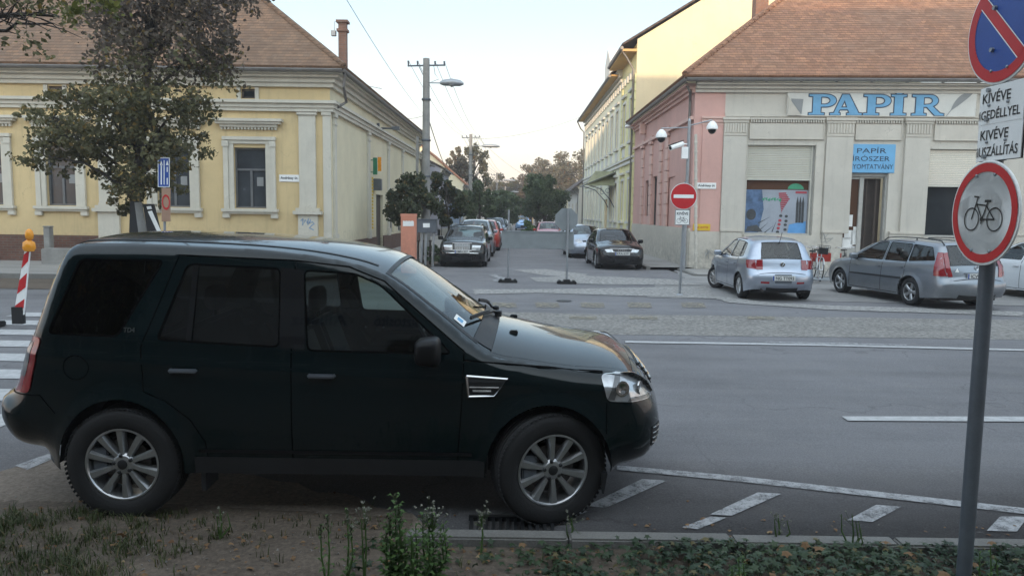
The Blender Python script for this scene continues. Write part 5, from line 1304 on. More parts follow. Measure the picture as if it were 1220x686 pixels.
for sd_ in (-1, 1):
    # head lamp: dark housing, clear cover with reflector bowls
    hl = [(1.70, .955), (1.93, .965), (2.03, .90), (2.095, .80), (2.05, .785), (1.745, .80)]
    q = MB(); car.side_patch(q, roundpoly(hl, .03), sd_, .004, .015); h = q.build('headlight', M['lampglass'], suv, 60, **lc)
    for px_, pz_, rr in ((1.84, .875, .05), (1.965, .865, .045)):
        q = MB(); y = float(car.W([px_], [pz_])[0]); nrm = Vector((.35 if px_ < 1.9 else .9, sd_*(.94 if px_ < 1.9 else .43), .05)).normalized()
        q.lathe([(rr, .004), (rr, .012), (rr*.85, .014), (rr*.55, .008), (0, .006)], org=(px_, sd_*y, pz_), axis=nrm, n=20)
        q.build('reflector_bowl', M['chrome'], h, 40, **lc)
    q = MB(); car.side_patch(q, [(1.745, .81), (1.80, .95), (1.84, .95), (1.79, .805)], sd_, .007, .02); q.build('lamp_divider', M['lampdark'], h, **lc)
    q = MB(); car.side_patch(q, [(1.88, .797), (2.06, .79), (2.07, .81), (1.9, .82)], sd_, .008, .02); q.build('lamp_divider', M['lampdark'], h, **lc)
    # tail lamp
    tl_ = roundpoly([(-2.085, 1.15), (-1.975, 1.145), (-2.06, .80), (-2.23, .80)], .03)
    q = MB(); car.side_patch(q, tl_, sd_, .008, .015); h = q.build('tail_light', M['taillight'], suv, 60, **lc)
    q = MB()
    car.side_patch(q, roundpoly([(-2.08, 1.12), (-2.035, 1.12), (-2.09, .90), (-2.17, .90)], .02), sd_, .011, .015)
    q.build('lamp_lens', M['lampdark'], h, 40, **lc)
    # wing vent
    vp = [(.82, .955), (1.085, .940), (1.00, .835), (.835, .83)]
    q = MB(); car.side_patch(q, roundpoly(vp, .015), sd_, .010, .03); v_ = q.build('wing_vent', M['blk'], suv, **lc)
    q = MB(); y0 = lambda x, z: sd_*(float(car.W([x], [z])[0])+.013)
    q.tube([(x, y0(x, z), z) for x, z in vp+vp[:1]], .009, 6)
    q.tube([(x, y0(x, .888), .888) for x in (.84, .95, 1.03)], .006, 6); q.tube([(x, y0(x, .865), .865) for x in (.86, .95, .98)], .008, 6)
    q.build('vent_frame', M['chrome'], v_, 40, **lc)
    # bumper corner intake with bars
    q = MB(); car.side_patch(q, roundpoly([(2.06, .60), (2.145, .62), (2.14, .47), (2.07, .46)], .02), sd_, .003, .015); v_ = q.build('bumper_intake', M['blk'], suv, **lc)
    q = MB()
    for z in (.49, .525, .56, .595):
        q.tube([(x, sd_*(float(car.W([x], [z])[0])+.010), z+.004) for x in (2.075, 2.10, 2.12, 2.135)], .005, 5)
    q.build('intake_bars', M['lampdark'], v_, 40, **lc)
    # sill line, belt line and quarter pillar badge
    q = MB(); car.ribbon(q, [(-.93, .465), (.86, .465)], sd_, .022, .006); q.build('sill_strip', SUV['mirror_mat'], suv, **lc)
    q = MB(); car.ribbon(q, [(-2.02, 1.158), (-1.2, 1.125), (-.3, 1.085), (.80, 1.035)], sd_, .012, .004); q.build('belt_moulding', M['suvpaint'], suv, **lc)
    q = MB(); y = float(car.W([-1.38], [1.2])[0]); text_on(q, 'TD4', (-1.38, sd_*(y+.002), 1.205), (-sd_, 0, 0), (0, sd_*-.25, 1), .075, .03, .02); q.build('pillar_badge', M['chrome'], suv, **lc)
    # division bar in the rear side window, front quarter bar
    q = MB(); car.ribbon(q, [(-.985, 1.60), (-.99, 1.145)], sd_, .035, .004); q.build('window_bar', M['gblk'], suv, **lc)
    q = MB(); car.side_patch(q, [(-.425, 1.59), (-.40, 1.11), (-.235, 1.10), (-.275, 1.58)], sd_, .004); q.build('pillar_trim', M['gblk'], suv, **lc)
    # door mirror glass, wing seam
    for pth_ in ([(.80, 1.05), (1.72, .965)], [(1.74, .79), (1.74, .60)], [(-2.29, .785), (-1.98, .79), (-1.88, .68)]):
        q = MB(); car.ribbon(q, pth_, sd_, .007, .002); q.build('panel_gap', M['seam'], suv, **lc)
    # roof strip
    q = MB(); car.strip(q, 12.3, 17.0, sd_*.845, sd_*.875, .004, True, ntt=1); q.build('roof_strip', M['blk'], suv, **lc)
# fuel flap
q = MB(); y = float(car.W([-1.73], [.97])[0])
ring = [(-1.73+.085*cos(t), .97+.075*sin(t)) for t in np.linspace(0, 2*pi, 25)]
car.ribbon(q, ring, -1, .006, .002); q.build('fuel_flap', M['seam'], suv, **lc)
# cowl, wipers, washer jets, windscreen sticker, grille bars
q = MB(); car.strip(q, 9.93, 10.3, -.93, .93, .004, ntt=14, nu=3); cw = q.build('scuttle_panel', M['blk'], suv, 60, **lc)
for t0, t1 in ((-.72, -.05), (.05, .80)):
    q = MB(); a = Vector(car.strip_pt(10.05, t1 if t0 < 0 else t1, .03)); pth = [Vector(car.strip_pt(10.15+.35*abs(k-0)/1.0, t1+(t0-t1)*k, .028)) for k in (0, .25, .5, .75, 1)]
    q.tube([a]+pth[:1]+pth, .010, 6); q.tube([p+Vector((0, 0, .012)) for p in pth[1:]], .006, 5); q.lathe([(.028, -.02), (.028, .02), (.0, .03)], org=a, n=10); q.build('wiper', M['blk'], suv, 40, **lc)
q = MB(); c0 = car.strip_pt(10.75, -.82, .0)
car.strip(q, 10.52, 10.72, -.86, -.74, -.002, ntt=2, nu=2); st = q.build('screen_sticker', M['signwhite'], suv, **lc)
q = MB(); car.strip(q, 10.57, 10.67, -.83, -.77, .0, ntt=2, nu=2); q.build('sticker_mark', M['paperblue'], st, **lc)
for t_ in (-.45, .45):
    q = MB(); p = Vector(car.strip_pt(9.35, t_, .0)); q.box(p.x-.03, p.x+.03, p.y-.02, p.y+.02, p.z-.01, p.z+.018); q.build('washer_jet', M['blk'], suv, bev=.006, **lc)
q = MB()
for u in (4.7, 5.05, 5.4, 5.75): c_ = [car.strip_pt(u, t, .008) for t in np.linspace(-.53, .53, 9)]; q.tube(c_, .010, 6)
q.build('grille_bars', M['lampdark'], suv, 40, **lc)
# roof aerial, exhaust, mud flap
q = MB(); q.prism([(1.72, -.86, .33), (1.76, -.86, .33), (1.74, -.86, .20), (1.73, -.86, .20)], (0, .18, 0)); q.build('front_deflector', M['blk'], suv, **lc)
q = MB(); q.box(-.93, -.90, -.9, -.7, .2, .36); q.build('mud_flap', M['blk'], suv, **lc)

# ---------------------------------------------------------------- other cars
def base_hatch(L=3.97, hw=.84, H=1.46, wb=2.47, fo=.83):
    xf = wb/2+fo; xr = xf-L; 
    return xf, xr
HATCH = dict(
 sil=[(1.93, .22, .28, .03), (2.03, .34, .30, .06), (2.05, .50, .30, .08), (1.99, .66, .28, .09), (1.88, .76, .18, .08), (1.55, .885, .10, .06), (1.02, .99, .08, .06), (.62, 1.19, .07, .05), (.22, 1.355, .07, .05), (-.1, 1.42, .07, .04), (-.7, 1.445, .07, .035), (-1.3, 1.40, .09, .03), (-1.56, 1.345, .12, .03),
      (-1.68, 1.14, .15, .05), (-1.77, .97, .19, .06), (-1.81, .80, .21, .07), (-1.85, .68, .20, .07), (-1.90, .60, .22, .08), (-1.91, .42, .24, .08), (-1.83, .27, .24, .05)],
 belt=(.92, -.035), hw=.84, tumble=.42, axles=(1.235, -1.235), wr=.30, ar=.345, ww=.19, rim=.195, zb=.20, zl=.25, tf=.09, tr=.07, flare=.015,
 windows=[('rear', [(-1.30, 1.02), (-1.22, 1.31), (-1.03, 1.345), (-1.03, .99)]), ('rear', [(-.98, .985), (-.98, 1.35), (-.33, 1.375), (-.25, .965)]),
          ('front', [(-.16, .96), (-.24, 1.375), (.05, 1.355), (.78, .965)])],
 doors=[('rear_door', [(-1.02, .96), (-1.0, 1.40), (-.29, 1.41), (-.21, .90), (-.21, .24), (-.82, .24), (-.90, .48), (-1.03, .60)]), ('front_door', [(-.29, 1.41), (.12, 1.38), (.86, .95), (.84, .24), (-.21, .24), (-.21, .90)])],
 handles={'rear_door': (-.86, .82), 'front_door': (-.08, .80)},
 wscreen=(6.1, 8.15), rwin=(12.05, 14.0), tw=.92, trw=.86, dash=.55, mirror=(.62, .93), mk=.8, spokes=9, wstyle='hub', steer=.0,
 strips=[('headlight', 'lampglass', [(3.1, 4.35, -1.0, -.62), (3.1, 4.35, .62, 1.0)]), ('grille', 'blk', [(3.2, 3.7, -.55, .55), (.7, 1.9, -.5, .5)]),
         ('tail_light', 'taillight', [(14.1, 15.6, -1.07, -.82, .012), (14.1, 15.6, .82, 1.07, .012)]), ('reflector', 'taillight', [(17.75, 17.98, -.95, -.6), (17.75, 17.98, .6, .95)]),
         ('bumper_seam', 'blk', [(16.62, 16.70, -.97, .97, .003)]), ('rear_valance', 'blk', [(18.5, 18.97, -.7, .7)]), ('plate_recess', 'greypole', [(16.85, 17.9, -.36, .36, .002)])],
 sidepatches=[('tail_light', 'taillight', [(-1.60, .945), (-1.765, .955), (-1.80, .82), (-1.825, .74), (-1.68, .76)], .008)])
ESTATE = dict(
 sil=[(2.08, .24, .28, .03), (2.17, .36, .30, .07), (2.19, .50, .30, .10), (2.13, .66, .28, .10), (1.98, .78, .18, .09), (1.6, .90, .10, .07), (1.10, .99, .08, .06), (.68, 1.20, .07, .05), (.30, 1.36, .07, .05), (-.05, 1.43, .07, .045), (-.8, 1.46, .07, .04), (-1.6, 1.435, .07, .035), (-1.96, 1.38, .08, .03),
      (-2.10, 1.15, .11, .05), (-2.20, .95, .14, .06), (-2.25, .78, .18, .07), (-2.28, .68, .20, .07), (-2.36, .60, .22, .08), (-2.37, .42, .24, .08), (-2.28, .27, .24, .05)],
 belt=(.93, -.02), hw=.885, tumble=.33, axles=(1.345, -1.345), wr=.315, ar=.365, ww=.2, rim=.205, zb=.21, zl=.26, tf=.09, tr=.07, flare=.02,
 windows=[('rear', [(-1.98, 1.06), (-1.80, 1.335), (-1.20, 1.375), (-1.20, 1.0)]), ('rear', [(-1.14, .985), (-1.14, 1.38), (-.40, 1.40), (-.36, .975)]),
          ('front', [(-.27, .975), (-.31, 1.40), (.05, 1.375), (.86, .965)])],
 doors=[('rear_door', [(-1.13, .96), (-1.17, 1.42), (-.36, 1.435), (-.315, .90), (-.315, .25), (-.92, .25), (-1.0, .5), (-1.13, .62)]), ('front_door', [(-.36, 1.435), (.12, 1.40), (.94, .95), (.92, .25), (-.315, .25), (-.315, .90)])],
 handles={'rear_door': (-.98, .84), 'front_door': (-.18, .82)},
 wscreen=(6.1, 8.15), rwin=(12.1, 14.0), tw=.92, trw=.88, dash=.62, mirror=(.68, .94), mk=.85, spokes=5, wstyle='spoke', rails=(8.7, 12.0),
 strips=[('headlight', 'lampglass', [(3.1, 4.35, -1.0, -.60), (3.1, 4.35, .60, 1.0)]), ('grille', 'blk', [(3.1, 3.7, -.5, .5), (.7, 1.9, -.5, .5)]),
         ('tail_light', 'taillight', [(12.7, 15.6, -1.06, -.92, .012), (12.7, 15.6, .92, 1.06, .012)]), ('bumper_seam', 'blk', [(16.6, 16.68, -.97, .97, .003)]), ('rear_valance', 'blk', [(18.4, 18.97, -.8, .8)]), ('plate_trim', 'greypole', [(14.9, 15.1, -.5, .5, .012)])],
 sidepatches=[('tail_light', 'taillight', [(-1.985, 1.235), (-2.05, 1.235), (-2.10, 1.14), (-2.195, .94), (-2.255, .73), (-2.05, .73)], .010), ('door_moulding', 'blk', [(-1.05, .62), (.90, .60), (.90, .565), (-1.05, .575)], .012)])
SEDAN = dict(
 sil=[(2.10, .22, .26, .03), (2.20, .34, .28, .05), (2.22, .50, .28, .06), (2.18, .60, .24, .06), (2.12, .72, .14, .05), (1.95, .82, .10, .06), (1.10, .945, .08, .06), (.70, 1.15, .07, .05), (.28, 1.34, .07, .05), (-.1, 1.40, .07, .045), (-.6, 1.405, .07, .04), (-1.05, 1.34, .07, .04), (-1.55, 1.05, .08, .05),
      (-1.75, .985, .10, .05), (-2.15, .95, .12, .05), (-2.24, .78, .18, .05), (-2.28, .55, .22, .05), (-2.2, .27, .24, .04)],
 belt=(.90, -.01), hw=.865, tumble=.40, axles=(1.31, -1.31), wr=.31, ar=.355, ww=.2, rim=.2, zb=.2, zl=.25, tf=.07, tr=.07,
 windows=[('rear', [(-1.33, .95), (-1.0, 1.27), (-.33, 1.345), (-.28, .94)]), ('front', [(-.19, .94), (-.24, 1.35), (.05, 1.34), (.82, .93)])],
 doors=[('rear_door', [(-1.1, .92), (-.9, 1.35), (-.28, 1.375), (-.235, .9), (-.235, .25), (-.92, .25), (-1.0, .5)]), ('front_door', [(-.28, 1.375), (.12, 1.36), (.90, .92), (.88, .25), (-.235, .25), (-.235, .9)])],
 handles={'rear_door': (-.95, .80), 'front_door': (-.12, .78)},
 wscreen=(6.1, 8.1), rwin=(11.0, 12.2), tw=.92, trw=.88, dash=.6, mirror=(.66, .90), mk=.85, spokes=7,
 strips=[('headlight', 'lampglass', [(3.15, 3.95, -.97, -.56), (3.15, 3.95, .56, .97)]), ('grille', 'blk', [(3.05, 3.95, -.40, .40)]), ('bumper_strip', 'blk', [(1.9, 2.4, -.98, .98)]), ('lower_grille', 'blk', [(.6, 1.3, -.5, .5)]),
         ('tail_light', 'taillight', [(14.2, 15.2, -.97, -.5), (14.2, 15.2, .5, .97)])], sidepatches=[])
BOXY = dict(
 sil=[(2.18, .22, .2, .03), (2.27, .34, .22, .04), (2.29, .50, .22, .04), (2.25, .60, .16, .03), (2.20, .80, .10, .03), (2.10, .88, .08, .05), (1.08, .985, .07, .06), (.70, 1.18, .06, .05), (.38, 1.37, .06, .05), (.05, 1.43, .06, .04), (-.8, 1.45, .06, .04), (-1.8, 1.43, .06, .035), (-2.02, 1.38, .07, .03),
      (-2.2, 1.10, .10, .04), (-2.27, .92, .12, .04), (-2.30, .75, .15, .04), (-2.36, .6, .18, .04), (-2.36, .4, .18, .04), (-2.3, .25, .2, .03)],
 belt=(.93, -.01), hw=.87, tumble=.34, axles=(1.40, -1.40), wr=.31, ar=.35, ww=.19, rim=.19, zb=.2, zl=.25, tf=.06, tr=.05,
 windows=[('rear', [(-2.0, 1.0), (-1.85, 1.36), (-1.25, 1.385), (-1.25, .98)]), ('rear', [(-1.18, .975), (-1.18, 1.39), (-.40, 1.40), (-.38, .97)]), ('front', [(-.29, .97), (-.32, 1.40), (.12, 1.385), (.85, .96)])],
 doors=[('rear_door', [(-1.15, .92), (-1.15, 1.42), (-.36, 1.43), (-.335, .9), (-.335, .25), (-.98, .25), (-1.05, .5)]), ('front_door', [(-.36, 1.43), (.14, 1.41), (.93, .95), (.9, .25), (-.335, .25), (-.335, .9)])],
 handles={'rear_door': (-1.0, .82), 'front_door': (-.2, .80)},
 wscreen=(6.1, 8.1), rwin=(12.1, 14.0), tw=.93, trw=.88, dash=.6, mirror=(.68, .93), mk=.85, spokes=6, rails=(8.8, 12.0), railmat='alloy',
 strips=[('headlight', 'lampglass', [(3.1, 3.95, -.97, -.52), (3.1, 3.95, .52, .97)]), ('grille', 'lampdark', [(2.95, 4.3, -.40, .40, .02)]), ('bumper_strip', 'chrome', [(2.1, 2.25, -.98, .98)]), ('lower_grille', 'blk', [(.6, 1.3, -.6, .6)]),
         ('tail_light', 'taillight', [(14.2, 15.4, -.98, -.66), (14.2, 15.4, .66, .98)])], sidepatches=[])
def scale_spec(S, kx=1, kz=1, kw=1, **over):
    T = dict(S)
    sp = lambda pts: [(p[0]*kx, p[1]*kz)+tuple(p[2:]) for p in pts]
    T['sil'] = sp(S['sil']); T['windows'] = [(a, sp(b)) for a, b in S['windows']]; T['doors'] = [(a, sp(b)) for a, b in S['doors']]
    T['handles'] = {a: (b[0]*kx, b[1]*kz) for a, b in S['handles'].items()}; T['axles'] = tuple(a*kx for a in S['axles'])
    T['belt'] = (S['belt'][0]*kz, S['belt'][1]); T['hw'] = S['hw']*kw; T['dash'] = S['dash']*kx; T['mirror'] = (S['mirror'][0]*kx, S['mirror'][1]*kz)
    T['sidepatches'] = [(a, m, sp(p), o) for a, m, p, o in S['sidepatches']]; T.update(over); return T
def car_thing(name, label, cat, spec, paintm, x, y, ang, group=None, res=.09, plate=None, privacy=None):
    r_ = thing(name, label, cat, (x, y, 0), ang, group)
    c_ = build_car(spec, r_, paintm, res, False, plate, privacy=privacy); return r_, c_
M['silver'] = paint('silver_paint', (.36, .40, .47), .75, .32, .08)
M['mink'] = paint('mink_grey_paint', (.225, .245, .27), .7, .33, .10)
M['black'] = paint('black_paint', (.006, .006, .007), .1, .25, .04, ior=1.38)
M['navy'] = paint('dark_blue_paint', (.02, .03, .06), .4, .3, .10)
M['whitep'] = paint('white_paint', (.62, .64, .66), 0, .3, .05)
M['redp'] = paint('red_paint', (.38, .04, .03), .2, .3, .08)
M['greyp'] = paint('grey_paint', (.24, .26, .29), .6, .3, .08)
M['lightblue'] = paint('light_blue_paint', (.22, .38, .62), .5, .3, .05)
M['greenp'] = paint('dark_green_paint', (.02, .05, .04), .3, .3, .1)
A90 = pi/2
# silver hatchback with its back to us
S_ = dict(HATCH); S_['steer'] = .0; S_['steer'] = .45
polo, pc = car_thing('silver_hatchback', 'silver hatchback seen from behind with its front wheels turned, left of the grey estate', 'car', S_, M['silver'], 6.28, 19.3, A90-.02, None, .05, [(17.35, 'NG TT093', True)])
q = MB(); p = pc.strip_pt(12.2, 0); q.tube([(p[0]+.05, 0, p[2]-.0), (p[0]-.12, 0, p[2]+.26)], .006, 5); q.lathe([(.03, 0), (.02, .02), (0, .025)], org=(p[0]+.05, 0, p[2]-.005), n=10); q.build('aerial', M['blk'], polo, local=True)
q = MB(); p = pc.strip_pt(14.75, 0, .012); q.lathe([(.055, 0), (.055, .008), (.046, .010), (.046, .003), (0, .003)], org=p, axis=(-1, 0, .1), n=22)
for a, b in (((-.025, .03), (0, -.03)), ((0, -.03), (.025, .03))): q.tube([(p[0]-.008, a[0], p[2]+a[1]), (p[0]-.008, b[0], p[2]+b[1])], .005, 4)
q.build('round_badge', M['chrome'], polo, 30, local=True)
q = MB(); q.tube([(-1.85, .46, .27), (-1.97, .46, .245)], .03, 8); q.build('exhaust', M['disc'], polo, local=True)
q = MB(); p = pc.strip_pt(12.95, 0, .012); q.tube([(p[0]-.05, .05, p[2]-.15), (p[0]-.02, -.38, p[2]-.16)], .010, 5); q.build('rear_wiper', M['blk'], polo, local=True)
# grey estate
meg, mc = car_thing('grey_estate_car', 'grey estate car with black roof rails and tall red tail lamps, right of the bicycles', 'car', ESTATE, M['mink'], 9.62, 18.48, A90+.16, None, .05, [(15.6, 'ICW-216', True)])
q = MB(); p = mc.strip_pt(14.35, 0, .012)
for a, b in (((0, .055), (.045, 0)), ((.045, 0), (0, -.055)), ((0, -.055), (-.045, 0)), ((-.045, 0), (0, .055))): q.tube([(p[0], a[0], p[2]+a[1]), (p[0], b[0], p[2]+b[1])], .009, 5)
q.build('diamond_badge', M['chrome'], meg, 30, local=True)
q = MB(); p = mc.strip_pt(14.6, .72, .012); q.prism([(p[0], p[1]-.05, p[2]-.04), (p[0], p[1]+.05, p[2]-.04), (p[0], p[1], p[2]+.045)], (-.003, 0, 0)); q.build('triangle_sticker', M['signwhite'], meg, local=True)
# white car at the right edge
car_thing('white_car', 'white car cut off by the right edge of the photo beyond the grey estate', 'car', scale_spec(HATCH, 1.05, 1.0, 1.02), M['whitep'], 13.6, 19.4, A90+.18, None, .08)
# facing cars on the right of the side street
aud, ac = car_thing('black_saloon', 'black saloon facing us beside the pink house, its plate under a slatted grille', 'car', SEDAN, M['black'], 3.82, 28.8, -A90+.02, None, .06, [(2.55, 'KRA-659', False)])
q = MB()
for k in (-1.5, -.5, .5, 1.5):
    p = ac.strip_pt(3.6, 0, .016); q.tube([(p[0], k*.068+.045*cos(t), p[2]+.045*sin(t)) for t in np.linspace(0, 2*pi, 15)], .007, 5)
p0 = [ac.strip_pt(u, 0, .012) for u in (3.05, 3.95)]
q.tube([(p0[0][0], -.40, p0[0][2]), (p0[0][0], .40, p0[0][2]), (p0[1][0], .43, p0[1][2]), (p0[1][0], -.43, p0[1][2]), (p0[0][0], -.40, p0[0][2])], .010, 5)
q.build('grille_rings', M['chrome'], aud, 30, local=True)
car_thing('silver_hatchback', 'silver-grey hatchback parked directly behind the black saloon', 'car', scale_spec(HATCH, 1.04, 1.0, 1.03), M['silver'], 3.32, 35.3, -A90+.02, None, .08, [(1.8, 'JXL-802', False)])
car_thing('blue_grey_saloon', 'blue-grey saloon of which the roof shows above the silver-grey hatchback', 'car', SEDAN, M['greyp'], 3.55, 42.0, -A90, None, .12)
car_thing('red_hatchback', 'red car parked behind the octagonal sign on the right of the street', 'car', HATCH, M['redp'], 2.15, 46.0, -A90+.02, None, .12)
# facing row on the left
mb_, mcc = car_thing('black_estate_car', 'black square-fronted estate with chrome upright grille, first of the row by the green strip', 'car', BOXY, M['black'], -1.76, 29.0, -A90-.01, None, .06, [(2.5, 'HMN-307', False)])
q = MB()
for k in range(-3, 4):
    a = mcc.strip_pt(3.05, 0, .024); b = mcc.strip_pt(4.2, 0, .024); q.tube([(a[0], k*.088, a[2]), (b[0], k*.088, b[2])], .006 if k else .012, 4)
a = mcc.strip_pt(2.95, 0, .024); b = mcc.strip_pt(4.3, 0, .024); q.tube([(a[0], -.34, a[2]), (a[0], .34, a[2]), (b[0], .34, b[2]), (b[0], -.34, b[2]), (a[0], -.34, a[2])], .014, 5)
q.build('grille_bars', M['chrome'], mb_, 30, local=True)
TALL = scale_spec(HATCH, 1.08, 1.12, 1.06)
row = [('grey_hatchback', 'grey hatchback second in the left row, half hidden by the black estate', TALL, 'greyp', 35.2, -1.72),
       ('red_hatchback', 'red hatchback third in the left row, behind the grey hatchback', scale_spec(HATCH, 1, 1.08, 1.03), 'redp', 40.6, -1.5),
       ('silver_saloon', 'silver car just behind the red hatchback in the left row', SEDAN, 'silver', 46.6, -1.38),
       ('dark_blue_car', 'dark blue car in the middle of the left row', TALL, 'navy', 53.2, -1.28),
       ('grey_car', 'smaller grey car behind the dark blue one in the left row', HATCH, 'greyp', 59.4, -1.18),
       ('white_car', 'white car behind the grey one in the left row', SEDAN, 'whitep', 65.6, -1.10),
       ('silver_car', 'silver car next to last in the left row', TALL, 'silver', 71.8, -1.0),
       ('white_van', 'farthest pale car of the left row', TALL, 'whitep', 79.0, -.92)]
for n, l, sp, pm, y, x in row: car_thing(n, l, 'car', sp, M[pm], x, y, -A90, 'cars parked along the left side of the street', .14, [(1.8, 'LGP-554', False)] if y < 45 else None)
car_thing('light_blue_car', 'light blue car in the middle of the street far away', 'car', TALL, M['lightblue'], 1.15, 90, -A90, None, .14)
# ---------------------------------------------------------------- vegetation
def leaf_quads(centres, size, jit=.35, flat=0.0, aspect=.62, rng=RNG):
    n = len(centres); c = np.asarray(centres)
    a = rng.normal(size=(n, 3)); a /= np.linalg.norm(a, axis=1, keepdims=True)
    b = rng.normal(size=(n, 3))
    if flat: a[:, 2] *= (1-flat); b[:, 2] *= (1-flat); a /= np.linalg.norm(a, axis=1, keepdims=True)
    b -= a*(a*b).sum(1, keepdims=True); b /= np.linalg.norm(b, axis=1, keepdims=True)
    nn = np.cross(a, b)
    s = size*(1+jit*rng.normal(size=(n, 1))).clip(.4, 1.8)
    # 6-gon leaf folded a little: two quads
    t0 = c-a*s*.5; t1 = c+a*s*.5; m = c+nn*s*-.06
    l0 = c-a*s*.12-b*s*aspect*.5+nn*s*.08; r0 = c-a*s*.12+b*s*aspect*.5+nn*s*.08
    l1 = c+a*s*.22-b*s*aspect*.4+nn*s*.06; r1 = c+a*s*.22+b*s*aspect*.4+nn*s*.06
    v = np.stack([t0, l0, l1, t1, r1, r0], 1).reshape(-1, 3); k = np.arange(n)[:, None]*6
    f = np.concatenate([k+np.array([[0, 1, 2, 3]]), k+np.array([[0, 3, 4, 5]])], 0)
    return v, f
def tree(name, label, cat, x, y, trunk_h, crown, n, leaf, m, tr=.12, blobs=26, group=None, top=None, seed=1, lean=(0, 0), hang=0, tname='crown', dens=.8):
    """crown = (cx, cy, cz, rx, ry, rz); leaves sit in clumps at the ends of limbs"""
    rng = np.random.default_rng(seed); rnd = random.Random(seed)
    t = thing(name, label, cat, (x, y, 0), 0, group); q = MB()
    cx, cy, cz, rx, ry, rz_ = crown; base = Vector((x, y, 0)); fork = Vector((x+lean[0], y+lean[1], trunk_h)); top_ = Vector((cx, cy, cz+rz_*.6))
    pth = [base, base.lerp(fork, .5)+Vector((rnd.uniform(-.05, .05), 0, 0)), fork, fork.lerp(top_, .5)+Vector((rnd.uniform(-.2, .2),)*3)*.5, top_]
    q.tube(pth, [tr*1.25, tr, tr*.8, tr*.5, tr*.12], 8)
    cen = []
    for i in range(blobs):
        while True:
            p = Vector((rnd.uniform(-1, 1), rnd.uniform(-1, 1), rnd.uniform(-1, 1)))
            if .35 < p.length < 1: break
        p = Vector((cx+p.x*rx, cy+p.y*ry, cz+p.z*rz_)); st = fork.lerp(top_, min(.95, max(0, (p.z-fork.z)/(top_.z-fork.z+.01)*.6+rnd.uniform(-.1, .1))))
        mid = st.lerp(p, .5)+Vector((0, 0, rnd.uniform(0, .25)*rx)); q.tube([st, mid, p], [tr*.30, tr*.16, tr*.05], 5)
        for _ in range(3):
            e_ = p+Vector((rnd.uniform(-1, 1), rnd.uniform(-1, 1), rnd.uniform(-.8, .8)))*rx*.28; q.tube([mid.lerp(p, rnd.random()), e_], [tr*.09, tr*.02], 4)
        cen.append((p, rnd.uniform(.6, 1.2)))
    q.build('trunk', M['bark'], t, 60)
    per = n//blobs; pts = []
    for p, k in cen:
        r_ = np.array([rx, ry, rz_])*.28*k; g = rng.normal(size=(int(per*k), 3)); g /= np.linalg.norm(g, axis=1, keepdims=True); g *= rng.random((len(g), 1))**(1/2.2)
        g = g*r_+np.array(p); g[:, 2] -= hang*rng.random(len(g)); pts.append(g)
    pts = np.concatenate(pts)-np.array([x, y, 0]); v, f = leaf_quads(pts, leaf, rng=rng); raw_mesh(tname, v, f, M[m], t); return t
def at(px, py, Y): p = P(px, py, Y); return p.x, p.y, p.z
# big autumn tree before the yellow building
TX, TY = P(160, 300, 19.5).x, 19.5
bt = thing('autumn_tree', 'large dusky autumn tree in front of the yellow corner building', 'tree', (TX, TY, 0))
def big_tree():
    rng = np.random.default_rng(11); rnd = random.Random(12); q = MB(); lv = []
    base = Vector((TX, TY, 0)); q.tube([base, base+Vector((.03, 0, 1.2)), Vector((TX+.1, TY, 2.3)), Vector((TX+.35, TY, 4.4)), Vector((TX+.7, TY, 6.6)), Vector((TX+.9, TY, 9.5))], [.17, .14, .13, .10, .07, .03], 10)
    # clump centres in picture measurements (px, py, rx, ry, density)
    cl = [(175, 20, 60, 45, 1.4), (245, 20, 45, 35, 1.1), (215, 70, 60, 40, 1.2), (150, 75, 55, 45, 1.2), (265, 60, 30, 28, .5), (120, 25, 35, 30, .2), (195, 120, 55, 35, 1.2), (135, 130, 45, 35, 1.0), (90, 120, 28, 14, .35), (230, 125, 25, 20, .5),
          (75, 160, 38, 22, .8), (50, 185, 20, 20, .45), (95, 180, 35, 26, .8), (150, 170, 50, 32, 1.2), (215, 165, 32, 26, .7), (185, 195, 35, 22, .8), (135, 205, 22, 22, .45), (165, 220, 30, 22, .7), (150, 240, 18, 18, .4), (190, 215, 16, 14, .3), (200, -20, 80, 35, 1.3), (150, -15, 50, 35, .6), (285, -5, 25, 25, .4), (60, 140, 22, 16, .3), (175, 50, 70, 70, 1.3), (180, 140, 60, 60, 1.2)]
    for px, py, rx, ry, dn in cl:
        Yc = TY+rnd.uniform(-1.0, 1.0); c_ = P(px, py, Yc); s = Yc/FOC
        n = int(1200*dn); g = rng.normal(size=(n, 3)); g /= np.linalg.norm(g, axis=1, keepdims=True); g *= rng.random((n, 1))**(1/2.4)
        # twiggy sub clumps
        k = rng.integers(0, 16, n); sub = rng.normal(size=(16, 3))*.52; g = np.where(rng.random((n, 1)) < .8, sub[k]+g*.30, g)
        lv.append(g*np.array([rx*s, .75*rx*s+.3, ry*s])+np.array(c_))
        zt = max(2.3, c_.z-1.2); st = Vector((TX+.1+(zt-2.3)*.11, TY, zt)); md = st.lerp(c_, .55)+Vector((0, 0, .25)); q.tube([st, md, c_], [.05, .03, .012], 5)
        for j in range(9):
            d_ = Vector(sub[j])*1.0; e_ = c_+Vector((d_.x*rx*s, d_.y*rx*s, d_.z*ry*s)); q.tube([md.lerp(c_, rnd.uniform(.3, 1)), e_], [.012, .004], 4)
    q.build('trunk', M['bark'], bt, 60); pts = np.concatenate(lv)-np.array([TX, TY, 0]); hi = pts[:, 2]+.5*rng.normal(size=len(pts)) > 5.4
    for sel, mm in ((~hi, 'tree_brown'), (hi, 'tree_brown_top')): v, f = leaf_quads(pts[sel], .10, rng=rng); raw_mesh('crown', v, f, M[mm], bt)
big_tree()
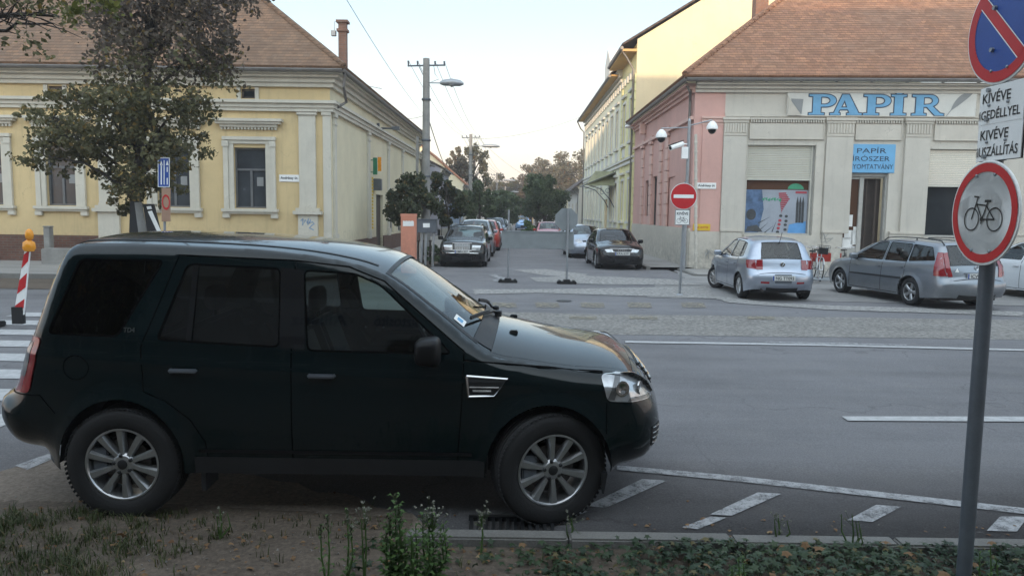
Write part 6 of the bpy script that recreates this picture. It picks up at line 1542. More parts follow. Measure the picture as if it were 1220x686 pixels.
# overhanging near branch, top left
br = thing('overhanging_branch', 'nearly bare dark branch reaching in at the top left corner', 'branch', tuple(P(-90, 30, 7)))
q = MB(); Yb = 7.0
def bp(px, py, dy=0): return P(px, py, Yb+dy)
q.tube([bp(-120, 40), bp(-60, 28), bp(0, 19, .1), (bp(38, 17, .1)), bp(70, 20, .15)], [.06, .045, .026, .018, .010], 8); q.tube([bp(-60, 28), bp(-20, 36), bp(8, 37), bp(20, 28), bp(40, 29), bp(64, 28)], [.03, .022, .016, .012, .010, .006], 6)
q.tube([bp(8, 37), bp(20, 41)], [.008, .003], 5)
rnd = random.Random(9)
for _ in range(46):
    a = bp(rnd.uniform(-40, 60), rnd.uniform(14, 30), rnd.uniform(-.3, .3)); b = a+Vector((rnd.uniform(-.1, .3), rnd.uniform(-.2, .2), rnd.uniform(-.12, .26))); q.tube([a, a.lerp(b, .5)+Vector((0, 0, .02)), b], [.007, .005, .002], 4)
q.build('limb', M['bark'], br, 60)
rng = np.random.default_rng(3); pts = []
for _ in range(60):
    c_ = np.array(bp(rnd.uniform(-30, 80), rnd.choice([rnd.uniform(-20, 20), rnd.uniform(-10, 12), rnd.uniform(20, 66)]), rnd.uniform(-.4, .4))); pts.append(c_+rng.normal(size=(rnd.randint(3, 9), 3))*.035)
pts = np.concatenate(pts)-np.array(br.location); v, f = leaf_quads(pts, .045, rng=rng); raw_mesh('leaves', v, f, M['tree_brown'], br)
# yellow-green twig tips hanging in at the top
br2 = thing('leafy_twig', 'yellow-green leafy twig tip hanging in at the top left', 'branch', tuple(P(100, -20, 8)))
pts = []
for _ in range(40): pts.append(np.array(P(rnd.uniform(75, 145), rnd.uniform(-20, 24), 8+rnd.uniform(-.3, .3)))+rng.normal(size=(12, 3))*.04)
v, f = leaf_quads(np.concatenate(pts)-np.array(br2.location), .05, rng=rng); M['yg'] = foliage('foliage_yellowgreen', (.05, .07, .02), (.20, .20, .05)); raw_mesh('leaves', v, f, M['yg'], br2)
q = MB()
for _ in range(14): q.tube([P(rnd.uniform(80, 140), -40, 8), P(rnd.uniform(80, 140), rnd.uniform(0, 22), 8)], [.008, .003], 4)
q.build('limb', M['bark'], br2, 60)
# small street trees by the side wall
x, y, z = at(486, 215, 30.0); tree('small_street_tree', 'small dark tree close to the cream side wall, left of the concrete pole', 'tree', at(488, 300, 30.2)[0], 30.2, 1.9, (x, y, at(0, 226, 30)[2], 1.05, 1.0, 1.15), 5200, .13, 'tree_dark', .06, 26, seed=21)
x, y, z = at(532, 222, 33); tree('small_street_tree', 'small dark tree just right of the concrete pole behind the black estate', 'tree', at(534, 300, 33)[0], 33.0, 1.8, (x, y, at(0, 231, 33)[2], 1.05, 1.0, 1.1), 5200, .13, 'tree_dark', .06, 26, seed=22)
# hedge trees on the left side
for i, (px, py, Y, rx, rz_) in enumerate([(583, 243, 62, 2.1, 1.7), (600, 246, 70, 2.2, 1.9), (572, 240, 56, 1.6, 1.8), (606, 250, 82, 1.9, 1.8)]):
    x, y, z = at(px, py+2, Y); tree('round_hedge_tree', ['round dark green tree behind the red car of the left row', 'round dark green tree fourth along the left row of cars', 'dark green tree beside the second pole', 'farthest of the dark round trees on the left'][i], 'tree', x, Y, 1.4, (x, Y, z, rx*.8, rx*.8, rz_*.8), 5200, .2, 'bushgreen', .09, 26, seed=30+i)
# big round green tree right of centre
x, y, z = at(649, 236, 62); tree('round_green_tree', 'dense round dark green tree in the middle right of the street', 'tree', x, 62, 1.6, (x, 62, z, 1.8, 1.8, 1.9), 26000, .15, 'bushgreen', .16, 60, seed=40)
x, y, z = at(632, 262, 58); tree('green_bush', 'low light green bush at the foot of the round green tree', 'bush', x, 58, .3, (x, 58, .6, .9, 1.6, .75), 2600, .16, 'weed', .03, 14, seed=41)
# far autumn trees
for i, (px, py, Y, rx, rz_, m, nm) in enumerate([(668, 205, 115, 4.6, 3.6, 'tree_far', 'bare-topped tan autumn tree above the round green tree'), (695, 205, 100, 4.2, 4.2, 'tree_far', 'tan autumn tree against the sky left of the lemon building'), (640, 206, 128, 3.4, 2.4, 'tree_far', 'thin autumn tree rising left of the tan ones'), (622, 228, 135, 3.2, 3.5, 'tree_red', 'reddish tree at the end of the street'),
        (565, 203, 95, 2.4, 3.6, 'tree_olive', 'olive tree above the orange roof on the left'), (602, 226, 135, 3.0, 3.0, 'tree_olive', 'low olive tree at the far left end of the street'), (548, 196, 88, 1.6, 2.0, 'tree_far', 'thin tree top over the grey lilac house'), (633, 240, 100, 2.0, 2.6, 'tree_red', 'brownish tree between the round green tree and the street end'), (590, 232, 150, 4, 3.6, 'tree_olive', 'pale olive tree behind the poles far away'), (650, 230, 165, 7, 3.2, 'tree_far', 'wide brown tree behind the end house')]):
    x, y, z = at(px, py, Y); tree('far_tree', nm, 'tree', x, Y, max(2, z-rz_*1.1), (x, Y, z, rx*.85, rx*.85, rz_*.85), 4200 if i else 6500, .26, m, .2, 34, seed=50+i)
# green strip plants by the pillar
x, y, z = at(520, 305, 27.5); tree('low_shrub', 'low dark shrub in the green strip beside the black estate', 'bush', x-.3, 28.2, .2, (x-.3, 28.2, .35, .5, 1.6, .35), 1500, .09, 'bushgreen', .02, 12, seed=71)

# ---------------------------------------------------------------- poles, lamps, wires
def lamp_pole(name, label, px, pyt, Y, r, lamp=True, twin=False, arm=1.0):
    p = P(px, pyt, Y); H_ = p.z; t = thing(name, label, 'pole', (p.x, Y, 0)); q = MB(); q.tube([(p.x, Y, 0), (p.x, Y, H_)], [r*1.25, r*.85], 10)
    if twin: q.tube([(p.x-.42, Y+.1, 0), (p.x-.36, Y+.1, H_*.62)], [.07, .06], 6); q.tube([(p.x-.40, Y+.1, H_*.35), (p.x, Y, H_*.35)], .03, 5); q.tube([(p.x-.38, Y+.1, H_*.58), (p.x, Y, H_*.58)], .03, 5)
    q.build('pole_shaft', M['concrete'] if r > .1 else M['greypole'], t, 60)
    q = MB(); q.tube([(p.x-.75, Y, H_-.30), (p.x+.75, Y, H_-.25)], .035, 5)
    for dx in (-.72, -.35, .35, .72): q.tube([(p.x+dx, Y, H_-.28), (p.x+dx, Y, H_-.10)], [.03, .045], 6)
    q.tube([(p.x-.3, Y, H_-.3), (p.x, Y, H_-.9)], .015, 4); q.tube([(p.x+.3, Y, H_-.3), (p.x+.35, Y, H_-.6), (p.x+.5, Y, H_-.8), (p.x, Y, H_-1.0)], .01, 4); q.build('crossarm', M['greypole'], t)
    q = MB()
    for zz in (H_*.42, H_*.6, H_*.8): q.lathe([(r*1.2, -.04), (r*1.25, .0), (r*1.2, .04)], org=(p.x, Y, zz), n=10)
    q.build('clamp_band', M['greypole'], t)
    if lamp:
        z = H_-.95; q = MB(); q.tube([(p.x, Y, z), (p.x+arm*.6, Y, z+.0)], .025, 6); ar_ = q.build('lamp_arm', M['galv'], t)
        q = MB(); L_ = arm*.95; q.tube([(p.x+arm*.55, Y, z), (p.x+arm*.55+L_*.15, Y, z+.01), (p.x+arm*.55+L_*.5, Y, z+.03), (p.x+arm*.55+L_*.85, Y, z+.0), (p.x+arm*.55+L_, Y, z-.02)], [.05, .12, .15, .12, .04], 10)
        q.build('lamp_head', M['galv'], ar_, 60); q = MB(); q.lathe([(.02, -.16), (.12, -.10), (.14, -.02)], org=(p.x+arm*.55+L_*.5, Y, z), n=12); q.build('lamp_lens', M['lampglass'], ar_, 60)
    return t, p
t1, p1 = lamp_pole('concrete_lamp_pole', 'tall concrete pole with crossarm and street lamp standing behind the gray utility box', 508, 70, 31, .155, True, True, 1.0)
t2, p2 = lamp_pole('concrete_lamp_pole', 'second pole with crossarm and lamp, beside the blue house', 561, 160, 63, .15, True, False, 1.6)
t3, p3 = lamp_pole('concrete_lamp_pole', 'third pole further down the left side', 592, 206, 98, .14, True, False, 1.6)
t4, p4 = lamp_pole('concrete_lamp_pole', 'farthest thin pole on the left side', 602, 222, 132, .13, True, False, 1.6)
def wire(pts, label, sag=.4, r=.009):
    q = MB(); 
    for a, b in pts:
        a, b = Vector(a), Vector(b); n = 14; q.tube([a.lerp(b, i/n)-Vector((0, 0, sag*4*(i/n)*(1-i/n))) for i in range(n+1)], r, 4, False)
    tag(q.build('overhead_wire', M['signblack']), label, 'wire', 'overhead wires')
hz = lambda p, dx, dz=-.1: (p.x+dx, p.y, p.z+dz)
for dx, nm in ((-.72, 'left'), (-.35, 'inner left'), (.35, 'inner right'), (.72, 'right')):
    wire([(hz(p1, dx), hz(p2, dx))], 'wire between the two nearest poles on the %s insulator' % nm, .55, .010)
    wire([(hz(p2, dx), hz(p3, dx)), (hz(p3, dx), hz(p4, dx))], 'wire from the second pole away down the street, %s insulator' % nm, .5, .014)
wire([(P(395, -30, 12), (p1.x-.1, p1.y, p1.z-2.2))], 'wire slanting from the top edge of the photo to the concrete pole', .15, .006)
wire([(hz(p1, 0, -2.6), (CX+.1, 47, 6.8)), (hz(p1, 0, -2.2), (CX+.1, 40, 6.9))], 'wires from the concrete pole to the side wing of the yellow building', .15, .009)
wire([(hz(p1, .1, -2.4), (-4.8, 58, 4.6))], 'thick dark cable running down from the concrete pole towards the lilac house', .25, .02)
wire([(hz(p2, 0, -.4), P(703, 135, 60))], 'wire rising from the second pole across the street to the lemon building', .5, .010)
wire([(hz(p2, .5, -.2), P(640, 214, 105))], 'wire sagging from the second pole to the right over the street', .6, .014)
wire([(hz(p2, .0, -1.4), P(640, 226, 100))], 'lower wire sagging from the second pole across the street', .8, .014)

# ---------------------------------------------------------------- traffic signs
def disc(q, c, r, n_, th=.0, seg=48, ux=None, uy=None):
    q.poly([c+ux*(r*cos(t))+uy*(r*sin(t))+n_*th for t in np.linspace(0, 2*pi, seg+1)[:-1]])
def ringp(q, c, r0, r1, n_, th, ux, uy, a0=0, a1=2*pi, seg=48):
    ts = np.linspace(a0, a1, seg+1); A = [c+ux*(r0*cos(t))+uy*(r0*sin(t))+n_*th for t in ts]; B = [c+ux*(r1*cos(t))+uy*(r1*sin(t))+n_*th for t in ts]
    q.add(A+B, [(i, i+1, seg+2+i, seg+1+i) for i in range(seg)])
def bar(q, c, a, b, w_, n_, th, ux, uy):
    d = Vector((b[0]-a[0], b[1]-a[1])).normalized(); p = Vector((-d.y, d.x))*w_/2
    q.poly([c+ux*x+uy*y+n_*th for x, y in ((a[0]+p.x, a[1]+p.y), (a[0]-p.x, a[1]-p.y), (b[0]-p.x, b[1]-p.y), (b[0]+p.x, b[1]+p.y))])
def sign_disc(parent, c, r, n_, up, back='signback', rimw=True):
    ux = up.cross(n_).normalized(); uy = up
    q = MB(); q.lathe([(r, -.012), (r+.004, -.006), (r+.002, .0), (r-.004, .001)], org=c, axis=n_, n=48); q.build
    disc(q, c, r-.004, n_, .001, 48, ux, uy); o = q.build('sign_plate', M['signwhite'], parent)
    q = MB(); disc(q, c, r-.002, n_, -.013, 48, ux, uy); q.build('sign_back', M[back], o); return o, ux, uy
def bike_icon(q, c, ux, uy, n_, s, th=.004):
    w_ = .035*s; R_ = .27*s; A = (-.40*s, -.14*s); B = (.40*s, -.14*s)
    for p in (A, B): cc = c+ux*p[0]+uy*p[1]; ringp(q, cc, R_-w_*.9, R_, n_, th, ux, uy, seg=28)
    bb = (-.02*s, -.14*s); st = (.14*s, .24*s); hd = (-.24*s, .20*s)
    for a, b, k in ((A, (-.21*s, .36*s), 1), (bb, hd, 1), (hd, (.10*s, .17*s), 1), (bb, st, 1), (bb, B, 1), (B, (.11*s, .16*s), 1), ((.04*s, .27*s), (.26*s, .27*s), 1.5), ((-.34*s, .38*s), (-.16*s, .36*s), 1.1), ((bb[0]-.03*s, -.24*s), (bb[0]+.04*s, -.04*s), 1)):
        bar(q, c, a, b, w_*k, n_, th, ux, uy); th += .00025
    disc(q, c+ux*bb[0]+uy*bb[1], .055*s, n_, th+.001, 16, ux, uy)
def bolts(parent, c, ux, uy, n_, pts):
    q = MB()
    for a, b in pts: q.lathe([(.008, 0), (.008, .006), (.004, .009), (0, .009)], org=c+ux*a+uy*b+n_*.002, axis=n_, n=8)
    q.build('bolt', M['galv'], parent)
# foreground pole with four signs
PY_ = 3.9; b_ = P(1147, 700, PY_); tp = P(1196, 60, PY_)
ax = (tp-b_).normalized(); base = b_-ax*(b_.z/ax.z+.1)
sp = thing('sign_pole', 'leaning gray steel pole in the right foreground carrying no-stopping, two text plates and no-cycling signs', 'traffic sign', tuple(base))
q = MB(); q.tube([base, base+ax*3.6], .037, 24); q.build('pole', M['greypole'], sp, 60)
nrm = Vector((-1, -.03, .03)).normalized()      # faces turned to the left of the viewer
def onpole(py): 
    t = (py-686)/(60-700); a = P(1147+(700-py)*(1196-1147)/640, py, PY_); return a
c_ = onpole(253)+nrm*.065; c_ += Vector((-.055, 0, 0)); ux_ = ax.cross(nrm).normalized(); nrm2 = ux_.cross(ax).normalized()
def mk(cpx, cpy): p = P(cpx, cpy, PY_-.06); return p
R1 = .26
c1_ = mk(1172, 254); pl, ux, uy = sign_disc(sp, c1_, R1, nrm2, ax)
q = MB(); ringp(q, c1_, R1*.80, R1*.965, nrm2, .0035, ux, uy); q.build('red_ring', M['red'], pl)
q = MB(); bike_icon(q, c1_, ux, uy, nrm2, R1*.86); q.build('bicycle_symbol', M['signblack'], pl)
bolts(pl, c1_, ux, uy, nrm2, ((-.07, .19), (.07, .19), (-.07, -.19), (.07, -.19)))
R2 = .27; c2_ = mk(1195, 33); pl, ux, uy = sign_disc(sp, c2_, R2, nrm2, ax)
q = MB(); disc(q, c2_, R2*.78, nrm2, .0025, 48, ux, uy); q.build('blue_field', M['signblue'], pl)
q = MB(); ringp(q, c2_, R2*.775, R2*.97, nrm2, .004, ux, uy); bar(q, c2_, (-.56*R2, .56*R2), (.56*R2, -.56*R2), .20*R2, nrm2, .0055, ux, uy); q.build('red_ring', M['red'], pl)
q = MB()
for s_ in (-1, 1): bar(q, c2_, (-.55*R2+s_*.08*R2, .55*R2+s_*.08*R2), (.55*R2+s_*.08*R2, -.55*R2+s_*.08*R2), .02*R2, nrm2, .0048, ux, uy)
q.build('white_edge', M['signwhite'], pl)
bolts(pl, c2_, ux, uy, nrm2, ((-.06, -.20), (.06, -.20)))
def text_plate(c, w_, h_, lines, bend=True):
    q = MB(); n = 8; A = []; 
    for i in range(n+1):
        x = -w_/2+w_*i/n; bz_ = -.05*max(0, (.22-i/n)/.22)**1.5 if bend else 0; A.append(c+ux*x+nrm2*bz_)
    hh = uy*(h_/2); th = nrm2*.004
    vs = []; 
    for p in A: vs += [p-hh, p+hh, p-hh-th, p+hh-th]
    fs = []
    for i in range(n): a = 4*i; fs += [(a, a+4, a+5, a+1), (a+2, a+3, a+7, a+6), (a, a+2, a+6, a+4), (a+1, a+5, a+7, a+3)]
    fs += [(0, 1, 3, 2), (4*n, 4*n+2, 4*n+3, 4*n+1)]
    q.add(vs, fs); o = q.build('text_plate', M['signwhite'], sp)
    q = MB(); q.prism([c+ux*(-w_/2+.09)+uy*(h_/2+.002)-nrm2*.012, c+ux*(w_/2+.004)+uy*(h_/2+.002)-nrm2*.012, c+ux*(w_/2+.004)-uy*(h_/2+.003)-nrm2*.012, c+ux*(-w_/2+.09)-uy*(h_/2+.003)-nrm2*.012], nrm2*.008); q.build('plate_frame', M['signblack'], o)
    q = MB()
    for tx, yo_, w2, h2, xo in lines:
        v, f = text_verts(tx, .012); xs = [a[0] for a in v]; ys = [a[1] for a in v]; x0, x1, y0, y1 = min(xs), max(xs), min(ys), max(ys); out = []
        for a in v:
            X_ = xo+((a[0]-x0)/(x1-x0)-.5)*w2; fr = (X_+w_/2)/w_; bz_ = -.05*max(0, (.22-fr)/.22)**1.5
            out.append(c+ux*X_+uy*(yo_+((a[1]-y0)/(y1-y0)-.5)*h2)+nrm2*(.002+bz_))
        q.add(out, f)
    q.build('lettering', M['signblack'], o); bolts(o, c, ux, uy, nrm2, ((-.05, -.0), (.09, -.0)))
text_plate(mk(1187, 124), .40, .188, [('KIVÉVE', .042, .21, .062, .0), ('ENGEDÉLLYEL', -.042, .36, .058, .0)])
text_plate(mk(1184, 168.5), .40, .188, [('KIVÉVE', .042, .21, .062, .0), ('ÁRUSZÁLLÍTÁS', -.042, .36, .06, .0)])
q = MB()
for py in (108, 143, 187, 215, 295, 60, 10): c_ = onpole(py); q.lathe([(.046, -.018), (.05, -.018), (.05, .018), (.046, .018)], org=c_, axis=ax, n=20); q.tube([c_, c_+nrm2*.07], .012, 6)
q.build('clamp', M['galv'], sp, 40)
# no entry
c_ = P(814, 234, 18.62); bs = G(809.5, 351.5); ne = thing('no_entry_sign', 'round red no-entry sign with a small bicycle plate on a gray pole at the corner', 'traffic sign', (bs.x, bs.y, 0))
axn = (Vector((P(817, 218, bs.y)))-bs).normalized(); q = MB(); q.tube([bs, bs+axn*2.78], .034, 12); q.lathe([(.09, 0), (.08, .02), (.04, .04)], org=bs, n=14); q.build('pole', M['galv'], ne, 60)
n0 = Vector((-.10, -1, 0)).normalized(); up = Vector((0, 0, 1)); c_ = P(814.5, 234, bs.y-.07); pl, ux, uy = sign_disc(ne, c_, .315, n0, up)
q = MB(); disc(q, c_, .303, n0, .004, 48, ux, uy); q.build('red_face', M['red'], pl); q = MB(); bar(q, c_, (-.24, 0), (.24, 0), .085, n0, .007, ux, uy); q.build('white_bar', M['signwhite'], pl)
c_ = P(813, 259, bs.y-.07); q = MB(); q.prism([c_+ux*a+uy*b for a, b in ((-.18, -.19), (.18, -.19), (.18, .19), (-.18, .19))], -n0*.01); pl = q.build('small_plate', M['signwhite'], ne)
q = MB(); text_on(q, 'KIVÉVE', c_+uy*.10+n0*.0, ux, uy, .27, .085, .02, off=.003); bike_icon(q, c_-uy*.055, ux, uy, n0, .20, .003)
for a, b in (((-.17, -.18), (.17, -.18)), ((-.17, .18), (.17, .18)), ((-.17, -.18), (-.17, .18)), ((.17, -.18), (.17, .18))): bar(q, c_, a, b, .012, n0, .0025, ux, uy)
q.build('plate_print', M['signblack'], pl)
# octagonal sign back and barrier board on two poles with rubber feet
b1_ = G(605, 336.5); b2_ = G(675, 338)
def foot(x, y, z0=0):
    q = MB(); q.prism([(x-.27, y-.16, 0), (x+.27, y-.16, 0), (x+.27, y+.16, 0), (x-.27, y+.16, 0)], (0, 0, .07)); q.box(x-.10, x+.10, y-.12, y+.12, .07, .12); q.box(x-.24, x-.16, y-.165, y+.165, .02, .10); q.box(x+.16, x+.24, y-.165, y+.165, .02, .10); return q
bar_ = thing('barrier_board', 'gray road barrier board seen from behind between two poles across the side street', 'barrier', ((b1_.x+b2_.x)/2, b2_.y, 0))
y_ = b2_.y
q = MB(); q.tube([(b1_.x, b1_.y, .05), (b1_.x, b1_.y, P(605, 250, y_).z+0)], .028, 10); q.build('post', M['galv'], bar_, 60); foot(b1_.x, b1_.y).build('rubber_foot', M['rubber'], bar_, bev=.015)
q = MB(); xa, zt = P(598, 276, y_).x, P(640, 275.5, y_).z; xb, zb_ = P(684, 276, y_).x, P(640, 296.5, y_).z; q.box(xa, xb, y_+.05, y_+.062, zb_, zt); q.box(xa, xb, y_+.03, y_+.05, zt-.03, zt-.005); q.box(xa, xb, y_+.03, y_+.05, zb_+.005, zb_+.03)
q.build('board', M['signback'], bar_)
oc = thing('octagonal_sign', 'octagonal stop sign seen from its gray back, in front of the silver-grey hatchback', 'traffic sign', (b2_.x, b2_.y, 0))
q = MB(); q.tube([(b2_.x, b2_.y, .05), (b2_.x, b2_.y, P(675, 248.5, y_).z)], .032, 10); q.build('pole', M['galv'], oc, 60); foot(b2_.x, b2_.y).build('rubber_foot', M['rubber'], oc, bev=.015)
co_ = P(675, 261.5, y_); q = MB(); R_ = .335; q.prism([(co_.x+R_*cos(pi/8+k*pi/4), y_+.04, co_.z+R_*sin(pi/8+k*pi/4)) for k in range(8)], (0, .012, 0)); q.build('sign_plate', M['signback'], oc)
# lane sign on the left with wooden plate
y_ = 18.0; bx_ = P(195, 300, y_); ls = thing('lane_sign', 'blue lane-direction sign with a pinkish plate below, left beside the autumn tree', 'traffic sign', (bx_.x, y_, 0))
q = MB(); q.tube([(bx_.x, y_, 0), (P(196, 190, y_).x, y_, P(196, 187, y_).z)], .03, 10); q.build('pole', M['galv'], ls, 60)
def rect_px(q, x0, y0, x1, y1, Y, th=0.0, thick=0.0):
    a, b, c_, d_ = P(x0, y1, Y-th), P(x1, y1, Y-th), P(x1, y0, Y-th), P(x0, y0, Y-th)
    if thick: q.prism([a, b, c_, d_], (0, thick, 0))
    else: q.poly([a, b, c_, d_])
q = MB(); rect_px(q, 188, 188, 202, 223, y_, .05, .01); pl = q.build('sign_plate', M['signwhite'], ls); q = MB(); rect_px(q, 188.8, 188.8, 201.2, 222.2, y_, .054); q.build('blue_face', M['signblue'], pl)
q = MB(); rect_px(q, 191.4, 196, 192.8, 220, y_, .058); rect_px(q, 195, 191, 196, 220, y_, .058); rect_px(q, 198.6, 199, 199.8, 205, y_, .058); rect_px(q, 198.6, 212, 199.8, 220, y_, .058)
for x0 in (192.1, 199.2): q.poly([P(x0-1.7, 197, y_-.058), P(x0+1.7, 197, y_-.058), P(x0, 191, y_-.058)])
q.build('arrows', M['signwhite'], pl)
M['woodplate'] = mat('pinkish_plate', (.36, .22, .15), .6, 0, .12, 4)
q = MB(); rect_px(q, 192.5, 224, 203, 264, y_, .05, .01); pl2 = q.build('lower_plate', M['woodplate'], ls)
q = MB(); cc = P(197.7, 241, y_-.056); ringp(q, cc, .07, .095, Vector((0, -1, 0)), 0, Vector((1, 0, 0)), Vector((0, 0, 1.9)), seg=24)
q.build('plate_mark', M['red'], pl2)
# red white beacon with amber lamp
y_ = 11.9; bt_ = P(27, 300, y_)
bc = thing('warning_beacon', 'red and white striped warning board with an amber lamp on top, left of the four-wheel-drive', 'beacon', (P(21, 378, y_).x, y_, 0))
A0 = P(16.5, 373, y_); A1 = P(27.5, 375, y_); T0 = P(29.5, 297, y_); T1 = P(35, 298, y_); 
q = MB(); ns_ = 6
def bl(f, g): a = A0.lerp(T0, f); b = A1.lerp(T1, f); return a.lerp(b, g)
for k in range(ns_+1):
    f0 = k/ns_; f1 = (k+.5)/ns_
    pass
q.prism([A0, A1, T1, T0], (0, .04, 0)); bd_ = q.build('board', M['signwhite'], bc)
q = MB()
for lo, hi in ((-.02, .12), (.30, .52), (.70, .92)):
    pts = [bl(max(lo, 0), 0), bl(max(lo+.13, 0), 1), bl(min(hi+.13, 1), 1), bl(min(hi, 1), 0)]
    q.poly([p+Vector((0, -.004, 0)) for p in pts])
q.build('red_stripe', M['red'], bd_)
q = MB(); c_ = P(34.5, 291, y_); q.lathe([(.0, -.12), (.07, -.11), (.095, -.06), (.085, .03), (.04, .06), (.035, .07)], org=c_, n=16); q.build('lamp_housing', M['amber'], bc, 50)
q = MB(); c_ = P(35, 282, y_); q.lathe([(.03, -.05), (.055, -.03), (.062, .03), (.05, .09), (.02, .12), (0, .125)], org=c_, n=16); q.build('lamp_lens', M['amber'], bc, 60)
c_ = G(18, 380); q = MB(); q.box(c_.x-.40, c_.x+.36, y_-.28, y_+.35, 0, .09); q.box(c_.x-.32, c_.x+.28, y_-.2, y_+.25, .09, .12); q.build('base_plate', M['rubber'], bc, bev=.02)
q = MB(); q.box(A0.x-.02, A1.x, y_-.03, y_+.06, .09, A0.z+.1); q.build('board_socket', M['rubber'], bc)
# concrete block and post by the brick base
y_ = 24.4; q = MB(); a = P(48, 296, y_); b = P(100, 318, y_); q.box(a.x, b.x, y_, y_+.5, 0, a.z); tag(q.build('concrete_block', M['concrete'], bev=.03), 'low gray concrete block on the pavement before the brick base', 'block')
y_ = 24.9; a = P(51, 271, y_); b = P(60, 296, y_); q = MB(); q.box(a.x, b.x, y_, y_+.22, 0, a.z); q.box(a.x-.02, b.x+.02, y_-.02, y_+.24, a.z, a.z+.05); tag(q.build('concrete_post', M['concrete'], bev=.02), 'short pale concrete post rising behind the concrete block', 'post')
# leaning boards by the tree
y_ = 18.9; lp_ = thing('leaning_board', 'dark boards leaning against the trunk of the autumn tree', 'board', (P(165, 300, y_).x, y_, 0))
q = MB(); q.prism([P(152, 330, y_), P(171, 330, y_), P(167, 240, y_), P(155, 240, y_)], (0, .06, 0)); q.build('panel', M['blk'], lp_)
q = MB(); q.prism([P(172, 330, y_-.1), P(184, 330, y_-.1), P(168, 241, y_-.1), P(160, 241, y_-.1)], (0, .05, 0)); q.build('panel', M['concrete'], lp_)
l2 = thing('advertising_board', 'dark tilted advertising board with a white printed strip beside the lane sign', 'board', (P(185, 300, y_).x, y_, 0))
q = MB(); q.prism([P(184, 330, y_-.2), P(199, 310, y_-.2), P(183, 243, y_-.2), P(170, 243, y_-.2)], (0, .05, 0)); pn = q.build('panel', M['blk'], l2)
q = MB(); q.poly([P(189, 280, y_-.205), P(194, 280, y_-.205), P(181, 251, y_-.205), P(176, 252, y_-.205)]); q.poly([P(174.5, 246, y_-.205), P(180, 245.5, y_-.205), P(181, 249, y_-.205), P(175.5, 249.5, y_-.205)]); q.build('printed_strip', M['signwhite'], pn)
# orange pillar, utility box
y_ = 24.0; a = P(477.5, 255, y_); b = P(495, 255, y_); op = thing('orange_pillar', 'orange rendered advertising pillar with a pale band, at the edge of the green strip', 'pillar', ((a.x+b.x)/2, y_, 0))
q = MB(); q.box(a.x, b.x, y_, y_+.35, 0, a.z); q.build('column', M['orange'], op, bev=.01); q = MB(); q.box(a.x-.01, b.x+.01, y_-.01, y_+.36, a.z-.07, a.z+.01)
for k in range(5): x0 = a.x+(b.x-a.x)*(k+.3)/5.2; q.box(x0, x0+.04, y_-.012, y_, a.z-.22, a.z-.1)
q.build('cap', M['orange'], op); q = MB(); rect_px(q, 480, 263, 493, 269.5, y_, .005); q.build('pale_band', M['signwhite'], op)
y_ = 27.0; ub_ = thing('utility_box', 'gray electrical box on two legs between the orange pillar and the black estate', 'box', (P(508, 300, y_).x, y_, 0))
a = P(497, 262, y_); b = P(520, 277.5, y_); q = MB(); q.box(a.x, b.x, y_, y_+.35, b.z, a.z); q.box(a.x-.03, b.x+.03, y_-.03, y_+.38, a.z, a.z+.04); bo = q.build('cabinet', M['greypole'], ub_, bev=.01)
q = MB(); rect_px(q, 504, 266, 512, 271, y_, .004); q.build('label_plate', M['signwhite'], bo)
q = MB()
for px in (501, 506, 515): x = P(px, 280, y_).x; q.tube([(x, y_+.15, 0), (x+.03, y_+.15, b.z)], .05, 6)
q.build('leg', M['galv'], ub_)
# dark railings/trunks between pillar and wall
for i, px in enumerate((498, 503, 512)):
    q = MB(); x = P(px, 300, 28.3).x; q.tube([(x, 28.3, 0), (x+.02, 28.3, .85)], .035, 6); q.lathe([(.05, 0), (.055, .04), (.0, .07)], org=(x+.02, 28.3, .85), n=8); tag(q.build('bollard', M['wood']), 'small dark bollard in the green strip behind the utility box', 'bollard', 'bollards in the green strip')
# camera mast
y_ = 26.2; mb0 = P(819, 322, y_); cm = thing('camera_mast', 'gray mast with two white dome cameras and a bullet camera at the pink corner', 'mast', (mb0.x+.1, y_, 0))
mt = P(821.5, 144, y_); q = MB(); q.tube([(mt.x-.02, y_, 0), mt], .055, 12); q.tube([mt, mt+Vector((0, 0, .08))], [.06, .02], 8); q.build('mast_shaft', M['galv'], cm, 60)
q = MB(); q.tube([P(829, 320, y_), P(829, 160, y_)], .05, 8)
for k in range(14): q.lathe([(.055, -.05), (.062, 0), (.055, .05)], org=P(829, 170+k*11, y_), n=8)
q.build('cable_duct', M['papir_trim'], cm)
for px, py, sx_ in ((788, 162, 1), (848.5, 152, -1)):
    c_ = P(px, py, y_-.1); q = MB(); q.tube([P(821, 152 if sx_ > 0 else 150, y_), P(px, py-9, y_-.1), c_+Vector((0, 0, .15))], .022, 6); ar_ = q.build('arm', M['galv'], cm)
    q = MB(); q.lathe([(0, .22), (.06, .21), (.14, .13), (.19, .02), (.19, -.06), (.16, -.07)], org=c_, n=18); q.build('dome_housing', M['signwhite'], ar_, 60); q = MB(); q.lathe([(.14, -.07), (.125, -.15), (.07, -.21), (0, -.23)], org=c_, n=18); q.build('dome_lens', M['gblk'], ar_, 60)
c_ = P(806, 174, y_-.2); d_ = Vector((-.75, -.5, -.28)).normalized(); q = MB(); q.tube([c_-d_*.3, c_+d_*.3], .085, 10); q.tube([c_-d_*.3, P(820, 172, y_)], .02, 5); q.build('bullet_camera', M['signwhite'], cm, 50)
q = MB(); q.lathe([(0, .31), (.065, .305)], org=c_, axis=d_, n=12); q.tube([c_-d_*.35+Vector((0, 0, .10)), c_+d_*.38+Vector((0, 0, .10))], [.02, .03], 5); q.build('camera_lens', M['gblk'], cm)
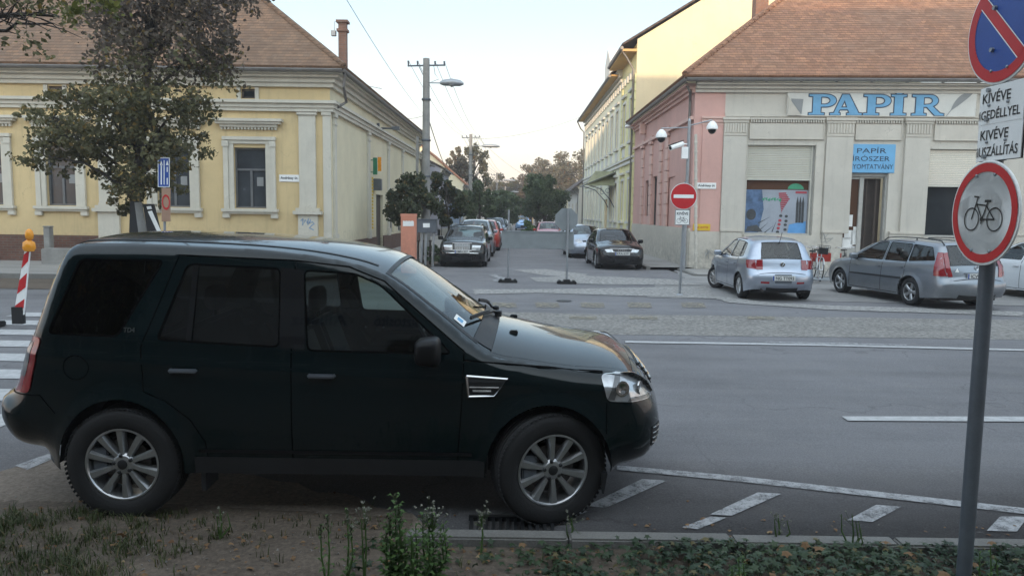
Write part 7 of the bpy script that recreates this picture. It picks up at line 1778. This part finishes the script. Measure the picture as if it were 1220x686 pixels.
q = MB(); c_ = P(815, 172, y_); q.box(c_.x-.1, c_.x+.12, y_-.15, y_-.05, c_.z-.5, c_.z-.1); q.build('junction_box', M['signwhite'], cm, bev=.01)
# small wall lamp at far end of the pink wall
q = MB(); c_ = P(756, 151, RY+12.9); c_.x = RX-.35; q.lathe([(0, .12), (.2, .08), (.28, -.02), (.2, -.08), (0, -.1)], org=c_, n=14); q.tube([c_+Vector((0, 0, .1)), (RX, c_.y, c_.z+.15)], .03, 5); tag(q.build('wall_lamp', M['signwhite'], None, 50), 'round white lamp under the eave at the far end of the pink wall', 'lamp')
q = MB(); c_ = P(768, 154, RY+10); q.box(RX-.3, RX-.02, c_.y-.15, c_.y+.15, c_.z-.25, c_.z+.25); tag(q.build('wall_speaker', M['pinkpale'], bev=.02), 'small square box high on the pink side wall', 'box')

# ---------------------------------------------------------------- bicycles and rack
def bicycle(label, x, y, rz_, col_, basket=False, lean=.0):
    b = thing('bicycle', label, 'bicycle', (x, y, .05), rz_, 'bicycles by the shop'); b.rotation_euler = (lean, 0, rz_); L_ = dict(local=True)
    for i, wx in enumerate((.52, -.52)):
        w_ = MB(); R_ = .34; w_.tube([(wx+R_*cos(t), 0, R_+R_*sin(t)) for t in np.linspace(0, 2*pi, 33)], .016, 6, False); wo_ = w_.build('wheel', M['tyre'], b, 60, **L_)
        w_ = MB(); w_.tube([(wx+.32*cos(t), 0, R_+.32*sin(t)) for t in np.linspace(0, 2*pi, 33)], .008, 4, False)
        for k in range(20): t = 2*pi*k/20; w_.tube([(wx, (.02 if k % 2 else -.02), R_), (wx+.32*cos(t), 0, R_+.32*sin(t))], .0018, 3)
        w_.tube([(wx, -.05, R_), (wx, .05, R_)], .02, 8); w_.build('rim', M['chrome'], wo_, **L_)
        w_ = MB(); w_.tube([(wx+.375*cos(t), 0, R_+.375*sin(t)) for t in np.linspace(.5, 3.0, 14)], .014, 5); w_.build('mudguard', col_, b, 60, **L_)
    q = MB(); bb = (-.06, 0, .30); st = (-.20, 0, .82); hd = (.34, 0, .82); hl = (.37, 0, .70)
    for a, c_ in ((bb, st), (bb, hl), ((-.17, 0, .70), hl), (hd, hl)): q.tube([a, c_], .017, 7)
    for s_ in (-.05, .05): q.tube([(-.52, s_, .34), bb], .010, 5); q.tube([(-.52, s_, .34), (-.17, 0, .72)], .009, 5); q.tube([hl, (.42, s_, .62), (.52, s_, .34)], .012, 5)
    q.build('frame', col_, b, 60, **L_)
    q = MB(); q.tube([hd, (.31, 0, .98)], .013, 6); q.tube([(.14, -.28, 1.0), (.26, -.24, 1.02), (.32, -.08, .98), (.32, .08, .98), (.26, .24, 1.02), (.14, .28, 1.0)], .012, 6); q.build('handlebar', M['chrome'], b, 60, **L_)
    q = MB(); q.prism([(-.36, -.09, .88), (-.10, -.03, .89), (-.02, 0, .89), (-.10, .03, .89), (-.36, .09, .88)], (0, 0, .045)); q.tube([st, (-.22, 0, .90)], .012, 6); q.build('saddle', M['blk'], b, **L_)
    q = MB(); q.lathe([(.09, -.006), (.09, .006), (.02, .008)], org=(bb[0], .05, bb[2]), axis=(0, 1, 0), n=18); q.tube([(bb[0], .06, bb[2]), (bb[0]+.12, .07, bb[2]-.12), (bb[0]+.12, .15, bb[2]-.12)], .009, 5); q.tube([(bb[0], -.06, bb[2]), (bb[0]-.12, -.07, bb[2]+.12), (bb[0]-.12, -.15, bb[2]+.12)], .009, 5); q.build('crankset', M['disc'], b, **L_)
    if basket:
        q = MB()
        for k in range(6): z = .82+k*.05; s_ = 1+k*.03; q.tube([(.42, -.14*s_, z), (.66, -.14*s_, z), (.66, .14*s_, z), (.42, .14*s_, z), (.42, -.14*s_, z)], .006, 4)
        for k in range(7): y0 = -.14+k*.047; q.tube([(.67, y0, .82), (.68, y0*1.1, 1.07)], .004, 4)
        q.box(.44, .64, -.12, .12, .82, 1.0)
        q.build('basket', M['blk'], b, **L_)
    else:
        q = MB(); q.tube([(-.2, .05, .74), (-.62, .05, .72)], .007, 4); q.tube([(-.2, -.05, .74), (-.62, -.05, .72)], .007, 4); q.tube([(-.58, .05, .72), (-.52, .04, .36)], .006, 4); q.build('rear_rack', M['blk'], b, **L_)
    return b
p_ = G(985, 333); bicycle('red bicycle with its front wheel in the rack, left one beside the silver hatchback', 8.95, 22.7, 1.2, M['redp'], False, .06)
bicycle('pale bicycle with a black basket in front of the shop pillar', 9.32, 23.1, -1.75, M['whitep'], True, -.06)
bicycle('dark bicycle half hidden behind the nose of the grey estate', 10.25, 23.2, -1.9, M['blk'], False, .05)
rk = thing('bicycle_rack', 'low bicycle rack with a red panel between the two parked cars', 'bike rack', (p_.x, 22.9, 0))
q = MB(); x0 = 8.7
q.tube([(x0, 22.3, .12), (x0+2.6, 22.1, .12)], .03, 6); q.tube([(x0, 22.9, .12), (x0+2.6, 22.7, .12)], .03, 6)
for k in range(5): xx = x0+.25+k*.5; q.tube([(xx, 22.3, .12), (xx+.12, 22.35, .42), (xx+.12, 22.8, .42), (xx, 22.9, .12)], .012, 5)
q.build('rack_frame', M['galv'], rk, 60); a = P(966, 301, 23.4); b = P(990, 308, 23.4); q = MB(); q.box(a.x, b.x, 23.4, 23.43, b.z-.1, a.z); q.tube([(a.x, 23.4, 0), (a.x, 23.4, a.z)], .02, 5); q.tube([(b.x+.3, 23.4, 0), (b.x+.3, 23.4, a.z)], .02, 5); q.build('red_panel', M['redp'], rk)

# ---------------------------------------------------------------- near verge plants
def gz(x, y): return verge_h(x, y)
rng = np.random.default_rng(77); rnd = random.Random(77)
def scatter(n, x0, x1, y0, y1, dens):
    out = []
    while len(out) < n:
        x, y = rnd.uniform(x0, x1), rnd.uniform(y0, y1)
        if rnd.random() < dens(x, y): out.append((x, y))
    return out
# ivy ground cover (five-lobed leaves)
def lobed(c, s, a, tilt, lobes=5, pointy=.45):
    m = Matrix.Translation(c) @ Matrix.Rotation(a, 4, 'Z') @ Matrix.Rotation(tilt, 4, 'X')
    pts = []; n = lobes*2
    for k in range(n):
        t = 2*pi*k/n; r = s*(1 if k % 2 == 0 else pointy)*(1.2 if k == 0 else 1); pts.append(m @ Vector((r*cos(t), r*sin(t), s*.12*(1 if k % 2 else -1))))
    return pts
q = MB()
for x, y in scatter(5200, -.9, 3.6, 2.9, 4.30, lambda x, y: (1.0 if x > 1.0 else .5 if x > .2 else .16)*(.55+.6*nz(x, y, 2.5)+(.25 if y > 3.7 else 0))):
    z = max(gz(x, y), -.02)+rnd.uniform(.01, .085)*(1 if x > .6 else .6); q.poly(lobed(Vector((x, y, z)), rnd.uniform(.018, .036), rnd.uniform(0, 6.3), rnd.uniform(-.8, .9)))
tag(q.build('ivy', M['ivy']), 'dark ivy carpet along the kerb in the foreground', 'ivy', kind='stuff')
# grass tufts
def blades(q, x, y, n, h, spread, lean=.4):
    z = max(gz(x, y), -.05)
    for _ in range(n):
        a = rnd.uniform(0, 6.3); l = h*rnd.uniform(.5, 1.2); w_ = .0025+.0012*rnd.random(); bx = x+rnd.gauss(0, spread); by = y+rnd.gauss(0, spread); d = Vector((cos(a), sin(a), 0)); s_ = Vector((-sin(a), cos(a), 0))*w_; le = rnd.uniform(0, lean)
        p0 = Vector((bx, by, z-.01)); p1 = p0+Vector((0, 0, l*.6))+d*l*le*.4; p2 = p0+Vector((0, 0, l*.9))+d*l*le*1.1; q.add([p0-s_, p0+s_, p1+s_*.8, p1-s_*.8, p2], [(0, 1, 2, 3), (3, 2, 4)])
q = MB()
for x, y in scatter(480, -3.4, -1.7, 3.0, 4.75, lambda x, y: max(0, .15+.9*nz(x, y, 1.6)+(.7 if x < -2.1 else -.1))): blades(q, x, y, 12, .07, .03, 1.3)
for x, y in scatter(150, -1.4, 3.4, 2.9, 4.2, lambda x, y: .3+.6*nz(x, y, 2)): blades(q, x, y, 7, .07, .02, .8)
for x, y in scatter(70, -2.6, -.7, 4.2, 4.75, lambda x, y: .5): blades(q, x, y, 6, .055, .02, .9)
tag(q.build('grass', M['grass']), 'ragged grass on the bare verge in the foreground', 'grass', kind='stuff')
# crumbs of earth, small stones, leaf litter
q = MB()
for x, y in scatter(2600, -3.6, 3.6, 2.9, 5.2, lambda x, y: .9 if y < 4.3 else (.45 if x < -.4 else .10)):
    s = rnd.uniform(.003, .011); z = max(gz(x, y), road_dz(y))+s*.3; v = [Vector((x+rnd.uniform(-s, s), y+rnd.uniform(-s, s), z+rnd.uniform(-s*.6, s))) for _ in range(4)]; q.add(v, [(0, 1, 2), (0, 2, 3), (0, 3, 1), (1, 3, 2)])
tag(q.build('pebbles', M['gravel']), 'small stones and crumbs scattered over verge and gutter', 'pebbles', kind='stuff')
q = MB()
for x, y in scatter(900, -3.4, 3.6, 3.0, 5.3, lambda x, y: (.8 if y < 4.25 else .5 if y < 4.8 else .06)):
    z = max(gz(x, y), road_dz(y))+rnd.uniform(.004, .03 if y < 4.25 else .012); q.poly(lobed(Vector((x, y, z)), rnd.uniform(.008, .02), rnd.uniform(0, 6.3), rnd.uniform(-.6, .6), 3, .6))
tag(q.build('leaf_litter', M['deadleaf']), 'fine brown leaf litter in gutter and verge', 'leaf litter', kind='stuff')
for i, (x, y) in enumerate(scatter(46, -2.4, 3.3, 3.0, 4.25, lambda x, y: .9 if x > -.2 else .25)):
    q = MB(); z = max(gz(x, y), 0)+rnd.uniform(.05, .09); pts = lobed(Vector((0, 0, 0)), rnd.uniform(.022, .042), rnd.uniform(0, 6.3), rnd.uniform(-.9, .9), 5, .68); q.add([Vector((0, 0, .012))]+pts, [(0, k+1, (k+1) % 10+1) for k in range(10)])
    o = q.build('fallen_leaf', M['deadleaf']); o.location = (x, y, z); tag(o, 'curled brown fallen leaf lying in the verge in front of the kerb', 'leaf', 'fallen leaves on the verge')
# weeds
def weed(label, px, pyt, pyb, Y, n_leaf, leaf, spike=False, fluff=0, m='weed', side=3):
    b = P(px, pyb, Y); z0 = max(gz(b.x, Y), -.02); t_ = P(px, pyt, Y); t = thing('weed', label, 'weed', (b.x, Y, z0)); q = MB(); lq = []; hq = []
    for s_ in range(side):
        off = Vector((rnd.uniform(-.05, .05), rnd.uniform(-.04, .04), 0)) if s_ else Vector((0, 0, 0)); top_ = t_+(off*1.2 if s_ else off)-Vector((0, 0, (t_.z-z0)*(.35*s_/side if s_ else 0))); base = Vector((b.x, Y, z0)); mid = base.lerp(top_, .5)+off*.8+Vector((.01, 0, 0)); q.tube([base, mid, top_], [.0065, .005, .002], 5)
        for k in range(n_leaf):
            f = (k+.5)/n_leaf; p = (base.lerp(mid, f*2) if f < .5 else mid.lerp(top_, f*2-1)); a = k*2.4+s_; l = leaf*(1-.55*f); d = Vector((cos(a), sin(a), .45)).normalized(); sd = d.cross(Vector((0, 0, 1))).normalized()*l*.19; e_ = p+d*l*.55+Vector((0, 0, .01)); e2 = p+d*l-Vector((0, 0, l*.15)); lq.append((p, e_-sd, e2, e_+sd))
        if spike:
            for k in range(60): f = 1-.22*rnd.random(); p = mid.lerp(top_, f*2-1)+Vector((rnd.gauss(0, .004), rnd.gauss(0, .004), 0)); hq.append(p)
    q.build('stem', M['weed'], t, 60); q = MB()
    for l in lq: q.add(l, [(0, 1, 2, 3)])
    q.build('leaves', M[m], t)
    loc = np.array([b.x, Y, z0])
    if hq: v, f = leaf_quads(np.array(hq)-loc, .012, rng=rng); raw_mesh('seed_head', v, f, M['weedhead'], t)
    if fluff:
        tw = MB(); pts = []
        for k in range(fluff):
            p = t_+Vector((rnd.gauss(0, .03), rnd.gauss(0, .025), rnd.gauss(-.03, .035))); tw.tube([t_.lerp(Vector((b.x, Y, z0)), .3), p], .0009, 3); pts.append(np.array(p)+rng.normal(size=(9, 3))*.0035)
        tw.build('twigs', M['weed'], t); v, f = leaf_quads(np.concatenate(pts)-loc, .009, rng=rng); raw_mesh('seed_fluff', v, f, M['fluff'], t)
weed('tallest green weed with a pointed seed head before the gap between the wheels', 470, 588, 690, 3.75, 40, .095, True, 0, side=5)
weed('weed with a thin upright seed spike, left one of the pair', 390, 612, 700, 3.7, 16, .06, True, 0, side=2)
weed('weed with a thin upright seed spike, between the left spike and the tall weed', 413, 604, 690, 3.8, 16, .06, True, 0, side=2)
weed('pale fluffy weed leaning left of the tallest green weed', 434, 602, 670, 3.8, 8, .04, False, 22, side=2)
weed('bushy fluffy weed right of the tallest green weed', 514, 606, 690, 3.8, 34, .085, False, 55, side=5)
weed('small white fluffy weed close to the kerb in front of the wheel', 573, 611, 640, 4.2, 6, .03, False, 26, side=2)
weed('green leafy weed low between the two tallest ones', 495, 625, 690, 3.7, 34, .085, False, 0, side=5)
weed('tiny dry weed growing at the kerb right of the front wheel', 680, 616, 638, 4.40, 5, .02, False, 12, side=3, m='weedhead')
weed('sparse dry weed standing in the gutter in front of the white hatching', 927, 612, 641, 4.42, 6, .03, False, 10, side=4, m='weedhead')
weed('thin grassy weed at the kerb in front of the second hatch mark', 1015, 612, 655, 4.3, 4, .05, False, 3, side=5, m='weedhead')
weed('dry twig of weed at the left by the rear wheel', 262, 606, 634, 4.35, 5, .03, False, 8, side=3, m='weedhead')
weed('low green weed in the ivy near the sign pole', 1180, 650, 690, 3.7, 14, .05, False, 0, side=3)
weed('bright green low weed in the middle of the ivy', 880, 664, 695, 3.6, 22, .05, False, 0, side=5)
# trees behind the viewer: shade the near verge and show mirrored in the car
for i, (x, y) in enumerate(((-10.5, -4.2),)):
    tree('plane_tree', ['tree behind the viewer on the left', 'tree behind the viewer on the right'][i], 'tree', x, y, 3.2, (x+.4, y+.6, 6.6, 3.6, 3.0, 2.3), 5500, .2, 'tree_olive', .2, 40, seed=90+i)
# ---------------------------------------------------------------- air
HAZE = .0011
q = MB(); q.box(-505, 505, -305, 805, -1.2, 24)
m = bpy.data.materials.new('haze'); m.use_nodes = True; m.node_tree.nodes.clear(); o_ = m.node_tree.nodes.new('ShaderNodeOutputMaterial'); v_ = m.node_tree.nodes.new('ShaderNodeVolumePrincipled')
v_.inputs['Color'].default_value = (.92, .90, .92, 1); v_.inputs['Density'].default_value = HAZE; v_.inputs['Anisotropy'].default_value = .2
m.node_tree.links.new(v_.outputs[0], o_.inputs['Volume']); hz_o = q.build('haze', m); hz_o['kind'] = 'stuff'; hz_o['label'] = 'thin pale haze in the air over the street'
for k in ('volume_bounces',): setattr(sc.cycles, k, 1)
